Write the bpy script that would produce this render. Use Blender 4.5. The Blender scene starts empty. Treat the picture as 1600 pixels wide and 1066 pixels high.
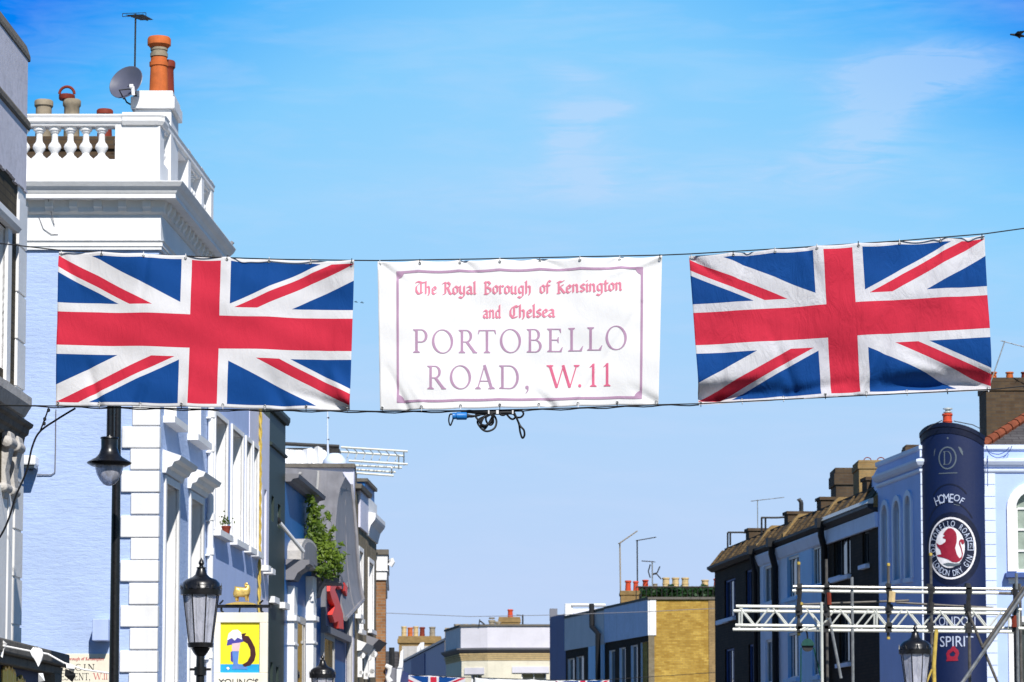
import bpy, bmesh, math, random
import numpy as np
from mathutils import Vector
random.seed(7)
R = math.radians
C = bpy.context.scene.collection
# ------------------------------------------------------------------ camera
FPX = 4444.0                      # focal length in pixels of the 1600 px wide photograph (100 mm)
TH = math.atan(.085)              # slight upward tilt; the rest of the rise is lens shift
CYP = 1200.0 - FPX * math.tan(TH) # image row of the optical axis; eye level lies at row 1200, below the frame
EYE = 1.6
cam = bpy.data.cameras.new("camera"); cam_o = bpy.data.objects.new("camera", cam); C.objects.link(cam_o)
cam.lens = 100; cam.shift_y = (CYP - 533) / 1600; cam.sensor_width = 36; cam.clip_start = 0.5; cam.clip_end = 3000
cam_o.location = (0, 0, EYE); cam_o.rotation_euler = (math.pi / 2 + TH, 0, 0)
cam.dof.use_dof = True; cam.dof.focus_distance = 24.3; cam.dof.aperture_fstop = 9.0
bpy.context.scene.camera = cam_o
# ------------------------------------------------------------------ exposure
sc = bpy.context.scene
sc.view_settings.view_transform = 'Standard'; sc.view_settings.look = 'None'
sc.view_settings.gamma = 1; sc.view_settings.exposure = EXPO = 0.45
# ------------------------------------------------------------------ sky and sun
SUN_AZ, SUN_EL = R(163), R(43)    # clockwise from +Y: behind the camera, a little to the right
SKYS = 0.062
w = bpy.data.worlds.new("World"); sc.world = w; w.use_nodes = True
nt = w.node_tree; N = nt.nodes; L = nt.links
for n in list(N): N.remove(n)
out = N.new('ShaderNodeOutputWorld'); bg = N.new('ShaderNodeBackground'); bg.inputs['Strength'].default_value = SKYS
L.new(bg.outputs[0], out.inputs[0])
sky = N.new('ShaderNodeTexSky'); sky.sky_type = 'NISHITA'; sky.sun_disc = False
sky.sun_elevation = SUN_EL; sky.sun_rotation = SUN_AZ; sky.air_density = 1.0; sky.dust_density = 0.4; sky.ozone_density = 2.0
hs = N.new('ShaderNodeHueSaturation'); hs.inputs['Saturation'].default_value = 1.95; L.new(sky.outputs[0], hs.inputs['Color'])
def wmath(op, a, b=None, c=None):
    m = N.new('ShaderNodeMath'); m.operation = op
    for i, v in enumerate((a, b, c)):
        if v is None: continue
        if hasattr(v, 'links') or hasattr(v, 'is_linked'): L.new(v, m.inputs[i])
        else: m.inputs[i].default_value = v
    return m.outputs[0]
tc = N.new('ShaderNodeTexCoord'); sep = N.new('ShaderNodeSeparateXYZ'); L.new(tc.outputs['Generated'], sep.inputs[0])
dx, dy, dz = sep.outputs
ramp = N.new('ShaderNodeValToRGB'); ramp.color_ramp.interpolation = 'EASE'
def lin(r, g, b): 
    f = lambda c: ((c / 255 + .055) / 1.055) ** 2.4 if c > 10 else c / 255 / 12.92
    return (f(r), f(g), f(b))
stops = [(0.0, (197, 216, 249)), (0.065, (191, 214, 249)), (0.125, (178, 214, 251)), (0.165, (162, 212, 253)), (0.21, (152, 212, 254)),
         (0.255, (134, 206, 254)), (0.315, (72, 178, 253)), (0.375, (2, 130, 244))]
cr = ramp.color_ramp
while len(cr.elements) > 1: cr.elements.remove(cr.elements[0])
cr.elements[0].position = stops[0][0] / 0.4; cr.elements[0].color = (*lin(*stops[0][1]), 1)
for p, c in stops[1:]:
    e = cr.elements.new(p / 0.4); e.color = (*lin(*c), 1)
cr.interpolation = 'LINEAR'
# the blue deepens upwards and away from the street's axis (more to the left)
x2 = wmath('MULTIPLY', dx, dx); x2 = wmath('MINIMUM', x2, 0.06)
side = wmath('MULTIPLY', x2, wmath('MULTIPLY', wmath('MAXIMUM', wmath('SUBTRACT', dz, 0.12), 0.0), 24.0))
leftb = wmath('MULTIPLY', wmath('MAXIMUM', wmath('MULTIPLY', dx, -1.0), 0.0), wmath('MULTIPLY', wmath('MAXIMUM', wmath('SUBTRACT', dz, 0.17), 0.0), 2.0))
t = wmath('ADD', dz, wmath('ADD', side, wmath('MINIMUM', leftb, 0.05)))
L.new(wmath('DIVIDE', t, 0.4), ramp.inputs[0])
# thin streaks of high cloud
def gauss(px, py, sx, sy, rot=0.0):
    cx = (px - 800) / FPX; cz = math.sin(math.atan((CYP - py) / FPX) + TH)
    ax = wmath('SUBTRACT', dx, cx); az = wmath('SUBTRACT', dz, cz)
    c, s = math.cos(rot), math.sin(rot)
    u = wmath('ADD', wmath('MULTIPLY', ax, c), wmath('MULTIPLY', az, s)); v = wmath('SUBTRACT', wmath('MULTIPLY', az, c), wmath('MULTIPLY', ax, s))
    q = wmath('ADD', wmath('POWER', wmath('ABSOLUTE', wmath('DIVIDE', u, sx / FPX)), 2.0), wmath('POWER', wmath('ABSOLUTE', wmath('DIVIDE', v, sy / FPX)), 2.0))
    return wmath('POWER', 2.718, wmath('MULTIPLY', q, -1.0))
mp = N.new('ShaderNodeMapping'); mp.inputs['Scale'].default_value = (13, 3, 75); mp.inputs['Rotation'].default_value = (0, R(14), 0)
L.new(tc.outputs['Generated'], mp.inputs[0])
nz = N.new('ShaderNodeTexNoise'); nz.inputs['Scale'].default_value = 1.0; nz.inputs['Detail'].default_value = 6; nz.inputs['Roughness'].default_value = .5
nz.inputs['Distortion'].default_value = .8
L.new(mp.outputs[0], nz.inputs['Vector'])
g = wmath('ADD', wmath('MULTIPLY', gauss(1420, 125, 130, 36, .05), 1.2), wmath('ADD', wmath('MULTIPLY', gauss(1350, 200, 105, 55, .7), .9), wmath('MULTIPLY', gauss(905, 205, 75, 60, -.4), .6)))
g = wmath('ADD', g, wmath('MULTIPLY', gauss(1000, 285, 520, 40, .05), .45))
g = wmath('ADD', g, wmath('ADD', wmath('MULTIPLY', gauss(930, 175, 60, 12, .15), .9), wmath('MULTIPLY', gauss(890, 215, 30, 40, -.6), .7)))
g = wmath('ADD', g, wmath('ADD', wmath('MULTIPLY', gauss(915, 285, 34, 26, 0), .6), wmath('MULTIPLY', gauss(880, 110, 60, 14, -.2), .5)))
nz2 = N.new('ShaderNodeTexNoise'); nz2.inputs['Scale'].default_value = 2.6; nz2.inputs['Detail'].default_value = 8; nz2.inputs['Roughness'].default_value = .62; nz2.inputs['Distortion'].default_value = 1.6
L.new(mp.outputs[0], nz2.inputs['Vector'])
nzv = wmath('MULTIPLY', wmath('MAXIMUM', wmath('SUBTRACT', wmath('ADD', wmath('MULTIPLY', nz.outputs[0], .5), wmath('MULTIPLY', nz2.outputs[0], .6)), 0.36), 0.0), 2.6)
cl = wmath('MINIMUM', wmath('MULTIPLY', g, nzv), .43)
faint = wmath('MULTIPLY', wmath('MAXIMUM', wmath('SUBTRACT', wmath('ADD', wmath('MULTIPLY', nz.outputs[0], .75), wmath('MULTIPLY', nz2.outputs[0], .25)), 0.45), 0.0), .9)
cl = wmath('MAXIMUM', cl, faint)
mixc = N.new('ShaderNodeMix'); mixc.data_type = 'RGBA'; L.new(cl, mixc.inputs[0]); L.new(ramp.outputs[0], mixc.inputs[6]); mixc.inputs[7].default_value = (*lin(206, 222, 252), 1)
scl = N.new('ShaderNodeVectorMath'); scl.operation = 'SCALE'; scl.inputs['Scale'].default_value = 1 / (SKYS * 2 ** EXPO); L.new(mixc.outputs[2], scl.inputs[0])
up = N.new('ShaderNodeMapRange'); up.inputs[1].default_value = .30; up.inputs[2].default_value = .5; L.new(dz, up.inputs[0])
frt = N.new('ShaderNodeMapRange'); frt.inputs[1].default_value = .8; frt.inputs[2].default_value = .45; L.new(dy, frt.inputs[0])
away = wmath('MAXIMUM', up.outputs[0], frt.outputs[0])
mixv = N.new('ShaderNodeMix'); mixv.data_type = 'VECTOR'; L.new(away, mixv.inputs[0]); L.new(scl.outputs[0], mixv.inputs[4]); L.new(hs.outputs[0], mixv.inputs[5])
L.new(mixv.outputs[1], bg.inputs['Color'])
sun = bpy.data.lights.new("sun", 'SUN'); sun.energy = 4.2; sun.angle = R(0.53); sun.color = (1.0, .955, .88)
sun_o = bpy.data.objects.new("sun", sun); C.objects.link(sun_o)
to_sun = Vector((math.sin(SUN_AZ) * math.cos(SUN_EL), math.cos(SUN_AZ) * math.cos(SUN_EL), math.sin(SUN_EL)))
sun_o.rotation_euler = to_sun.to_track_quat('Z', 'Y').to_euler(); sun_o.location = (0, 0, 60)
# ------------------------------------------------------------------ measuring helpers
def ray(px, py):
    u, v = (px - 800) / FPX, (CYP - py) / FPX
    return Vector((u, math.cos(TH) - v * math.sin(TH), math.sin(TH) + v * math.cos(TH)))
def P(px, py, Y):
    d = ray(px, py); return Vector((0, 0, EYE)) + d * (Y / d.y)
def ZP(py, Y, px=800): return P(px, py, Y).z
class Fr:
    """a wall's frame: s runs from A to B in plan, d is outward (to the right of travel), z is up"""
    def __init__(f, A, B):
        f.A = Vector((A[0], A[1])); b = Vector((B[0], B[1])); f.len = (b - f.A).length; f.s = (b - f.A).normalized(); f.n = Vector((f.s.y, -f.s.x))
    def pt(f, s, d, z):
        p = f.A + f.s * s + f.n * d; return Vector((p.x, p.y, z))
    def hit(f, px, py, d=0):
        r = ray(px, py); a = f.A + f.n * d
        # cam + r*k on the plane n.(x-a)=0
        k = f.n.dot(a) / f.n.dot(Vector((r.x, r.y)))
        q = Vector((r.x, r.y)) * k
        return (q - f.A).dot(f.s), EYE + r.z * k
    def S(f, px, py=850, d=0): return f.hit(px, py, d)[0]
    def Z(f, px, py, d=0): return f.hit(px, py, d)[1]
# ------------------------------------------------------------------ mesh building
class MB:
    def __init__(m): m.v = []; m.f = []; m.sm = []; m.mi = []; m.uv = None
    def add(m, vs, fs, smooth=False, mi=0):
        o = len(m.v); m.v += [Vector(v) for v in vs]; m.f += [tuple(i + o for i in f) for f in fs]; m.sm += [smooth] * len(fs); m.mi += [mi] * len(fs)
    def quad(m, a, b, c, d, mi=0): m.add([a, b, c, d], [(0, 1, 2, 3)], mi=mi)
    def hexa(m, p, mi=0): m.add(p, [(0, 3, 2, 1), (4, 5, 6, 7), (0, 1, 5, 4), (1, 2, 6, 5), (2, 3, 7, 6), (3, 0, 4, 7)], mi=mi)
    def box(m, fr, s0, s1, d0, d1, z0, z1, mi=0):
        m.hexa([fr.pt(s, d, z) for z in (z0, z1) for s, d in ((s0, d1), (s1, d1), (s1, d0), (s0, d0))], mi)
    def prism(m, fr, poly, d0, d1):
        """polygon in (s, z), pushed from d0 to d1"""
        n = len(poly); a = [fr.pt(s, d1, z) for s, z in poly]; b = [fr.pt(s, d0, z) for s, z in poly]
        m.add(a + b, [tuple(range(n)), tuple(range(2 * n - 1, n - 1, -1))] + [((i + 1) % n, i, n + i, n + (i + 1) % n) for i in range(n)])
    def extrude(m, plan, z0, z1):
        n = len(plan); a = [Vector((p[0], p[1], z0)) for p in plan]; b = [Vector((p[0], p[1], z1)) for p in plan]
        m.add(a + b, [tuple(range(n - 1, -1, -1)), tuple(range(n, 2 * n))] + [(i, (i + 1) % n, n + (i + 1) % n, n + i) for i in range(n)])
    def tube(m, pts, r, n=8, cap=True):
        pts = [Vector(p) for p in pts]; rs = r if isinstance(r, (list, tuple)) else [r] * len(pts)
        rings = []; up = None
        for i, p in enumerate(pts):
            t = (pts[min(i + 1, len(pts) - 1)] - pts[max(i - 1, 0)])
            t = t.normalized() if t.length > 1e-9 else Vector((0, 0, 1))
            if up is None: up = Vector((0, 0, 1)) if abs(t.z) < .9 else Vector((1, 0, 0))
            x = t.cross(up); x = x.normalized() if x.length > 1e-6 else t.orthogonal().normalized()
            y = x.cross(t).normalized(); up = y
            rings.append([p + (x * math.cos(2 * math.pi * k / n) + y * math.sin(2 * math.pi * k / n)) * rs[i] for k in range(n)])
        vs = [v for rg in rings for v in rg]; fs = []
        for i in range(len(rings) - 1):
            for k in range(n):
                a = i * n + k; b = i * n + (k + 1) % n
                fs.append((a, b, b + n, a + n))
        m.add(vs, fs, True)
        if cap:
            m.add(rings[0], [tuple(range(n - 1, -1, -1))]); m.add(rings[-1], [tuple(range(n))])
    def lathe(m, c, prof, n=16, axis='z', smooth=True):
        """prof = list of (radius, height) from bottom to top"""
        c = Vector(c); vs = []; fs = []
        for r, h in prof:
            for k in range(n):
                a = 2 * math.pi * k / n
                if axis == 'z': vs.append(c + Vector((r * math.cos(a), r * math.sin(a), h)))
                elif axis == 'y': vs.append(c + Vector((r * math.cos(a), -h, r * math.sin(a))))
                else: vs.append(c + axis[0] * (r * math.cos(a)) + axis[1] * (r * math.sin(a)) + axis[2] * h)
        for i in range(len(prof) - 1):
            for k in range(n):
                a = i * n + k; b = i * n + (k + 1) % n; fs.append((a, b, b + n, a + n))
        m.add(vs, fs, smooth)
        q = len(prof) - 1
        if prof[0][0] > 1e-4: m.add(vs[:n], [tuple(range(n - 1, -1, -1))])
        if prof[-1][0] > 1e-4: m.add(vs[q * n:], [tuple(range(n))])
    def sweep(m, path, prof):
        """closed profile of (out, z) carried along a plan path, outward = right of travel, mitred"""
        pts = [Vector((p[0], p[1])) for p in path]; k = len(pts); rings = []
        for i, p in enumerate(pts):
            if i == 0: d = (pts[1] - p).normalized(); o = Vector((d.y, -d.x))
            elif i == k - 1: d = (p - pts[i - 1]).normalized(); o = Vector((d.y, -d.x))
            else:
                a = (p - pts[i - 1]).normalized(); b = (pts[i + 1] - p).normalized()
                na = Vector((a.y, -a.x)); nb = Vector((b.y, -b.x)); o = (na + nb); o = o / max(.2, (1 + na.dot(nb)))
            rings.append([Vector((p.x + o.x * u, p.y + o.y * u, z)) for u, z in prof])
        n = len(prof); vs = [v for r_ in rings for v in r_]; fs = []
        for i in range(k - 1):
            for j in range(n):
                a = i * n + j; b = i * n + (j + 1) % n; fs.append((a, b, b + n, a + n))
        m.add(vs, fs); m.add(rings[0], [tuple(range(n - 1, -1, -1))]); m.add(rings[-1], [tuple(range(n))])
    def build(m, name, mat, root=None, parent=None, label=None, bevel=0, sharp=40, kind=None):
        if not m.v: return None
        par = parent or root; base = par_base(par)
        me = bpy.data.meshes.new(name); me.from_pydata([v - base for v in m.v], [], m.f)
        for mt in (mat if isinstance(mat, (list, tuple)) else [mat]): me.materials.append(mt)
        me.polygons.foreach_set('use_smooth', m.sm); me.polygons.foreach_set('material_index', m.mi)
        bm = bmesh.new(); bm.from_mesh(me); bmesh.ops.recalc_face_normals(bm, faces=bm.faces) if not getattr(m, 'keep', False) else None
        uvl = bm.loops.layers.uv.new('UVMap')
        for f in bm.faces:
            nn = f.normal
            if m.uv is not None: pass
            if abs(nn.z) > .75:
                for l in f.loops: q = l.vert.co + base; l[uvl].uv = (q.x, q.y)
            else:
                tt = Vector((-nn.y, nn.x)); tt = tt.normalized() if tt.length > 1e-6 else Vector((1, 0))
                for l in f.loops: q = l.vert.co + base; l[uvl].uv = (q.x * tt.x + q.y * tt.y, q.z)
        bm.to_mesh(me); bm.free()
        if any(m.sm): me.set_sharp_from_angle(angle=R(sharp))
        o = bpy.data.objects.new(name, me); C.objects.link(o)
        if par: o.parent = par
        if label: o['label'] = label
        if kind: o['kind'] = kind
        if bevel:
            b = o.modifiers.new('bevel', 'BEVEL'); b.width = bevel; b.segments = 2; b.limit_method = 'ANGLE'; b.angle_limit = R(50)
        return o
def par_base(o):
    b = Vector((0, 0, 0))
    while o: b = b + Vector(o.location); o = o.parent
    return b
def thing(name, label, cat, loc=(0, 0, 0), group=None):
    o = bpy.data.objects.new(name, None); C.objects.link(o); o.location = loc; o.empty_display_size = .3
    o['label'] = label; o['category'] = cat
    if group: o['group'] = group
    return o
def tag(o, label, cat, group=None):
    o['label'] = label; o['category'] = cat
    if group: o['group'] = group
    return o
def struct(o): o['kind'] = 'structure'; return o
def copy_tree(o, loc=None, label=None, parent=None, scale=None):
    c = o.copy(); C.objects.link(c)
    if parent: c.parent = parent
    if loc is not None: c.location = loc
    if label: c['label'] = label
    if scale: c.scale = (scale,) * 3
    for ch in [x for x in o.children]: copy_tree(ch, parent=c)
    return c
# ------------------------------------------------------------------ materials
class NT:
    def __init__(s, name):
        s.m = bpy.data.materials.new(name); s.m.use_nodes = True; s.t = s.m.node_tree; s.n = s.t.nodes; s.b = s.n['Principled BSDF']; s.out = s.n['Material Output']
    def link(s, a, b): s.t.links.new(a, b)
    def math(s, op, a, b=None, c=None, clamp=False):
        m = s.n.new('ShaderNodeMath'); m.operation = op; m.use_clamp = clamp
        for i, v in enumerate((a, b, c)):
            if v is None: continue
            if isinstance(v, (int, float)): m.inputs[i].default_value = v
            else: s.link(v, m.inputs[i])
        return m.outputs[0]
    def mix(s, f, a, b, mode='MIX'):
        m = s.n.new('ShaderNodeMix'); m.data_type = 'RGBA'; m.blend_type = mode
        for i, v in ((0, f), (6, a), (7, b)):
            if isinstance(v, (int, float)): m.inputs[i].default_value = v
            elif isinstance(v, tuple): m.inputs[i].default_value = (*v[:3], 1)
            else: s.link(v, m.inputs[i])
        return m.outputs[2]
    def noise(s, scale, detail=4, rough=.55, mapping=(1, 1, 1), coord='Object', dist=0):
        t = s.n.new('ShaderNodeTexCoord'); mp = s.n.new('ShaderNodeMapping'); mp.inputs['Scale'].default_value = mapping
        s.link(t.outputs[coord], mp.inputs[0]); z = s.n.new('ShaderNodeTexNoise'); z.inputs['Scale'].default_value = scale
        z.inputs['Detail'].default_value = detail; z.inputs['Roughness'].default_value = rough; z.inputs['Distortion'].default_value = dist
        s.link(mp.outputs[0], z.inputs['Vector']); return z.outputs[0]
    def ramp(s, v, lo, hi):
        m = s.n.new('ShaderNodeMapRange'); m.inputs[1].default_value = lo; m.inputs[2].default_value = hi; s.link(v, m.inputs[0]); return m.outputs[0]
    def bump(s, h, strength=.3, dist=.02):
        b = s.n.new('ShaderNodeBump'); b.inputs['Strength'].default_value = strength; b.inputs['Distance'].default_value = dist
        s.link(h, b.inputs['Height']); s.link(b.outputs[0], s.b.inputs['Normal']); return b
    def set(s, rough=.6, metal=0, spec=.4):
        s.b.inputs['Roughness'].default_value = rough; s.b.inputs['Metallic'].default_value = metal; s.b.inputs['Specular IOR Level'].default_value = spec
    def col(s, c):
        if isinstance(c, tuple): s.b.inputs['Base Color'].default_value = (*c[:3], 1)
        else: s.link(c, s.b.inputs['Base Color'])
def mul(c, k): return tuple(x * k for x in c)
def paint(name, c, rough=.6, dirt=.25, grime=(.12, .11, .1), bump=.15, streak=True, bricks=False, brickrow=.075):
    s = NT(name); s.set(rough)
    base = s.mix(s.ramp(s.noise(1.3, 5), .35, .7), mul(c, .93), mul(c, 1.04))
    fine = s.ramp(s.noise(9, 5, .65), .45, .8)
    k = s.math('MULTIPLY', fine, dirt * .5)
    col = s.mix(k, base, grime)
    if streak:
        st = s.ramp(s.noise(1.0, 5, .6, (5, 5, .35)), .55, .8)
        col = s.mix(s.math('MULTIPLY', st, dirt), col, grime)
    s.col(col)
    h = s.noise(26, 4, .6)
    if bricks:
        # painted brickwork: soft courses, hardly any joints
        t = s.n.new('ShaderNodeTexCoord'); br = s.n.new('ShaderNodeTexBrick'); br.inputs['Scale'].default_value = 1
        br.inputs['Brick Width'].default_value = brickrow * 3; br.inputs['Row Height'].default_value = brickrow; br.inputs['Mortar Size'].default_value = .009; br.inputs['Mortar Smooth'].default_value = .8
        br.inputs['Color1'].default_value = (1, 1, 1, 1); br.inputs['Color2'].default_value = (.7, .7, .7, 1); br.inputs['Mortar'].default_value = (0, 0, 0, 1)
        s.link(t.outputs['UV'], br.inputs[0]); nn = s.noise(5.5, 6, .66, (1, 1, 3.4), dist=.2)
        h = s.math('ADD', s.math('MULTIPLY', br.outputs['Color'], .13), s.math('MULTIPLY', nn, 2.6))
    s.bump(h, bump, .02)
    return s.m
def brick(name, c1, c2, mortar, patch=None, soot=.0, row=.075, sootcol=(.03, .025, .02)):
    s = NT(name); s.set(.85, spec=.2)
    t = s.n.new('ShaderNodeTexCoord'); br = s.n.new('ShaderNodeTexBrick'); br.inputs['Scale'].default_value = 1
    br.inputs['Brick Width'].default_value = row * 3; br.inputs['Row Height'].default_value = row; br.inputs['Mortar Size'].default_value = row * .11; br.inputs['Mortar Smooth'].default_value = .3
    br.inputs['Bias'].default_value = .1; br.inputs['Color1'].default_value = (*c1, 1); br.inputs['Color2'].default_value = (*c2, 1); br.inputs['Mortar'].default_value = (*mortar, 1)
    s.link(t.outputs['UV'], br.inputs[0]); col = br.outputs['Color']
    n1 = s.ramp(s.noise(2.6, 5, .65), .35, .7); col = s.mix(s.math('MULTIPLY', n1, .55), col, patch or mul(c1, .55))
    n3 = s.ramp(s.noise(14, 3, .7, (1, 1, 2.5)), .5, .75); col = s.mix(s.math('MULTIPLY', n3, .4), col, mul(c2, .35))
    if soot:
        n2 = s.ramp(s.noise(.9, 5, .6, (2, 2, .5)), .35, .75); col = s.mix(s.math('MULTIPLY', n2, soot), col, sootcol)
    s.col(col); s.bump(s.math('ADD', br.outputs['Fac'], s.math('MULTIPLY', s.noise(40, 3), -.6)), -.5, .012)
    return s.m
def solid(name, c, rough=.5, metal=0, var=.12, scale=12, bump=.0, spec=.4, streak=0):
    s = NT(name); s.set(rough, metal, spec); n = s.ramp(s.noise(scale, 5, .6), .3, .75); col = s.mix(n, mul(c, 1 - var), mul(c, 1 + var))
    if streak: col = s.mix(s.math('MULTIPLY', s.ramp(s.noise(1.5, 5, .6, (4, 4, .5)), .5, .75), streak), col, mul(c, .35))
    s.col(col)
    s.link(s.math('ADD', s.math('MULTIPLY', n, .15), rough - .07), s.b.inputs['Roughness'])
    if bump: s.bump(s.noise(scale * 3, 4, .6), bump, .01)
    return s.m
def glass(name, c=(.03, .04, .05), rough=.06):
    s = NT(name); s.set(rough, 0, .6); s.col(s.mix(s.ramp(s.noise(1.2, 3), .4, .65), mul(c, .6), mul(c, 1.5))); s.bump(s.noise(1.5, 2), .03, .05)
    return s.m
M = {}
M['white'] = paint('white stucco', (.79, .79, .80), .6, .20, (.3, .29, .27), .12)
M['white_clean'] = paint('white gloss paint', (.82, .82, .83), .45, .06, (.35, .33, .3), .05, False)
M['lavender'] = paint('lavender blue painted brick', (.40, .515, .77), .6, .36, (.28, .33, .48), .28, False, True)
M['lav_smooth'] = paint('lavender blue stucco', (.43, .53, .82), .6, .2, (.2, .25, .4), .12)
M['lav_pale'] = paint('pale lilac stucco', (.66, .66, .80), .6, .15, (.35, .35, .42), .15)
M['grey_render'] = paint('weathered grey lilac render', (.62, .61, .70), .75, .75, (.22, .215, .24), .15)
M['coping'] = paint('dark lichen stone', (.15, .135, .115), .9, .8, (.03, .03, .03), .6)
M['stone'] = paint('dirty pale stone', (.50, .48, .46), .8, .6, (.12, .11, .1), .4)
M['brick_near'] = brick('sooty olive stock brick', (.075, .06, .035), (.11, .088, .052), (.045, .04, .03), soot=.5)
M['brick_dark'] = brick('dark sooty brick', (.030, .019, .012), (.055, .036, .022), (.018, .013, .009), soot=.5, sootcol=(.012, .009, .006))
M['brick_brown'] = brick('brown orange brick', (.26, .115, .05), (.40, .20, .09), (.30, .26, .2), soot=.15)
M['brick_yellow'] = brick('golden stock brick', (.36, .21, .03), (.60, .40, .085), (.36, .25, .09), patch=(.25, .135, .02), soot=.35, sootcol=(.2, .11, .02))
M['brick_ochre'] = brick('ochre stock brick', (.30, .19, .075), (.38, .25, .10), (.27, .2, .1), soot=.25)
M['brick_tan'] = brick('grey tan stock brick', (.22, .18, .11), (.30, .25, .17), (.24, .21, .16), soot=.3)
M['brick_chim'] = brick('old brown chimney brick', (.085, .052, .03), (.135, .09, .05), (.09, .075, .06), soot=.5)
M['cream'] = paint('cream painted brick', (.74, .69, .55), .7, .2, (.35, .3, .2), .4, True, True)
M['dark_green'] = paint('dark bottle green paint', (.017, .033, .027), .55, .25, (.05, .06, .055), .12)
M['cobalt'] = paint('cobalt blue paint', (.008, .115, .36), .5, .2, (.02, .05, .12), .12)
M['navy'] = paint('navy sign paint', (.001, .011, .066), .6, .5, (.015, .025, .07), .12)
M['navy_cap'] = solid('dark navy cap paint', (.005, .008, .03), .4)
M['gin_wall'] = paint('pale blue stucco', (.42, .55, .92), .6, .14, (.3, .34, .5), .1)
M['gin_trim'] = paint('ice blue trim paint', (.66, .74, .92), .5, .1, (.3, .34, .45), .06)
M['terrace_blue'] = paint('sky blue terrace paint', (.38, .66, 1.0), .6, .25, (.2, .35, .55), .15)
M['terrace_pale'] = paint('pale violet blue terrace paint', (.70, .79, 1.0), .6, .25, (.3, .4, .6), .15)
M['blue_parapet'] = paint('faded blue parapet paint', (.55, .66, .93), .6, .45, (.1, .14, .3), .15)
M['grey_lilac'] = paint('lilac grey parapet paint', (.66, .64, .70), .65, .2, (.3, .3, .3), .15)
M['slate_blue'] = paint('deep slate blue paint', (.045, .09, .28), .6, .3, (.02, .03, .08), .15)
M['roof_tile'] = brick('brown weathered roof tile', (.12, .078, .038), (.20, .135, .065), (.07, .045, .022), soot=.8, row=.12)
M['slate'] = brick('grey roof slate', (.075, .07, .075), (.10, .095, .1), (.045, .04, .045), row=.11)
M['lead'] = solid('grey lead sheet', (.235, .23, .25), .55, 0, .22, 3, .15, .4, .5)
M['terracotta'] = solid('terracotta', (.52, .13, .035), .75, 0, .2, 8, .2, .2, .25)
M['terra_brown'] = solid('weathered ridge clay', (.21, .06, .03), .8, 0, .3, 6, .2, .2, .5)
M['terra_dark'] = solid('dark red clay', (.20, .035, .02), .7, 0, .25, 8, .2, .2, .3)
M['terra_red'] = solid('bright red clay', (.55, .07, .03), .7, 0, .2, 8, .1, .2, .2)
M['buff'] = solid('buff clay', (.58, .43, .22), .8, 0, .2, 8, .2, .2, .35)
M['buff_grey'] = solid('weathered buff grey clay', (.31, .26, .19), .85, 0, .25, 6, .3, .2, .5)
M['black'] = solid('black gloss paint', (.010, .010, .012), .32, 0, .3, 20, .06, .5)
M['black_matt'] = solid('black rubber', (.008, .009, .012), .6, 0, .3, 20, 0, .3)
M['iron'] = solid('dark weathered iron', (.03, .03, .032), .55, .3, .4, 14, .1)
M['steel'] = solid('galvanised scaffold steel', (.36, .36, .35), .42, .7, .3, 9, .1, .5, .4)
M['steel_dark'] = solid('dull rusty scaffold steel', (.13, .12, .11), .6, .5, .4, 9, .15, .4, .5)
M['alu'] = solid('bright aluminium', (.62, .63, .58), .5, .25, .08, 9, .05)
M['dishgrey'] = solid('grey dish paint', (.10, .105, .15), .4, 0, .12, 5)
M['yellow'] = solid('mustard yellow paint', (.50, .36, .07), .6, 0, .25, 14, .1)
M['gold'] = solid('gold leaf paint', (.80, .55, .16), .38, .55, .15, 12, .05)
M['cream_board'] = paint('cream sign board', (.80, .75, .62), .55, .25, (.4, .33, .22), .05)
M['red_sign'] = solid('coral red paint', (.80, .07, .06), .45, 0, .1, 5)
M['green_paint'] = solid('dark green hoist paint', (.006, .06, .05), .45, 0, .2, 10)
M['blue_plastic'] = solid('blue plastic', (.01, .16, .5), .4, 0, .15, 12)
M['grey_soffit'] = paint('grey painted shop cornice', (.19, .19, .215), .7, .3, (.1, .1, .1), .12)
M['glass'] = glass('dark window glass')
M['glass_blue'] = glass('blue sky reflecting glass', (.05, .07, .12))
M['curtain'] = solid('greenish net curtain behind glass', (.30, .36, .31), .2, 0, .25, 5, 0, .5)
M['asphalt'] = solid('asphalt', (.055, .055, .058), .9, 0, .2, 3, .3, .2)
M['paving'] = paint('paving slabs', (.30, .29, .27), .85, .4, (.12, .11, .1), .3, False)
def leaf_mat(name, a, b):
    s = NT(name); s.set(.5, 0, .3); s.col(s.mix(s.ramp(s.noise(1.7, 3), .35, .65), a, b)); s.b.inputs['Subsurface Weight'].default_value = 0
    tr = s.n.new('ShaderNodeBsdfTranslucent'); tr.inputs[0].default_value = (b[0] * 1.3, b[1] * 1.3, b[2], 1)
    mx = s.n.new('ShaderNodeMixShader'); mx.inputs[0].default_value = .3; s.link(s.b.outputs[0], mx.inputs[1]); s.link(tr.outputs[0], mx.inputs[2]); s.link(mx.outputs[0], s.out.inputs[0]); return s.m
M['leaf'] = leaf_mat('climber leaf', (.02, .055, .008), (.14, .21, .02))
M['leaf_dark'] = leaf_mat('hedge leaf', (.010, .04, .016), (.03, .085, .028))
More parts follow.
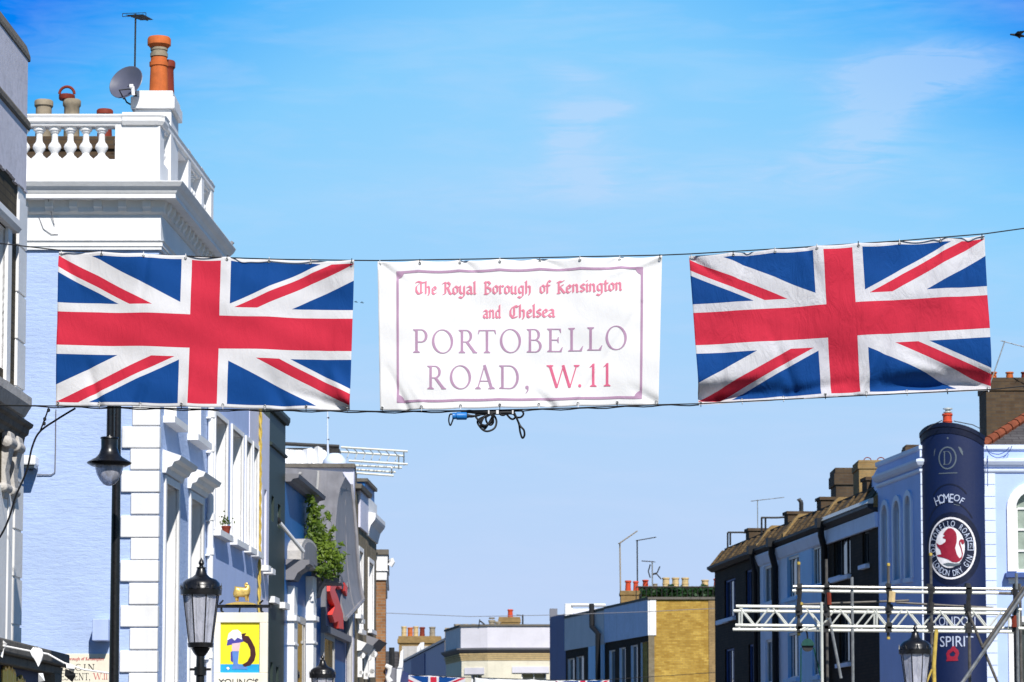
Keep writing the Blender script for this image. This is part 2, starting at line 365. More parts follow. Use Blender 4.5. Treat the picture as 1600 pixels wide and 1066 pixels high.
def cloth_mat(name, c=None, flag=False, grime=.12, crease=.2):
    s = NT(name); s.set(.8, 0, .15)
    if flag:
        t = s.n.new('ShaderNodeUVMap'); t.uv_map = 'UVMap'; sp = s.n.new('ShaderNodeSeparateXYZ'); s.link(t.outputs[0], sp.inputs[0])
        m = s.math
        u = m('MULTIPLY', m('SUBTRACT', sp.outputs[0], .5), 60.0); v = m('MULTIPLY', m('SUBTRACT', sp.outputs[1], .5), 31.6)
        d1 = m('DIVIDE', m('ADD', u, m('MULTIPLY', v, 2.0)), 2.236); d2 = m('DIVIDE', m('ADD', m('MULTIPLY', u, -1.0), m('MULTIPLY', v, 2.0)), 2.236)
        sg = m('SIGN', u); au = m('ABSOLUTE', u); av = m('ABSOLUTE', v)
        def band(d): 
            e = m('MULTIPLY', d, sg); return m('MULTIPLY', m('GREATER_THAN', e, 0.0), m('LESS_THAN', e, 2.1))
        wx = m('MAXIMUM', m('LESS_THAN', m('ABSOLUTE', d1), 3.1), m('LESS_THAN', m('ABSOLUTE', d2), 3.1))
        rx = m('MAXIMUM', band(d1), band(d2))
        wc = m('MAXIMUM', m('LESS_THAN', au, 5.0), m('LESS_THAN', av, 5.3)); rc = m('MAXIMUM', m('LESS_THAN', au, 2.95), m('LESS_THAN', av, 3.45))
        hem = m('GREATER_THAN', av, 15.05)
        W = (.70, .70, .73) if grime < .3 else (.64, .64, .68); RD = (.58, .028, .060); BL = (.004, .060, .255)
        col = s.mix(wx, BL, W); col = s.mix(rx, col, RD); col = s.mix(wc, col, W); col = s.mix(rc, col, RD); col = s.mix(hem, col, W)
    else: col = c
    n = s.ramp(s.noise(2.2, 5, .6), .4, .75)
    col = s.mix(s.math('MULTIPLY', n, grime), col, (.55, .52, .60), 'MULTIPLY')
    s.col(col)
    wr = s.noise(5, 6, .6, (1.6, 1, .7), dist=1.2); we = s.noise(150, 2, .5)
    s.bump(s.math('ADD', wr, s.math('MULTIPLY', we, .05)), crease, .05)
    tr = s.n.new('ShaderNodeBsdfTranslucent'); mx = s.n.new('ShaderNodeMixShader'); mx.inputs[0].default_value = .16
    if isinstance(col, tuple): tr.inputs[0].default_value = (*col, 1)
    else: s.link(col, tr.inputs[0])
    s.link(s.b.outputs[0], mx.inputs[1]); s.link(tr.outputs[0], mx.inputs[2]); s.link(mx.outputs[0], s.out.inputs[0])
    return s.m
M['flag'] = cloth_mat('printed flag cloth', flag=True)
M['flag_r'] = cloth_mat('creased printed flag cloth', flag=True, grime=.4, crease=.42)
M['banner'] = cloth_mat('white banner cloth', (.83, .83, .84), grime=.05, crease=.10)
M['ink_mauve'] = cloth_mat('faded mauve ink', (.47, .30, .44), grime=.25)
M['ink_pink'] = cloth_mat('faded rose ink', (.74, .25, .35), grime=.2)
M['ink_red'] = cloth_mat('rose red ink', (.74, .17, .29), grime=.5)
M['ink_black'] = solid('black sign lettering', (.02, .02, .022), .5)
M['brick_flue'] = brick('brown stock brick', (.30, .20, .09), (.40, .27, .12), (.24, .18, .1), soot=.3)
M['ink_signred'] = solid('faded red sign lettering', (.55, .12, .12), .5)
M['sign_white'] = solid('faded white sign lettering', (.50, .56, .72), .5)
M['sign_grey'] = solid('tarnished silver lettering', (.11, .14, .17), .5)
M['sign_red'] = solid('dark red sign paint', (.30, .012, .035), .5)
M['pic_yellow'] = solid('yellow picture paint', (.85, .72, .02), .5, 0, .06)
M['pic_blue'] = solid('blue picture paint', (.01, .33, .62), .5)
M['pic_brown'] = solid('maroon picture paint', (.05, .008, .012), .5)
M['pic_white'] = solid('white picture paint', (.82, .8, .84), .5)
M['pic_violet'] = solid('violet picture paint', (.06, .05, .30), .5)
M['pic_boot'] = solid('steel blue picture paint', (.10, .22, .55), .5)
M['pic_skin'] = solid('pink picture paint', (.75, .48, .50), .5)
def lamp_glass():
    s = NT('cloudy lantern glass'); s.set(.12, 0, .6); s.col((.55, .56, .64)); s.b.inputs['Transmission Weight'].default_value = .0
    tr = s.n.new('ShaderNodeBsdfTransparent'); tr.inputs[0].default_value = (.86, .88, .95, 1)
    n = s.ramp(s.noise(7, 4, .6, (2, 2, .8), dist=1.5), .3, .75); mx = s.n.new('ShaderNodeMixShader'); s.link(s.math('ADD', s.math('MULTIPLY', n, .45), .42), mx.inputs[0])
    s.link(tr.outputs[0], mx.inputs[1]); s.link(s.b.outputs[0], mx.inputs[2]); s.link(mx.outputs[0], s.out.inputs[0]); return s.m
M['lampglass'] = lamp_glass()
# ------------------------------------------------------------------ lettering: glyph outlines -> filled meshes laid on a surface
def sd(contours, X, Y):
    """signed distance (inside positive) to an even-odd filled set of contours"""
    best = np.full(X.shape, 1e9); ins = np.zeros(X.shape, bool)
    for c in contours:
        n = len(c)
        for i in range(n):
            ax, ay = c[i]; bx, by = c[(i + 1) % n]; ex, ey = bx - ax, by - ay; l2 = ex * ex + ey * ey
            if l2 < 1e-14: continue
            k = np.clip(((X - ax) * ex + (Y - ay) * ey) / l2, 0, 1); qx = X - ax - k * ex; qy = Y - ay - k * ey
            best = np.minimum(best, qx * qx + qy * qy)
            if ay != by:
                cr = ((ay > Y) != (by > Y)) & (X < ex * (Y - ay) / (by - ay) + ax); ins ^= cr
    d = np.sqrt(best); return np.where(ins, d, -d)
def fill(mb, shapes, fn, cell, mi=0):
    """march a grid over the union of shapes; fn maps glyph-plane (x, y) to a point in the world"""
    ax = [p[0] for s in shapes for c in s for p in c]; ay = [p[1] for s in shapes for c in s for p in c]
    xs = np.arange(min(ax) - cell, max(ax) + 2 * cell, cell); ys = np.arange(min(ay) - cell, max(ay) + 2 * cell, cell)
    X, Y = np.meshgrid(xs, ys); F = np.full(X.shape, -1e9)
    for s in shapes: F = np.maximum(F, sd(s, X, Y))
    F = np.where(np.abs(F) < 1e-9, 1e-9, F); pos = F > 0
    anyp = pos[:-1, :-1] | pos[1:, :-1] | pos[:-1, 1:] | pos[1:, 1:]
    cache = {}; vs = []; fs = []
    def vid(key, x, y):
        if key not in cache: cache[key] = len(vs); vs.append(fn(x, y))
        return cache[key]
    for j, i in zip(*np.nonzero(anyp)):
        j = int(j); i = int(i); q = [(j, i), (j, i + 1), (j + 1, i + 1), (j + 1, i)]; poly = []
        for k in range(4):
            a, b = q[k], q[(k + 1) % 4]; fa, fb = F[a], F[b]
            if fa > 0: poly.append(vid(a, xs[a[1]], ys[a[0]]))
            if (fa > 0) != (fb > 0):
                t = float(fa / (fa - fb)); poly.append(vid((min(a, b), max(a, b)), xs[a[1]] * (1 - t) + xs[b[1]] * t, ys[a[0]] * (1 - t) + ys[b[0]] * t))
        if len(poly) >= 3: fs.append(tuple(poly))
    mb.add(vs, fs, mi=mi)
def arc(cx, cy, rx, ry, a0, a1, n=18): return [(cx + rx * math.cos(R(a0 + (a1 - a0) * i / n)), cy + ry * math.sin(R(a0 + (a1 - a0) * i / n))) for i in range(n + 1)]
def ell(cx, cy, rx, ry, n=36, rot=0):
    c, s = math.cos(rot), math.sin(rot); r = []
    for i in range(n):
        x, y = rx * math.cos(2 * math.pi * i / n), ry * math.sin(2 * math.pi * i / n); r.append((cx + x * c - y * s, cy + x * s + y * c))
    return r
def ring(cx, cy, rx, ry, t, tv=None, rot=0): return [ell(cx, cy, rx, ry), ell(cx, cy, rx - t, ry - (tv or t), rot=rot)]
def rect(x0, y0, x1, y1): return [[(x0, y0), (x1, y0), (x1, y1), (x0, y1)]]
ST, HL = .105, .045
def stem(x, y0=0., y1=1., w=ST): return rect(x - w / 2, y0, x + w / 2, y1)
def foot(x, y=0., up=1, l=.14, r=.14): return [[(x - l, y), (x + r, y), (x + r, y + .03 * up), (x + ST / 2, y + .09 * up), (x - ST / 2, y + .09 * up), (x - l, y + .03 * up)]]
def bowl(x0, y0, y1, x1, th=.11, hl=.042):
    cy = (y0 + y1) / 2; ry = (y1 - y0) / 2; xm = x0 + (x1 - x0) * .42
    o = [(x0, y0)] + arc(xm, cy, x1 - xm, ry, -90, 90) + [(x0, y1)]
    i = [(x0, y1 - hl)] + arc(xm, cy, x1 - xm - th, ry - hl, 90, -90) + [(x0, y0 + hl)]
    return [o, i]
def line(a, b, wd):
    d = Vector((b[0] - a[0], b[1] - a[1])).normalized(); n = (-d.y * wd / 2, d.x * wd / 2)
    return [[(a[0] + n[0], a[1] + n[1]), (b[0] + n[0], b[1] + n[1]), (b[0] - n[0], b[1] - n[1]), (a[0] - n[0], a[1] - n[1])]]
SERIF = {
 'P': (.62, [stem(.17), foot(.17), foot(.17, 1, -1, .14, .02), bowl(.17, .44, 1, .62)]),
 'O': (.88, [ring(.44, .5, .44, .52, .105, .04, R(6))]),
 'R': (.80, [stem(.17), foot(.17), foot(.17, 1, -1, .14, .02), bowl(.17, .46, 1, .60), line((.36, .50), (.70, .03), .115), [[(.62, .0), (.82, .0), (.82, .03), (.70, .10), (.60, .10)]]]),
 'T': (.76, [stem(.38), foot(.38), rect(.03, .955, .73, 1), [[(.0, .82), (.03, .82), (.09, .955), (.09, 1), (.03, 1)]], [[(.76, .82), (.73, .82), (.67, .955), (.67, 1), (.73, 1)]]]),
 'B': (.68, [stem(.17), foot(.17, 0, 1, .14, .02), foot(.17, 1, -1, .14, .02), bowl(.17, .50, 1, .60), bowl(.17, 0, .545, .67)]),
 'E': (.68, [stem(.17), foot(.17, 0, 1, .14, .02), foot(.17, 1, -1, .14, .02), rect(.17, .955, .58, 1), rect(.17, .49, .50, .535), rect(.17, 0, .62, .045), [[(.56, 1), (.60, 1), (.61, .82), (.585, .82), (.52, .96)]], [[(.48, .64), (.51, .64), (.51, .39), (.48, .39), (.44, .49), (.44, .53)]], [[(.55, 0), (.63, 0), (.68, .21), (.65, .21), (.54, .045)]]]),
 'L': (.64, [stem(.17), foot(.17, 0, 1, .14, .02), foot(.17, 1, -1), rect(.17, 0, .58, .045), [[(.50, 0), (.59, 0), (.65, .22), (.62, .22), (.49, .045)]]]),
 'A': (.80, [line((.10, 0), (.395, 1.02), .05), line((.69, 0), (.385, 1.02), .115), rect(.20, .32, .60, .362), foot(.12, 0, 1, .12, .12), foot(.69, 0, 1, .15, .13)]),
 'D': (.88, [stem(.17), foot(.17, 0, 1, .14, .02), foot(.17, 1, -1, .14, .02), bowl(.17, 0, 1, .86)]),
 'W': (1.32, [line((.12, 1), (.40, 0), .115), line((.68, 1), (.41, 0), .05), line((.66, 1), (.93, 0), .115), line((1.22, 1), (.94, 0), .05), foot(.12, 1, -1), foot(1.22, 1, -1, .12, .12), [[(.34, .06), (.40, -.03), (.46, .06)]], [[(.87, .06), (.93, -.03), (.99, .06)]]]),
 '.': (.14, [[ell(.07, .06, .07, .07)]]),
 ',': (.16, [[ell(.07, .07, .075, .075)], [[(.145, .06), (.13, -.07), (.02, -.20), (.01, -.18), (.08, -.06), (.07, .02)]]]),
 '1': (.30, [stem(.17), foot(.17), [[(.02, .86), (.17, 1.02), (.2225, 1.02), (.2225, .9), (.13, .9), (.02, .83)]]]),
 'G': (.84, [[arc(.46, .5, .46, .52, 55, 300, 30) + arc(.46, .5, .355, .475, 300, 55, 30)], stem(.70, 0.06, .42), foot(.70, .42, -1, .13, .12)]),
 'I': (.34, [stem(.17), foot(.17), foot(.17, 1, -1)]),
 'N': (.86, [stem(.14, 0, 1, .05), stem(.72, 0, 1, .05), line((.14, 1), (.72, .0), .12), foot(.14, 0), foot(.72, 1, -1), foot(.12, 1, -1, .12, .0)]),
 'C': (.78, [[arc(.46, .5, .46, .52, 50, 310, 30) + arc(.46, .5, .355, .475, 310, 50, 30)], [[(.72, .68), (.75, .68), (.76, .92), (.73, .92), (.66, .85)]]]),
 'S': (.56, [[arc(.29, .75, .24, .27, 30, 270, 20) + arc(.29, .75, .14, .215, 270, 30, 20)], [arc(.27, .25, .27, .27, -150, 90, 20) + arc(.27, .25, .165, .215, 90, -150, 20)], [[(.49, .74), (.52, .74), (.52, .97), (.49, .97), (.44, .88)]], [[(.02, .28), (.05, .28), (.08, .12), (.05, .03), (.02, .03)]]]),
}
BL = {  # broad-nib pen paths; x-height 1
 'a': (.82, [[(.1, .82), (.33, .95), (.58, .8), (.58, .1), (.72, .05)], [(.56, .58), (.3, .54), (.12, .4), (.12, .2), (.33, .05), (.56, .22)]]),
 'n': (.88, [[(.02, .82), (.16, .97), (.16, .06)], [(.17, .74), (.42, .95), (.60, .8), (.60, .1), (.72, .04)]]),
 'd': (.86, [[(.58, 1.5), (.58, .1), (.70, .04)], [(.56, .85), (.3, .93), (.12, .75), (.12, .2), (.33, .04), (.56, .2)]]),
 'e': (.70, [[(.14, .46), (.54, .62), (.54, .8), (.35, .95), (.13, .75), (.13, .2), (.34, .04), (.58, .2)]]),
 'h': (.88, [[(.05, 1.42), (.16, 1.52), (.16, .06)], [(.17, .72), (.42, .95), (.60, .8), (.60, .15), (.48, -.1)]]),
 'o': (.78, [[(.36, .95), (.12, .75), (.12, .22), (.36, .04), (.61, .25), (.61, .78), (.36, .95)]]),
 'y': (.84, [[(.02, .85), (.13, .95), (.13, .25), (.34, .06), (.58, .22)], [(.60, .95), (.60, -.1), (.35, -.42), (.02, -.3)]]),
 'l': (.38, [[(.05, 1.42), (.15, 1.52), (.15, .1), (.27, .04)]]),
 'r': (.62, [[(.02, .82), (.15, .95), (.15, .08), (.27, .04)], [(.17, .72), (.40, .95), (.55, .82)]]),
 'u': (.88, [[(.02, .85), (.13, .95), (.13, .2), (.34, .05), (.58, .25)], [(.59, .95), (.59, .1), (.71, .04)]]),
 'g': (.84, [[(.58, .88), (.32, .95), (.12, .75), (.12, .3), (.33, .12), (.58, .28)], [(.60, .95), (.60, -.15), (.35, -.42), (.02, -.3)]]),
 'f': (.56, [[(.18, .02), (.18, 1.2), (.36, 1.5), (.58, 1.38)], [(.0, .93), (.48, .93)]]),
 's': (.70, [[(.56, .82), (.36, .95), (.14, .78), (.2, .6), (.5, .42), (.56, .22), (.34, .04), (.08, .17)]]),
 'i': (.36, [[(.03, .85), (.15, .95), (.15, .1), (.27, .04)], [(.12, 1.28), (.17, 1.33)]]),
 't': (.50, [[(.18, 1.3), (.18, .15), (.30, .04), (.44, .14)], [(.0, .95), (.46, .95)]]),
 'T': (1.14, [[(.06, 1.36), (.36, 1.46), (.82, 1.34), (1.16, 1.40)], [(.40, 1.12), (.12, .90), (.10, .40), (.34, .05), (.62, .05), (.90, .20)], [(.70, 1.34), (.70, .14)]]),
 'R': (1.12, [[(.0, 1.3), (.2, 1.45), (.32, 1.38), (.32, .15), (.06, .04)], [(.32, 1.3), (.6, 1.45), (.85, 1.2), (.75, .9), (.38, .78)], [(.58, .82), (.84, .15), (1.04, .05)]]),
 'B': (1.02, [[(.1, 1.45), (.22, 1.4), (.22, .05)], [(.1, 1.36), (.52, 1.45), (.78, 1.2), (.36, .82), (.78, .62), (.84, .3), (.5, .04), (.08, .06)]]),
 'K': (1.02, [[(.22, 1.4), (.22, .04)], [(.04, 1.3), (.3, 1.42), (.52, 1.35), (.8, 1.5)], [(.26, .72), (.5, .92), (.72, 1.0)], [(.32, .78), (.76, .2), (.92, .05)], [(.06, .05), (.38, .05)]]),
 'C': (1.02, [[(.92, 1.28), (.68, 1.45), (.3, 1.25), (.1, .92), (.1, .4), (.4, .04), (.85, .18)], [(.52, 1.4), (.52, .35), (.42, .22)]]),
}
def nib(path, wd=.24, ang=38, th=.05):
    hx, hy = math.cos(R(ang)) * wd / 2, math.sin(R(ang)) * wd / 2; out = []
    for a, b in zip(path, path[1:]):
        d = Vector((b[0] - a[0], b[1] - a[1])); n = Vector((-d.y, d.x)).normalized() * th / 2; 
        q = [(p[0] + k * hx + e * n.x, p[1] + k * hy + e * n.y) for p in (a, b) for k in (-1, 1) for e in (-1, 1)]
        q = sorted(set(q)); hull = []
        for seq in (q, q[::-1]):   # convex hull
            h = []
            for p in seq:
                while len(h) > 1 and (h[-1][0] - h[-2][0]) * (p[1] - h[-2][1]) - (h[-1][1] - h[-2][1]) * (p[0] - h[-2][0]) <= 0: h.pop()
                h.append(p)
            hull += h[:-1]
        out.append([hull])
    return out
BLS = {k: (a, [s for p in ps for s in nib(p)]) for k, (a, ps) in BL.items()}
def place(shapes, x, y, sx, sy, skew=0): return [[[(x + p[0] * sx, y + p[1] * sy + p[0] * sx * skew) for p in c] for c in s] for s in shapes]
def word(font, txt, x0, x1, y0, y1, size, gap=0):
    """txt set between x0 and x1; the baseline runs from y0 to y1; size = cap / x height"""
    adv = [font[c][0] if c != ' ' else .4 for c in txt]; tot = sum(adv) + gap * (len(txt) - 1); k = (x1 - x0) / tot; x = x0; out = []
    for c, a in zip(txt, adv):
        if c != ' ': out += place(font[c][1], x, y0 + (y1 - y0) * (x - x0) / (x1 - x0), k, size)
        x += (a + gap) * k
    return out
def sans(txt, mat=None):
    """outline of a line of plain capitals: (verts, faces) in a unit-height plane, from the built-in lettering curve"""
    cu = bpy.data.curves.new('lettering', 'FONT'); cu.body = txt; cu.resolution_u = 3; cu.size = 1.37; cu.align_x = 'CENTER'
    o = bpy.data.objects.new('lettering', cu); C.objects.link(o); bpy.context.view_layer.update()
    me = o.evaluated_get(bpy.context.evaluated_depsgraph_get()).to_mesh()
    bm = bmesh.new(); bm.from_mesh(me); bmesh.ops.triangulate(bm, faces=bm.faces); 
    vs = [(v.co.x, v.co.y) for v in bm.verts]; fs = [tuple(v.index for v in f.verts) for f in bm.faces]; bm.free()
    o.to_mesh_clear(); bpy.data.objects.remove(o); bpy.data.curves.remove(cu); return vs, fs
def sans_on(mb, txt, fn, sx, sy, x=0, y=0):
    vs, fs = sans(txt); mb.add([fn(x + a * sx, y + b * sy) for a, b in vs], fs)
# ------------------------------------------------------------------ the ground
def sheet(name, x0, x1, y0, y1, z, m):
    b = MB(); b.quad((x0, y0, z), (x1, y0, z), (x1, y1, z), (x0, y1, z)); return struct(b.build(name, m))
sheet('ground', -900, 900, -300, 1500, 0, M['asphalt'])
b = MB(); b.extrude([(-3.0, -20), (3.4, -20), (4.6, 40), (6.0, 62), (3.6, 86), (1.0, 118), (-3.2, 118), (-1.2, 66), (-2.6, 39), (-2.8, 27)], -.2, .004); struct(b.build('road', M['asphalt']))
b = MB(); b.extrude([(-4.8, -20), (-3.0, -20), (-2.8, 27), (-4.5, 27)], .0, .13); struct(b.build('pavement', M['paving'], bevel=.02))
b = MB(); b.extrude([(-9, 37), (-2.9, 37), (-2.6, 39), (-1.2, 66), (-3.2, 118), (-5.2, 118), (-3.5, 66), (-4.7, 38.2), (-9, 38.2)], .0, .13); struct(b.build('pavement', M['paving'], bevel=.02))
b = MB(); b.extrude([(3.4, -20), (12, -20), (12, 60), (8.9, 60.6), (8.3, 64.5), (6.0, 85), (4.6, 110), (1.5, 110), (3.6, 86), (6.0, 62), (4.6, 40)], .0, .13); struct(b.build('pavement', M['paving'], bevel=.02))
# ------------------------------------------------------------------ flags and banner on wires over the road
BY = 24.0
def cloth_fn(TL, TR, BR, BLc, Y, amp, seed, ncat=7, curl=0.0, sag=.008, folds=()):
    a, b_, c, d = [P(p[0], p[1], Y) for p in (TL, TR, BR, BLc)]; rnd = random.Random(seed)
    ph = [rnd.uniform(0, 6.28) for _ in range(12)]
    def f(u, v):
        top = a.lerp(b_, u); bot = d.lerp(c, u); p = bot.lerp(top, v)
        edge = v ** 4; ebot = (1 - v) ** 6
        q = abs(math.sin(math.pi * u * ncat))
        p.z -= sag * q * edge * 1.0; p.z -= sag * .6 * q * ebot
        e = 1 - .15 * edge
        y = amp * (.45 * math.sin(7.1 * u + 1.7 * v + ph[0]) + .30 * math.sin(17 * u + 3.2 * math.sin(2.3 * v + ph[1]) + ph[2]) + .17 * math.sin(31 * u - 4 * v + ph[3]) * (.4 + .6 * v)
                   + .22 * math.sin(5 * v + 6 * u + ph[4]) + .12 * math.sin(13 * v - 9 * u + ph[5]) + .06 * math.sin(26 * v + 21 * u + ph[6]))
        y += .018 * q * edge * (1 if ncat else 0)
        for u0, v0, u1, v1, am, wd in folds:      # pulled creases running in from the ties
            ex, ey = (u1 - u0) * 2, v1 - v0; k_ = max(0, min(1, ((u - u0) * 2 * ex + (v - v0) * ey) / (ex * ex + ey * ey))); q_ = math.hypot((u - u0) * 2 - k_ * ex, v - v0 - k_ * ey)
            y += am * math.exp(-(q_ / wd) ** 2) * (1 - .85 * k_)
        if curl:
            w_ = math.exp(-((v - .055) / .06) ** 2) * (.5 + .5 * math.sin(9 * u + ph[7])) * (.35 + 1.0 * abs(u - .45))
            y += curl * w_
        p.y += y * e
        return p
    return f
def grid_cloth(mb, f, nu, nv):
    vs = [f(i / nu, j / nv) for j in range(nv + 1) for i in range(nu + 1)]
    fs = [(j * (nu + 1) + i, j * (nu + 1) + i + 1, (j + 1) * (nu + 1) + i + 1, (j + 1) * (nu + 1) + i) for j in range(nv) for i in range(nu)]
    mb.add(vs, fs, True)
def cloth_thing(name, label, cat, f, mat, nu=160, nv=80, group=None, eyes=8, root=None, partname='cloth'):
    root = thing(name, label, cat, f(.5, .5), group)
    mb = MB(); grid_cloth(mb, f, nu, nv); mb.keep = True; o = mb.build(partname, mat, root, sharp=180)
    uv = o.data.uv_layers['UVMap'].data
    for pl in o.data.polygons:
        for li, vi in zip(pl.loop_indices, pl.vertices): uv[li].uv = ((vi % (nu + 1)) / nu, (vi // (nu + 1)) / nv)
    s = o.modifiers.new('thickness', 'SOLIDIFY'); s.thickness = .0015; s.offset = 0
    if eyes:
        for v in (.982, .018):
            for i in range(eyes):
                u = .008 + .984 * i / (eyes - 1); c = f(u, v) + Vector((0, -.006, 0)); e = MB()
                e.tube([c + Vector((math.cos(k * .5236) * .009, 0, math.sin(k * .5236) * .009)) for k in range(13)], .003, 6, False); e.build('eyelet', M['steel'], root)
                t_ = MB(); s_ = 1 if v > .5 else -1; q = f(u, 1 if v > .5 else 0); t_.tube([c, q + Vector((0, -.008, .012 * s_)), q + Vector((0, .012, .016 * s_)), c + Vector((0, .014, 0))], .003, 5, False); t_.build('cable_tie', M['white_clean'] if (i * 7 + int(v * 3)) % 3 else M['black_matt'], root)
    return root
FL = cloth_fn((91, 392), (554, 408), (546.5, 640), (86, 633), BY, .06, 3, folds=[(1, 0, .80, .12, .06, .035), (1, .02, .92, .3, -.05, .04), (.78, .0, .70, .3, .035, .05), (.15, 0, .10, .3, .04, .03), (.28, 0, .32, .25, .03, .03), (.45, 0, .47, .3, -.03, .03), (.0, 1, .08, .75, .03, .03), (.62, 1, .6, .7, .025, .04), (.3, 1, .28, .6, .03, .03), (1, 1, .85, .9, -.03, .03), (.9, .0, .93, .6, .025, .04)])
FB = cloth_fn((590, 408.5), (1034.5, 400), (1029, 631), (594, 641.5), BY, .03, 11, 7, 0, .010, [(.1, 0, .03, .28, .03, .022), (.16, 0, .1, .2, -.014, .02), (.93, .68, .70, 0, .005, .018), (.70, 0, .93, .68, .012, .018), (1, 1, .82, .88, -.025, .02), (0, 1, .1, .85, .03, .02), (1, 0, .9, .12, .03, .03), (.3, 1, .36, .9, .025, .02), (.57, 1, .66, .93, .03, .02), (.86, 1, .8, .93, .03, .02), (.62, 0, .56, .1, .03, .025)])
FR = cloth_fn((1077, 398.5), (1539, 366.5), (1551, 607.5), (1093, 630), BY, .045, 23, 7, .24, .008, [(0, 0, .25, .16, .07, .03), (.07, .02, .1, .35, .04, .03), (.3, .03, .52, .10, .06, .035), (.55, .02, .62, .3, -.04, .03), (1, 0, .72, .25, .05, .03), (.85, 1, .8, .7, .03, .03), (.95, 1, .9, .6, .03, .03), (.2, 1, .14, .7, .03, .025), (.0, 1, .12, .8, .04, .02), (.33, .06, .25, .5, .03, .03), (.62, .1, .68, .6, .025, .03), (.4, 1, .45, .6, .025, .03)])
GRP = 'flags and banner strung above the street'
cloth_thing('flag', 'bright union flag left of the white banner, in front of the blue corner house', 'flag', FL, M['flag'], group=GRP)
cloth_thing('flag', 'creased union flag right of the white banner, tilted with dark folds along its lower edge', 'flag', FR, M['flag_r'], group=GRP)
bn = cloth_thing('banner', 'white cloth banner lettered with the name of the road, hung between two flags', 'banner', FB, M['banner'], group=GRP)
def bn_uv(px, py):
    """where on the banner's flat print a photographed point lies"""
    q = [Vector(p) for p in ((590, 408.5), (1034.5, 400), (1029, 631), (594, 641.5))]; u = v = .5; T = Vector((px, py))
    for _ in range(8):
        f = lambda u, v: (q[3].lerp(q[2], u)).lerp(q[0].lerp(q[1], u), v)
        e = f(u, v) - T; a = (f(u + 1e-4, v) - f(u, v)) / 1e-4; b_ = (f(u, v + 1e-4) - f(u, v)) / 1e-4; D = a.x * b_.y - a.y * b_.x
        u -= (e.x * b_.y - e.y * b_.x) / D; v -= (a.x * e.y - a.y * e.x) / D
    return u, v
def on_banner(px, py):
    u, v = bn_uv(px, -py); return FB(u, v) + Vector((0, -.0045, 0))
def flip(shapes): return shapes
mb = MB()
x0, y0, k = 635, 500, 355 / 1600
for c, a, e, yb, yt in (('P', 43, 150, 235, 70), ('O', 180, 330, 235, 70), ('R', 363, 497, 235, 70), ('T', 503, 632, 234, 70), ('O', 658, 808, 231, 66), ('B', 842, 955, 229, 64), ('E', 986, 1102, 224, 60), ('L', 1135, 1244, 220, 56), ('L', 1268, 1379, 215, 53), ('O', 1402, 1552, 211, 46),
                        ('R', 143, 277, 488, 325), ('O', 306, 456, 487, 324), ('A', 484, 620, 487, 322), ('D', 648, 796, 486, 321)):
    fill(mb, place(SERIF[c][1], x0 + a * k, -(y0 + yb * k), (e - a) * k / SERIF[c][0], (yb - yt) * k), on_banner, .42)
fill(mb, place(SERIF[','][1], x0 + 838 * k, -(y0 + 484 * k), 36, 36), on_banner, .4)
mb.build('lettering', M['ink_mauve'], bn)
mb = MB()
for c, a, e, yb, yt in (('W', 990, 1217, 473, 316), ('.', 1210, 1232, 472, 312), ('1', 1287, 1338, 468, 310), ('1', 1384, 1436, 466, 307)):
    sx = (e - a) * k / SERIF[c][0]; sy = (yb - yt) * k
    if c == '.': sx = sy = 35
    mb = MB(); fill(mb, place(SERIF[c][1], x0 + a * k, -(y0 + yb * k), sx, sy), on_banner, .42); mb.build('letter', M['ink_red'], bn)
mb = MB(); x0, y0, k = 640, 420, 350 / 1600
for wd, a, e, ya, yb, xh in (('The', 36, 196, 184, 183, 62), ('Royal', 230, 478, 183, 181, 62), ('Borough', 524, 876, 181, 178, 62), ('of', 922, 1006, 176, 174, 62), ('Kensington', 1046, 1522, 173, 158, 62), ('and', 517, 657, 354, 353, 62), ('Chelsea', 708, 1042, 353, 345, 62)):
    fill(mb, word(BLS, wd, x0 + (a + 6) * k, x0 + e * k, -(y0 + ya * k), -(y0 + yb * k), xh * k), on_banner, .33)
mb.build('lettering', M['ink_pink'], bn)
mb = MB()
kk = 470 / 1600
fr_o = [(580 + x * kk, -(390 + y * kk)) for x, y in ((134, 111), (1447, 88), (1441, 790), (137, 814))]
fr_i = [(580 + x * kk, -(390 + y * kk)) for x, y in ((147, 124), (1434, 101), (1429, 777), (149, 802))]
sh = [[fr_o, fr_i]]
for (cx, cy), (ix, iy) in zip(fr_o, fr_i):
    rr = 12.5; sx = 1 if cx < 800 else -1; sy = -1 if cy > -500 else 1
    sh.append([[(cx, cy)] + [(cx + sx * rr * math.cos(R(a)), cy + sy * rr * math.sin(R(a))) for a in range(0, 91, 10)]])
fill(mb, sh, on_banner, .8); mb.build('printed_border', M['ink_mauve'], bn)
# wires
def wire(name, label, pts, r, m='black_matt', cat='wire', group='support wires of the flags'):
    root_p = pts[len(pts) // 2]; mb = MB(); mb.tube(pts, r, 6); o = mb.build(name, M[m]); 
    o.location = root_p
    for v in o.data.vertices: v.co -= Vector(root_p)
    return tag(o, label, cat, group)
def PB(px, py, dy=0.0): return P(px, py, BY + dy)
top = [(-60, 373), (0, 380.5), (91, 391), (200, 396.5), (330, 402), (440, 405.5), (554, 407), (590, 407.3), (740, 405), (900, 401.5), (1034, 398.8), (1077, 397), (1230, 388), (1400, 377), (1539, 365.5), (1600, 357), (1900, 313), (2480, 228)]
bot = [(-60, 632.5), (0, 633.2), (86, 634.5), (320, 639.5), (546, 642), (594, 643), (760, 641.5), (900, 637.5), (1029, 632.5), (1093, 631), (1330, 619), (1551, 608.5), (1600, 603.5), (1900, 572), (2480, 508)]
wire('wire', 'thin upper wire carrying the flags and banner', [PB(*p, .012) for p in top], .0055)
wire('wire', 'thin lower wire tied along the bottom hems of the flags and banner', [PB(*p, .012) for p in bot], .0055)
pts = []
rnd = random.Random(5)
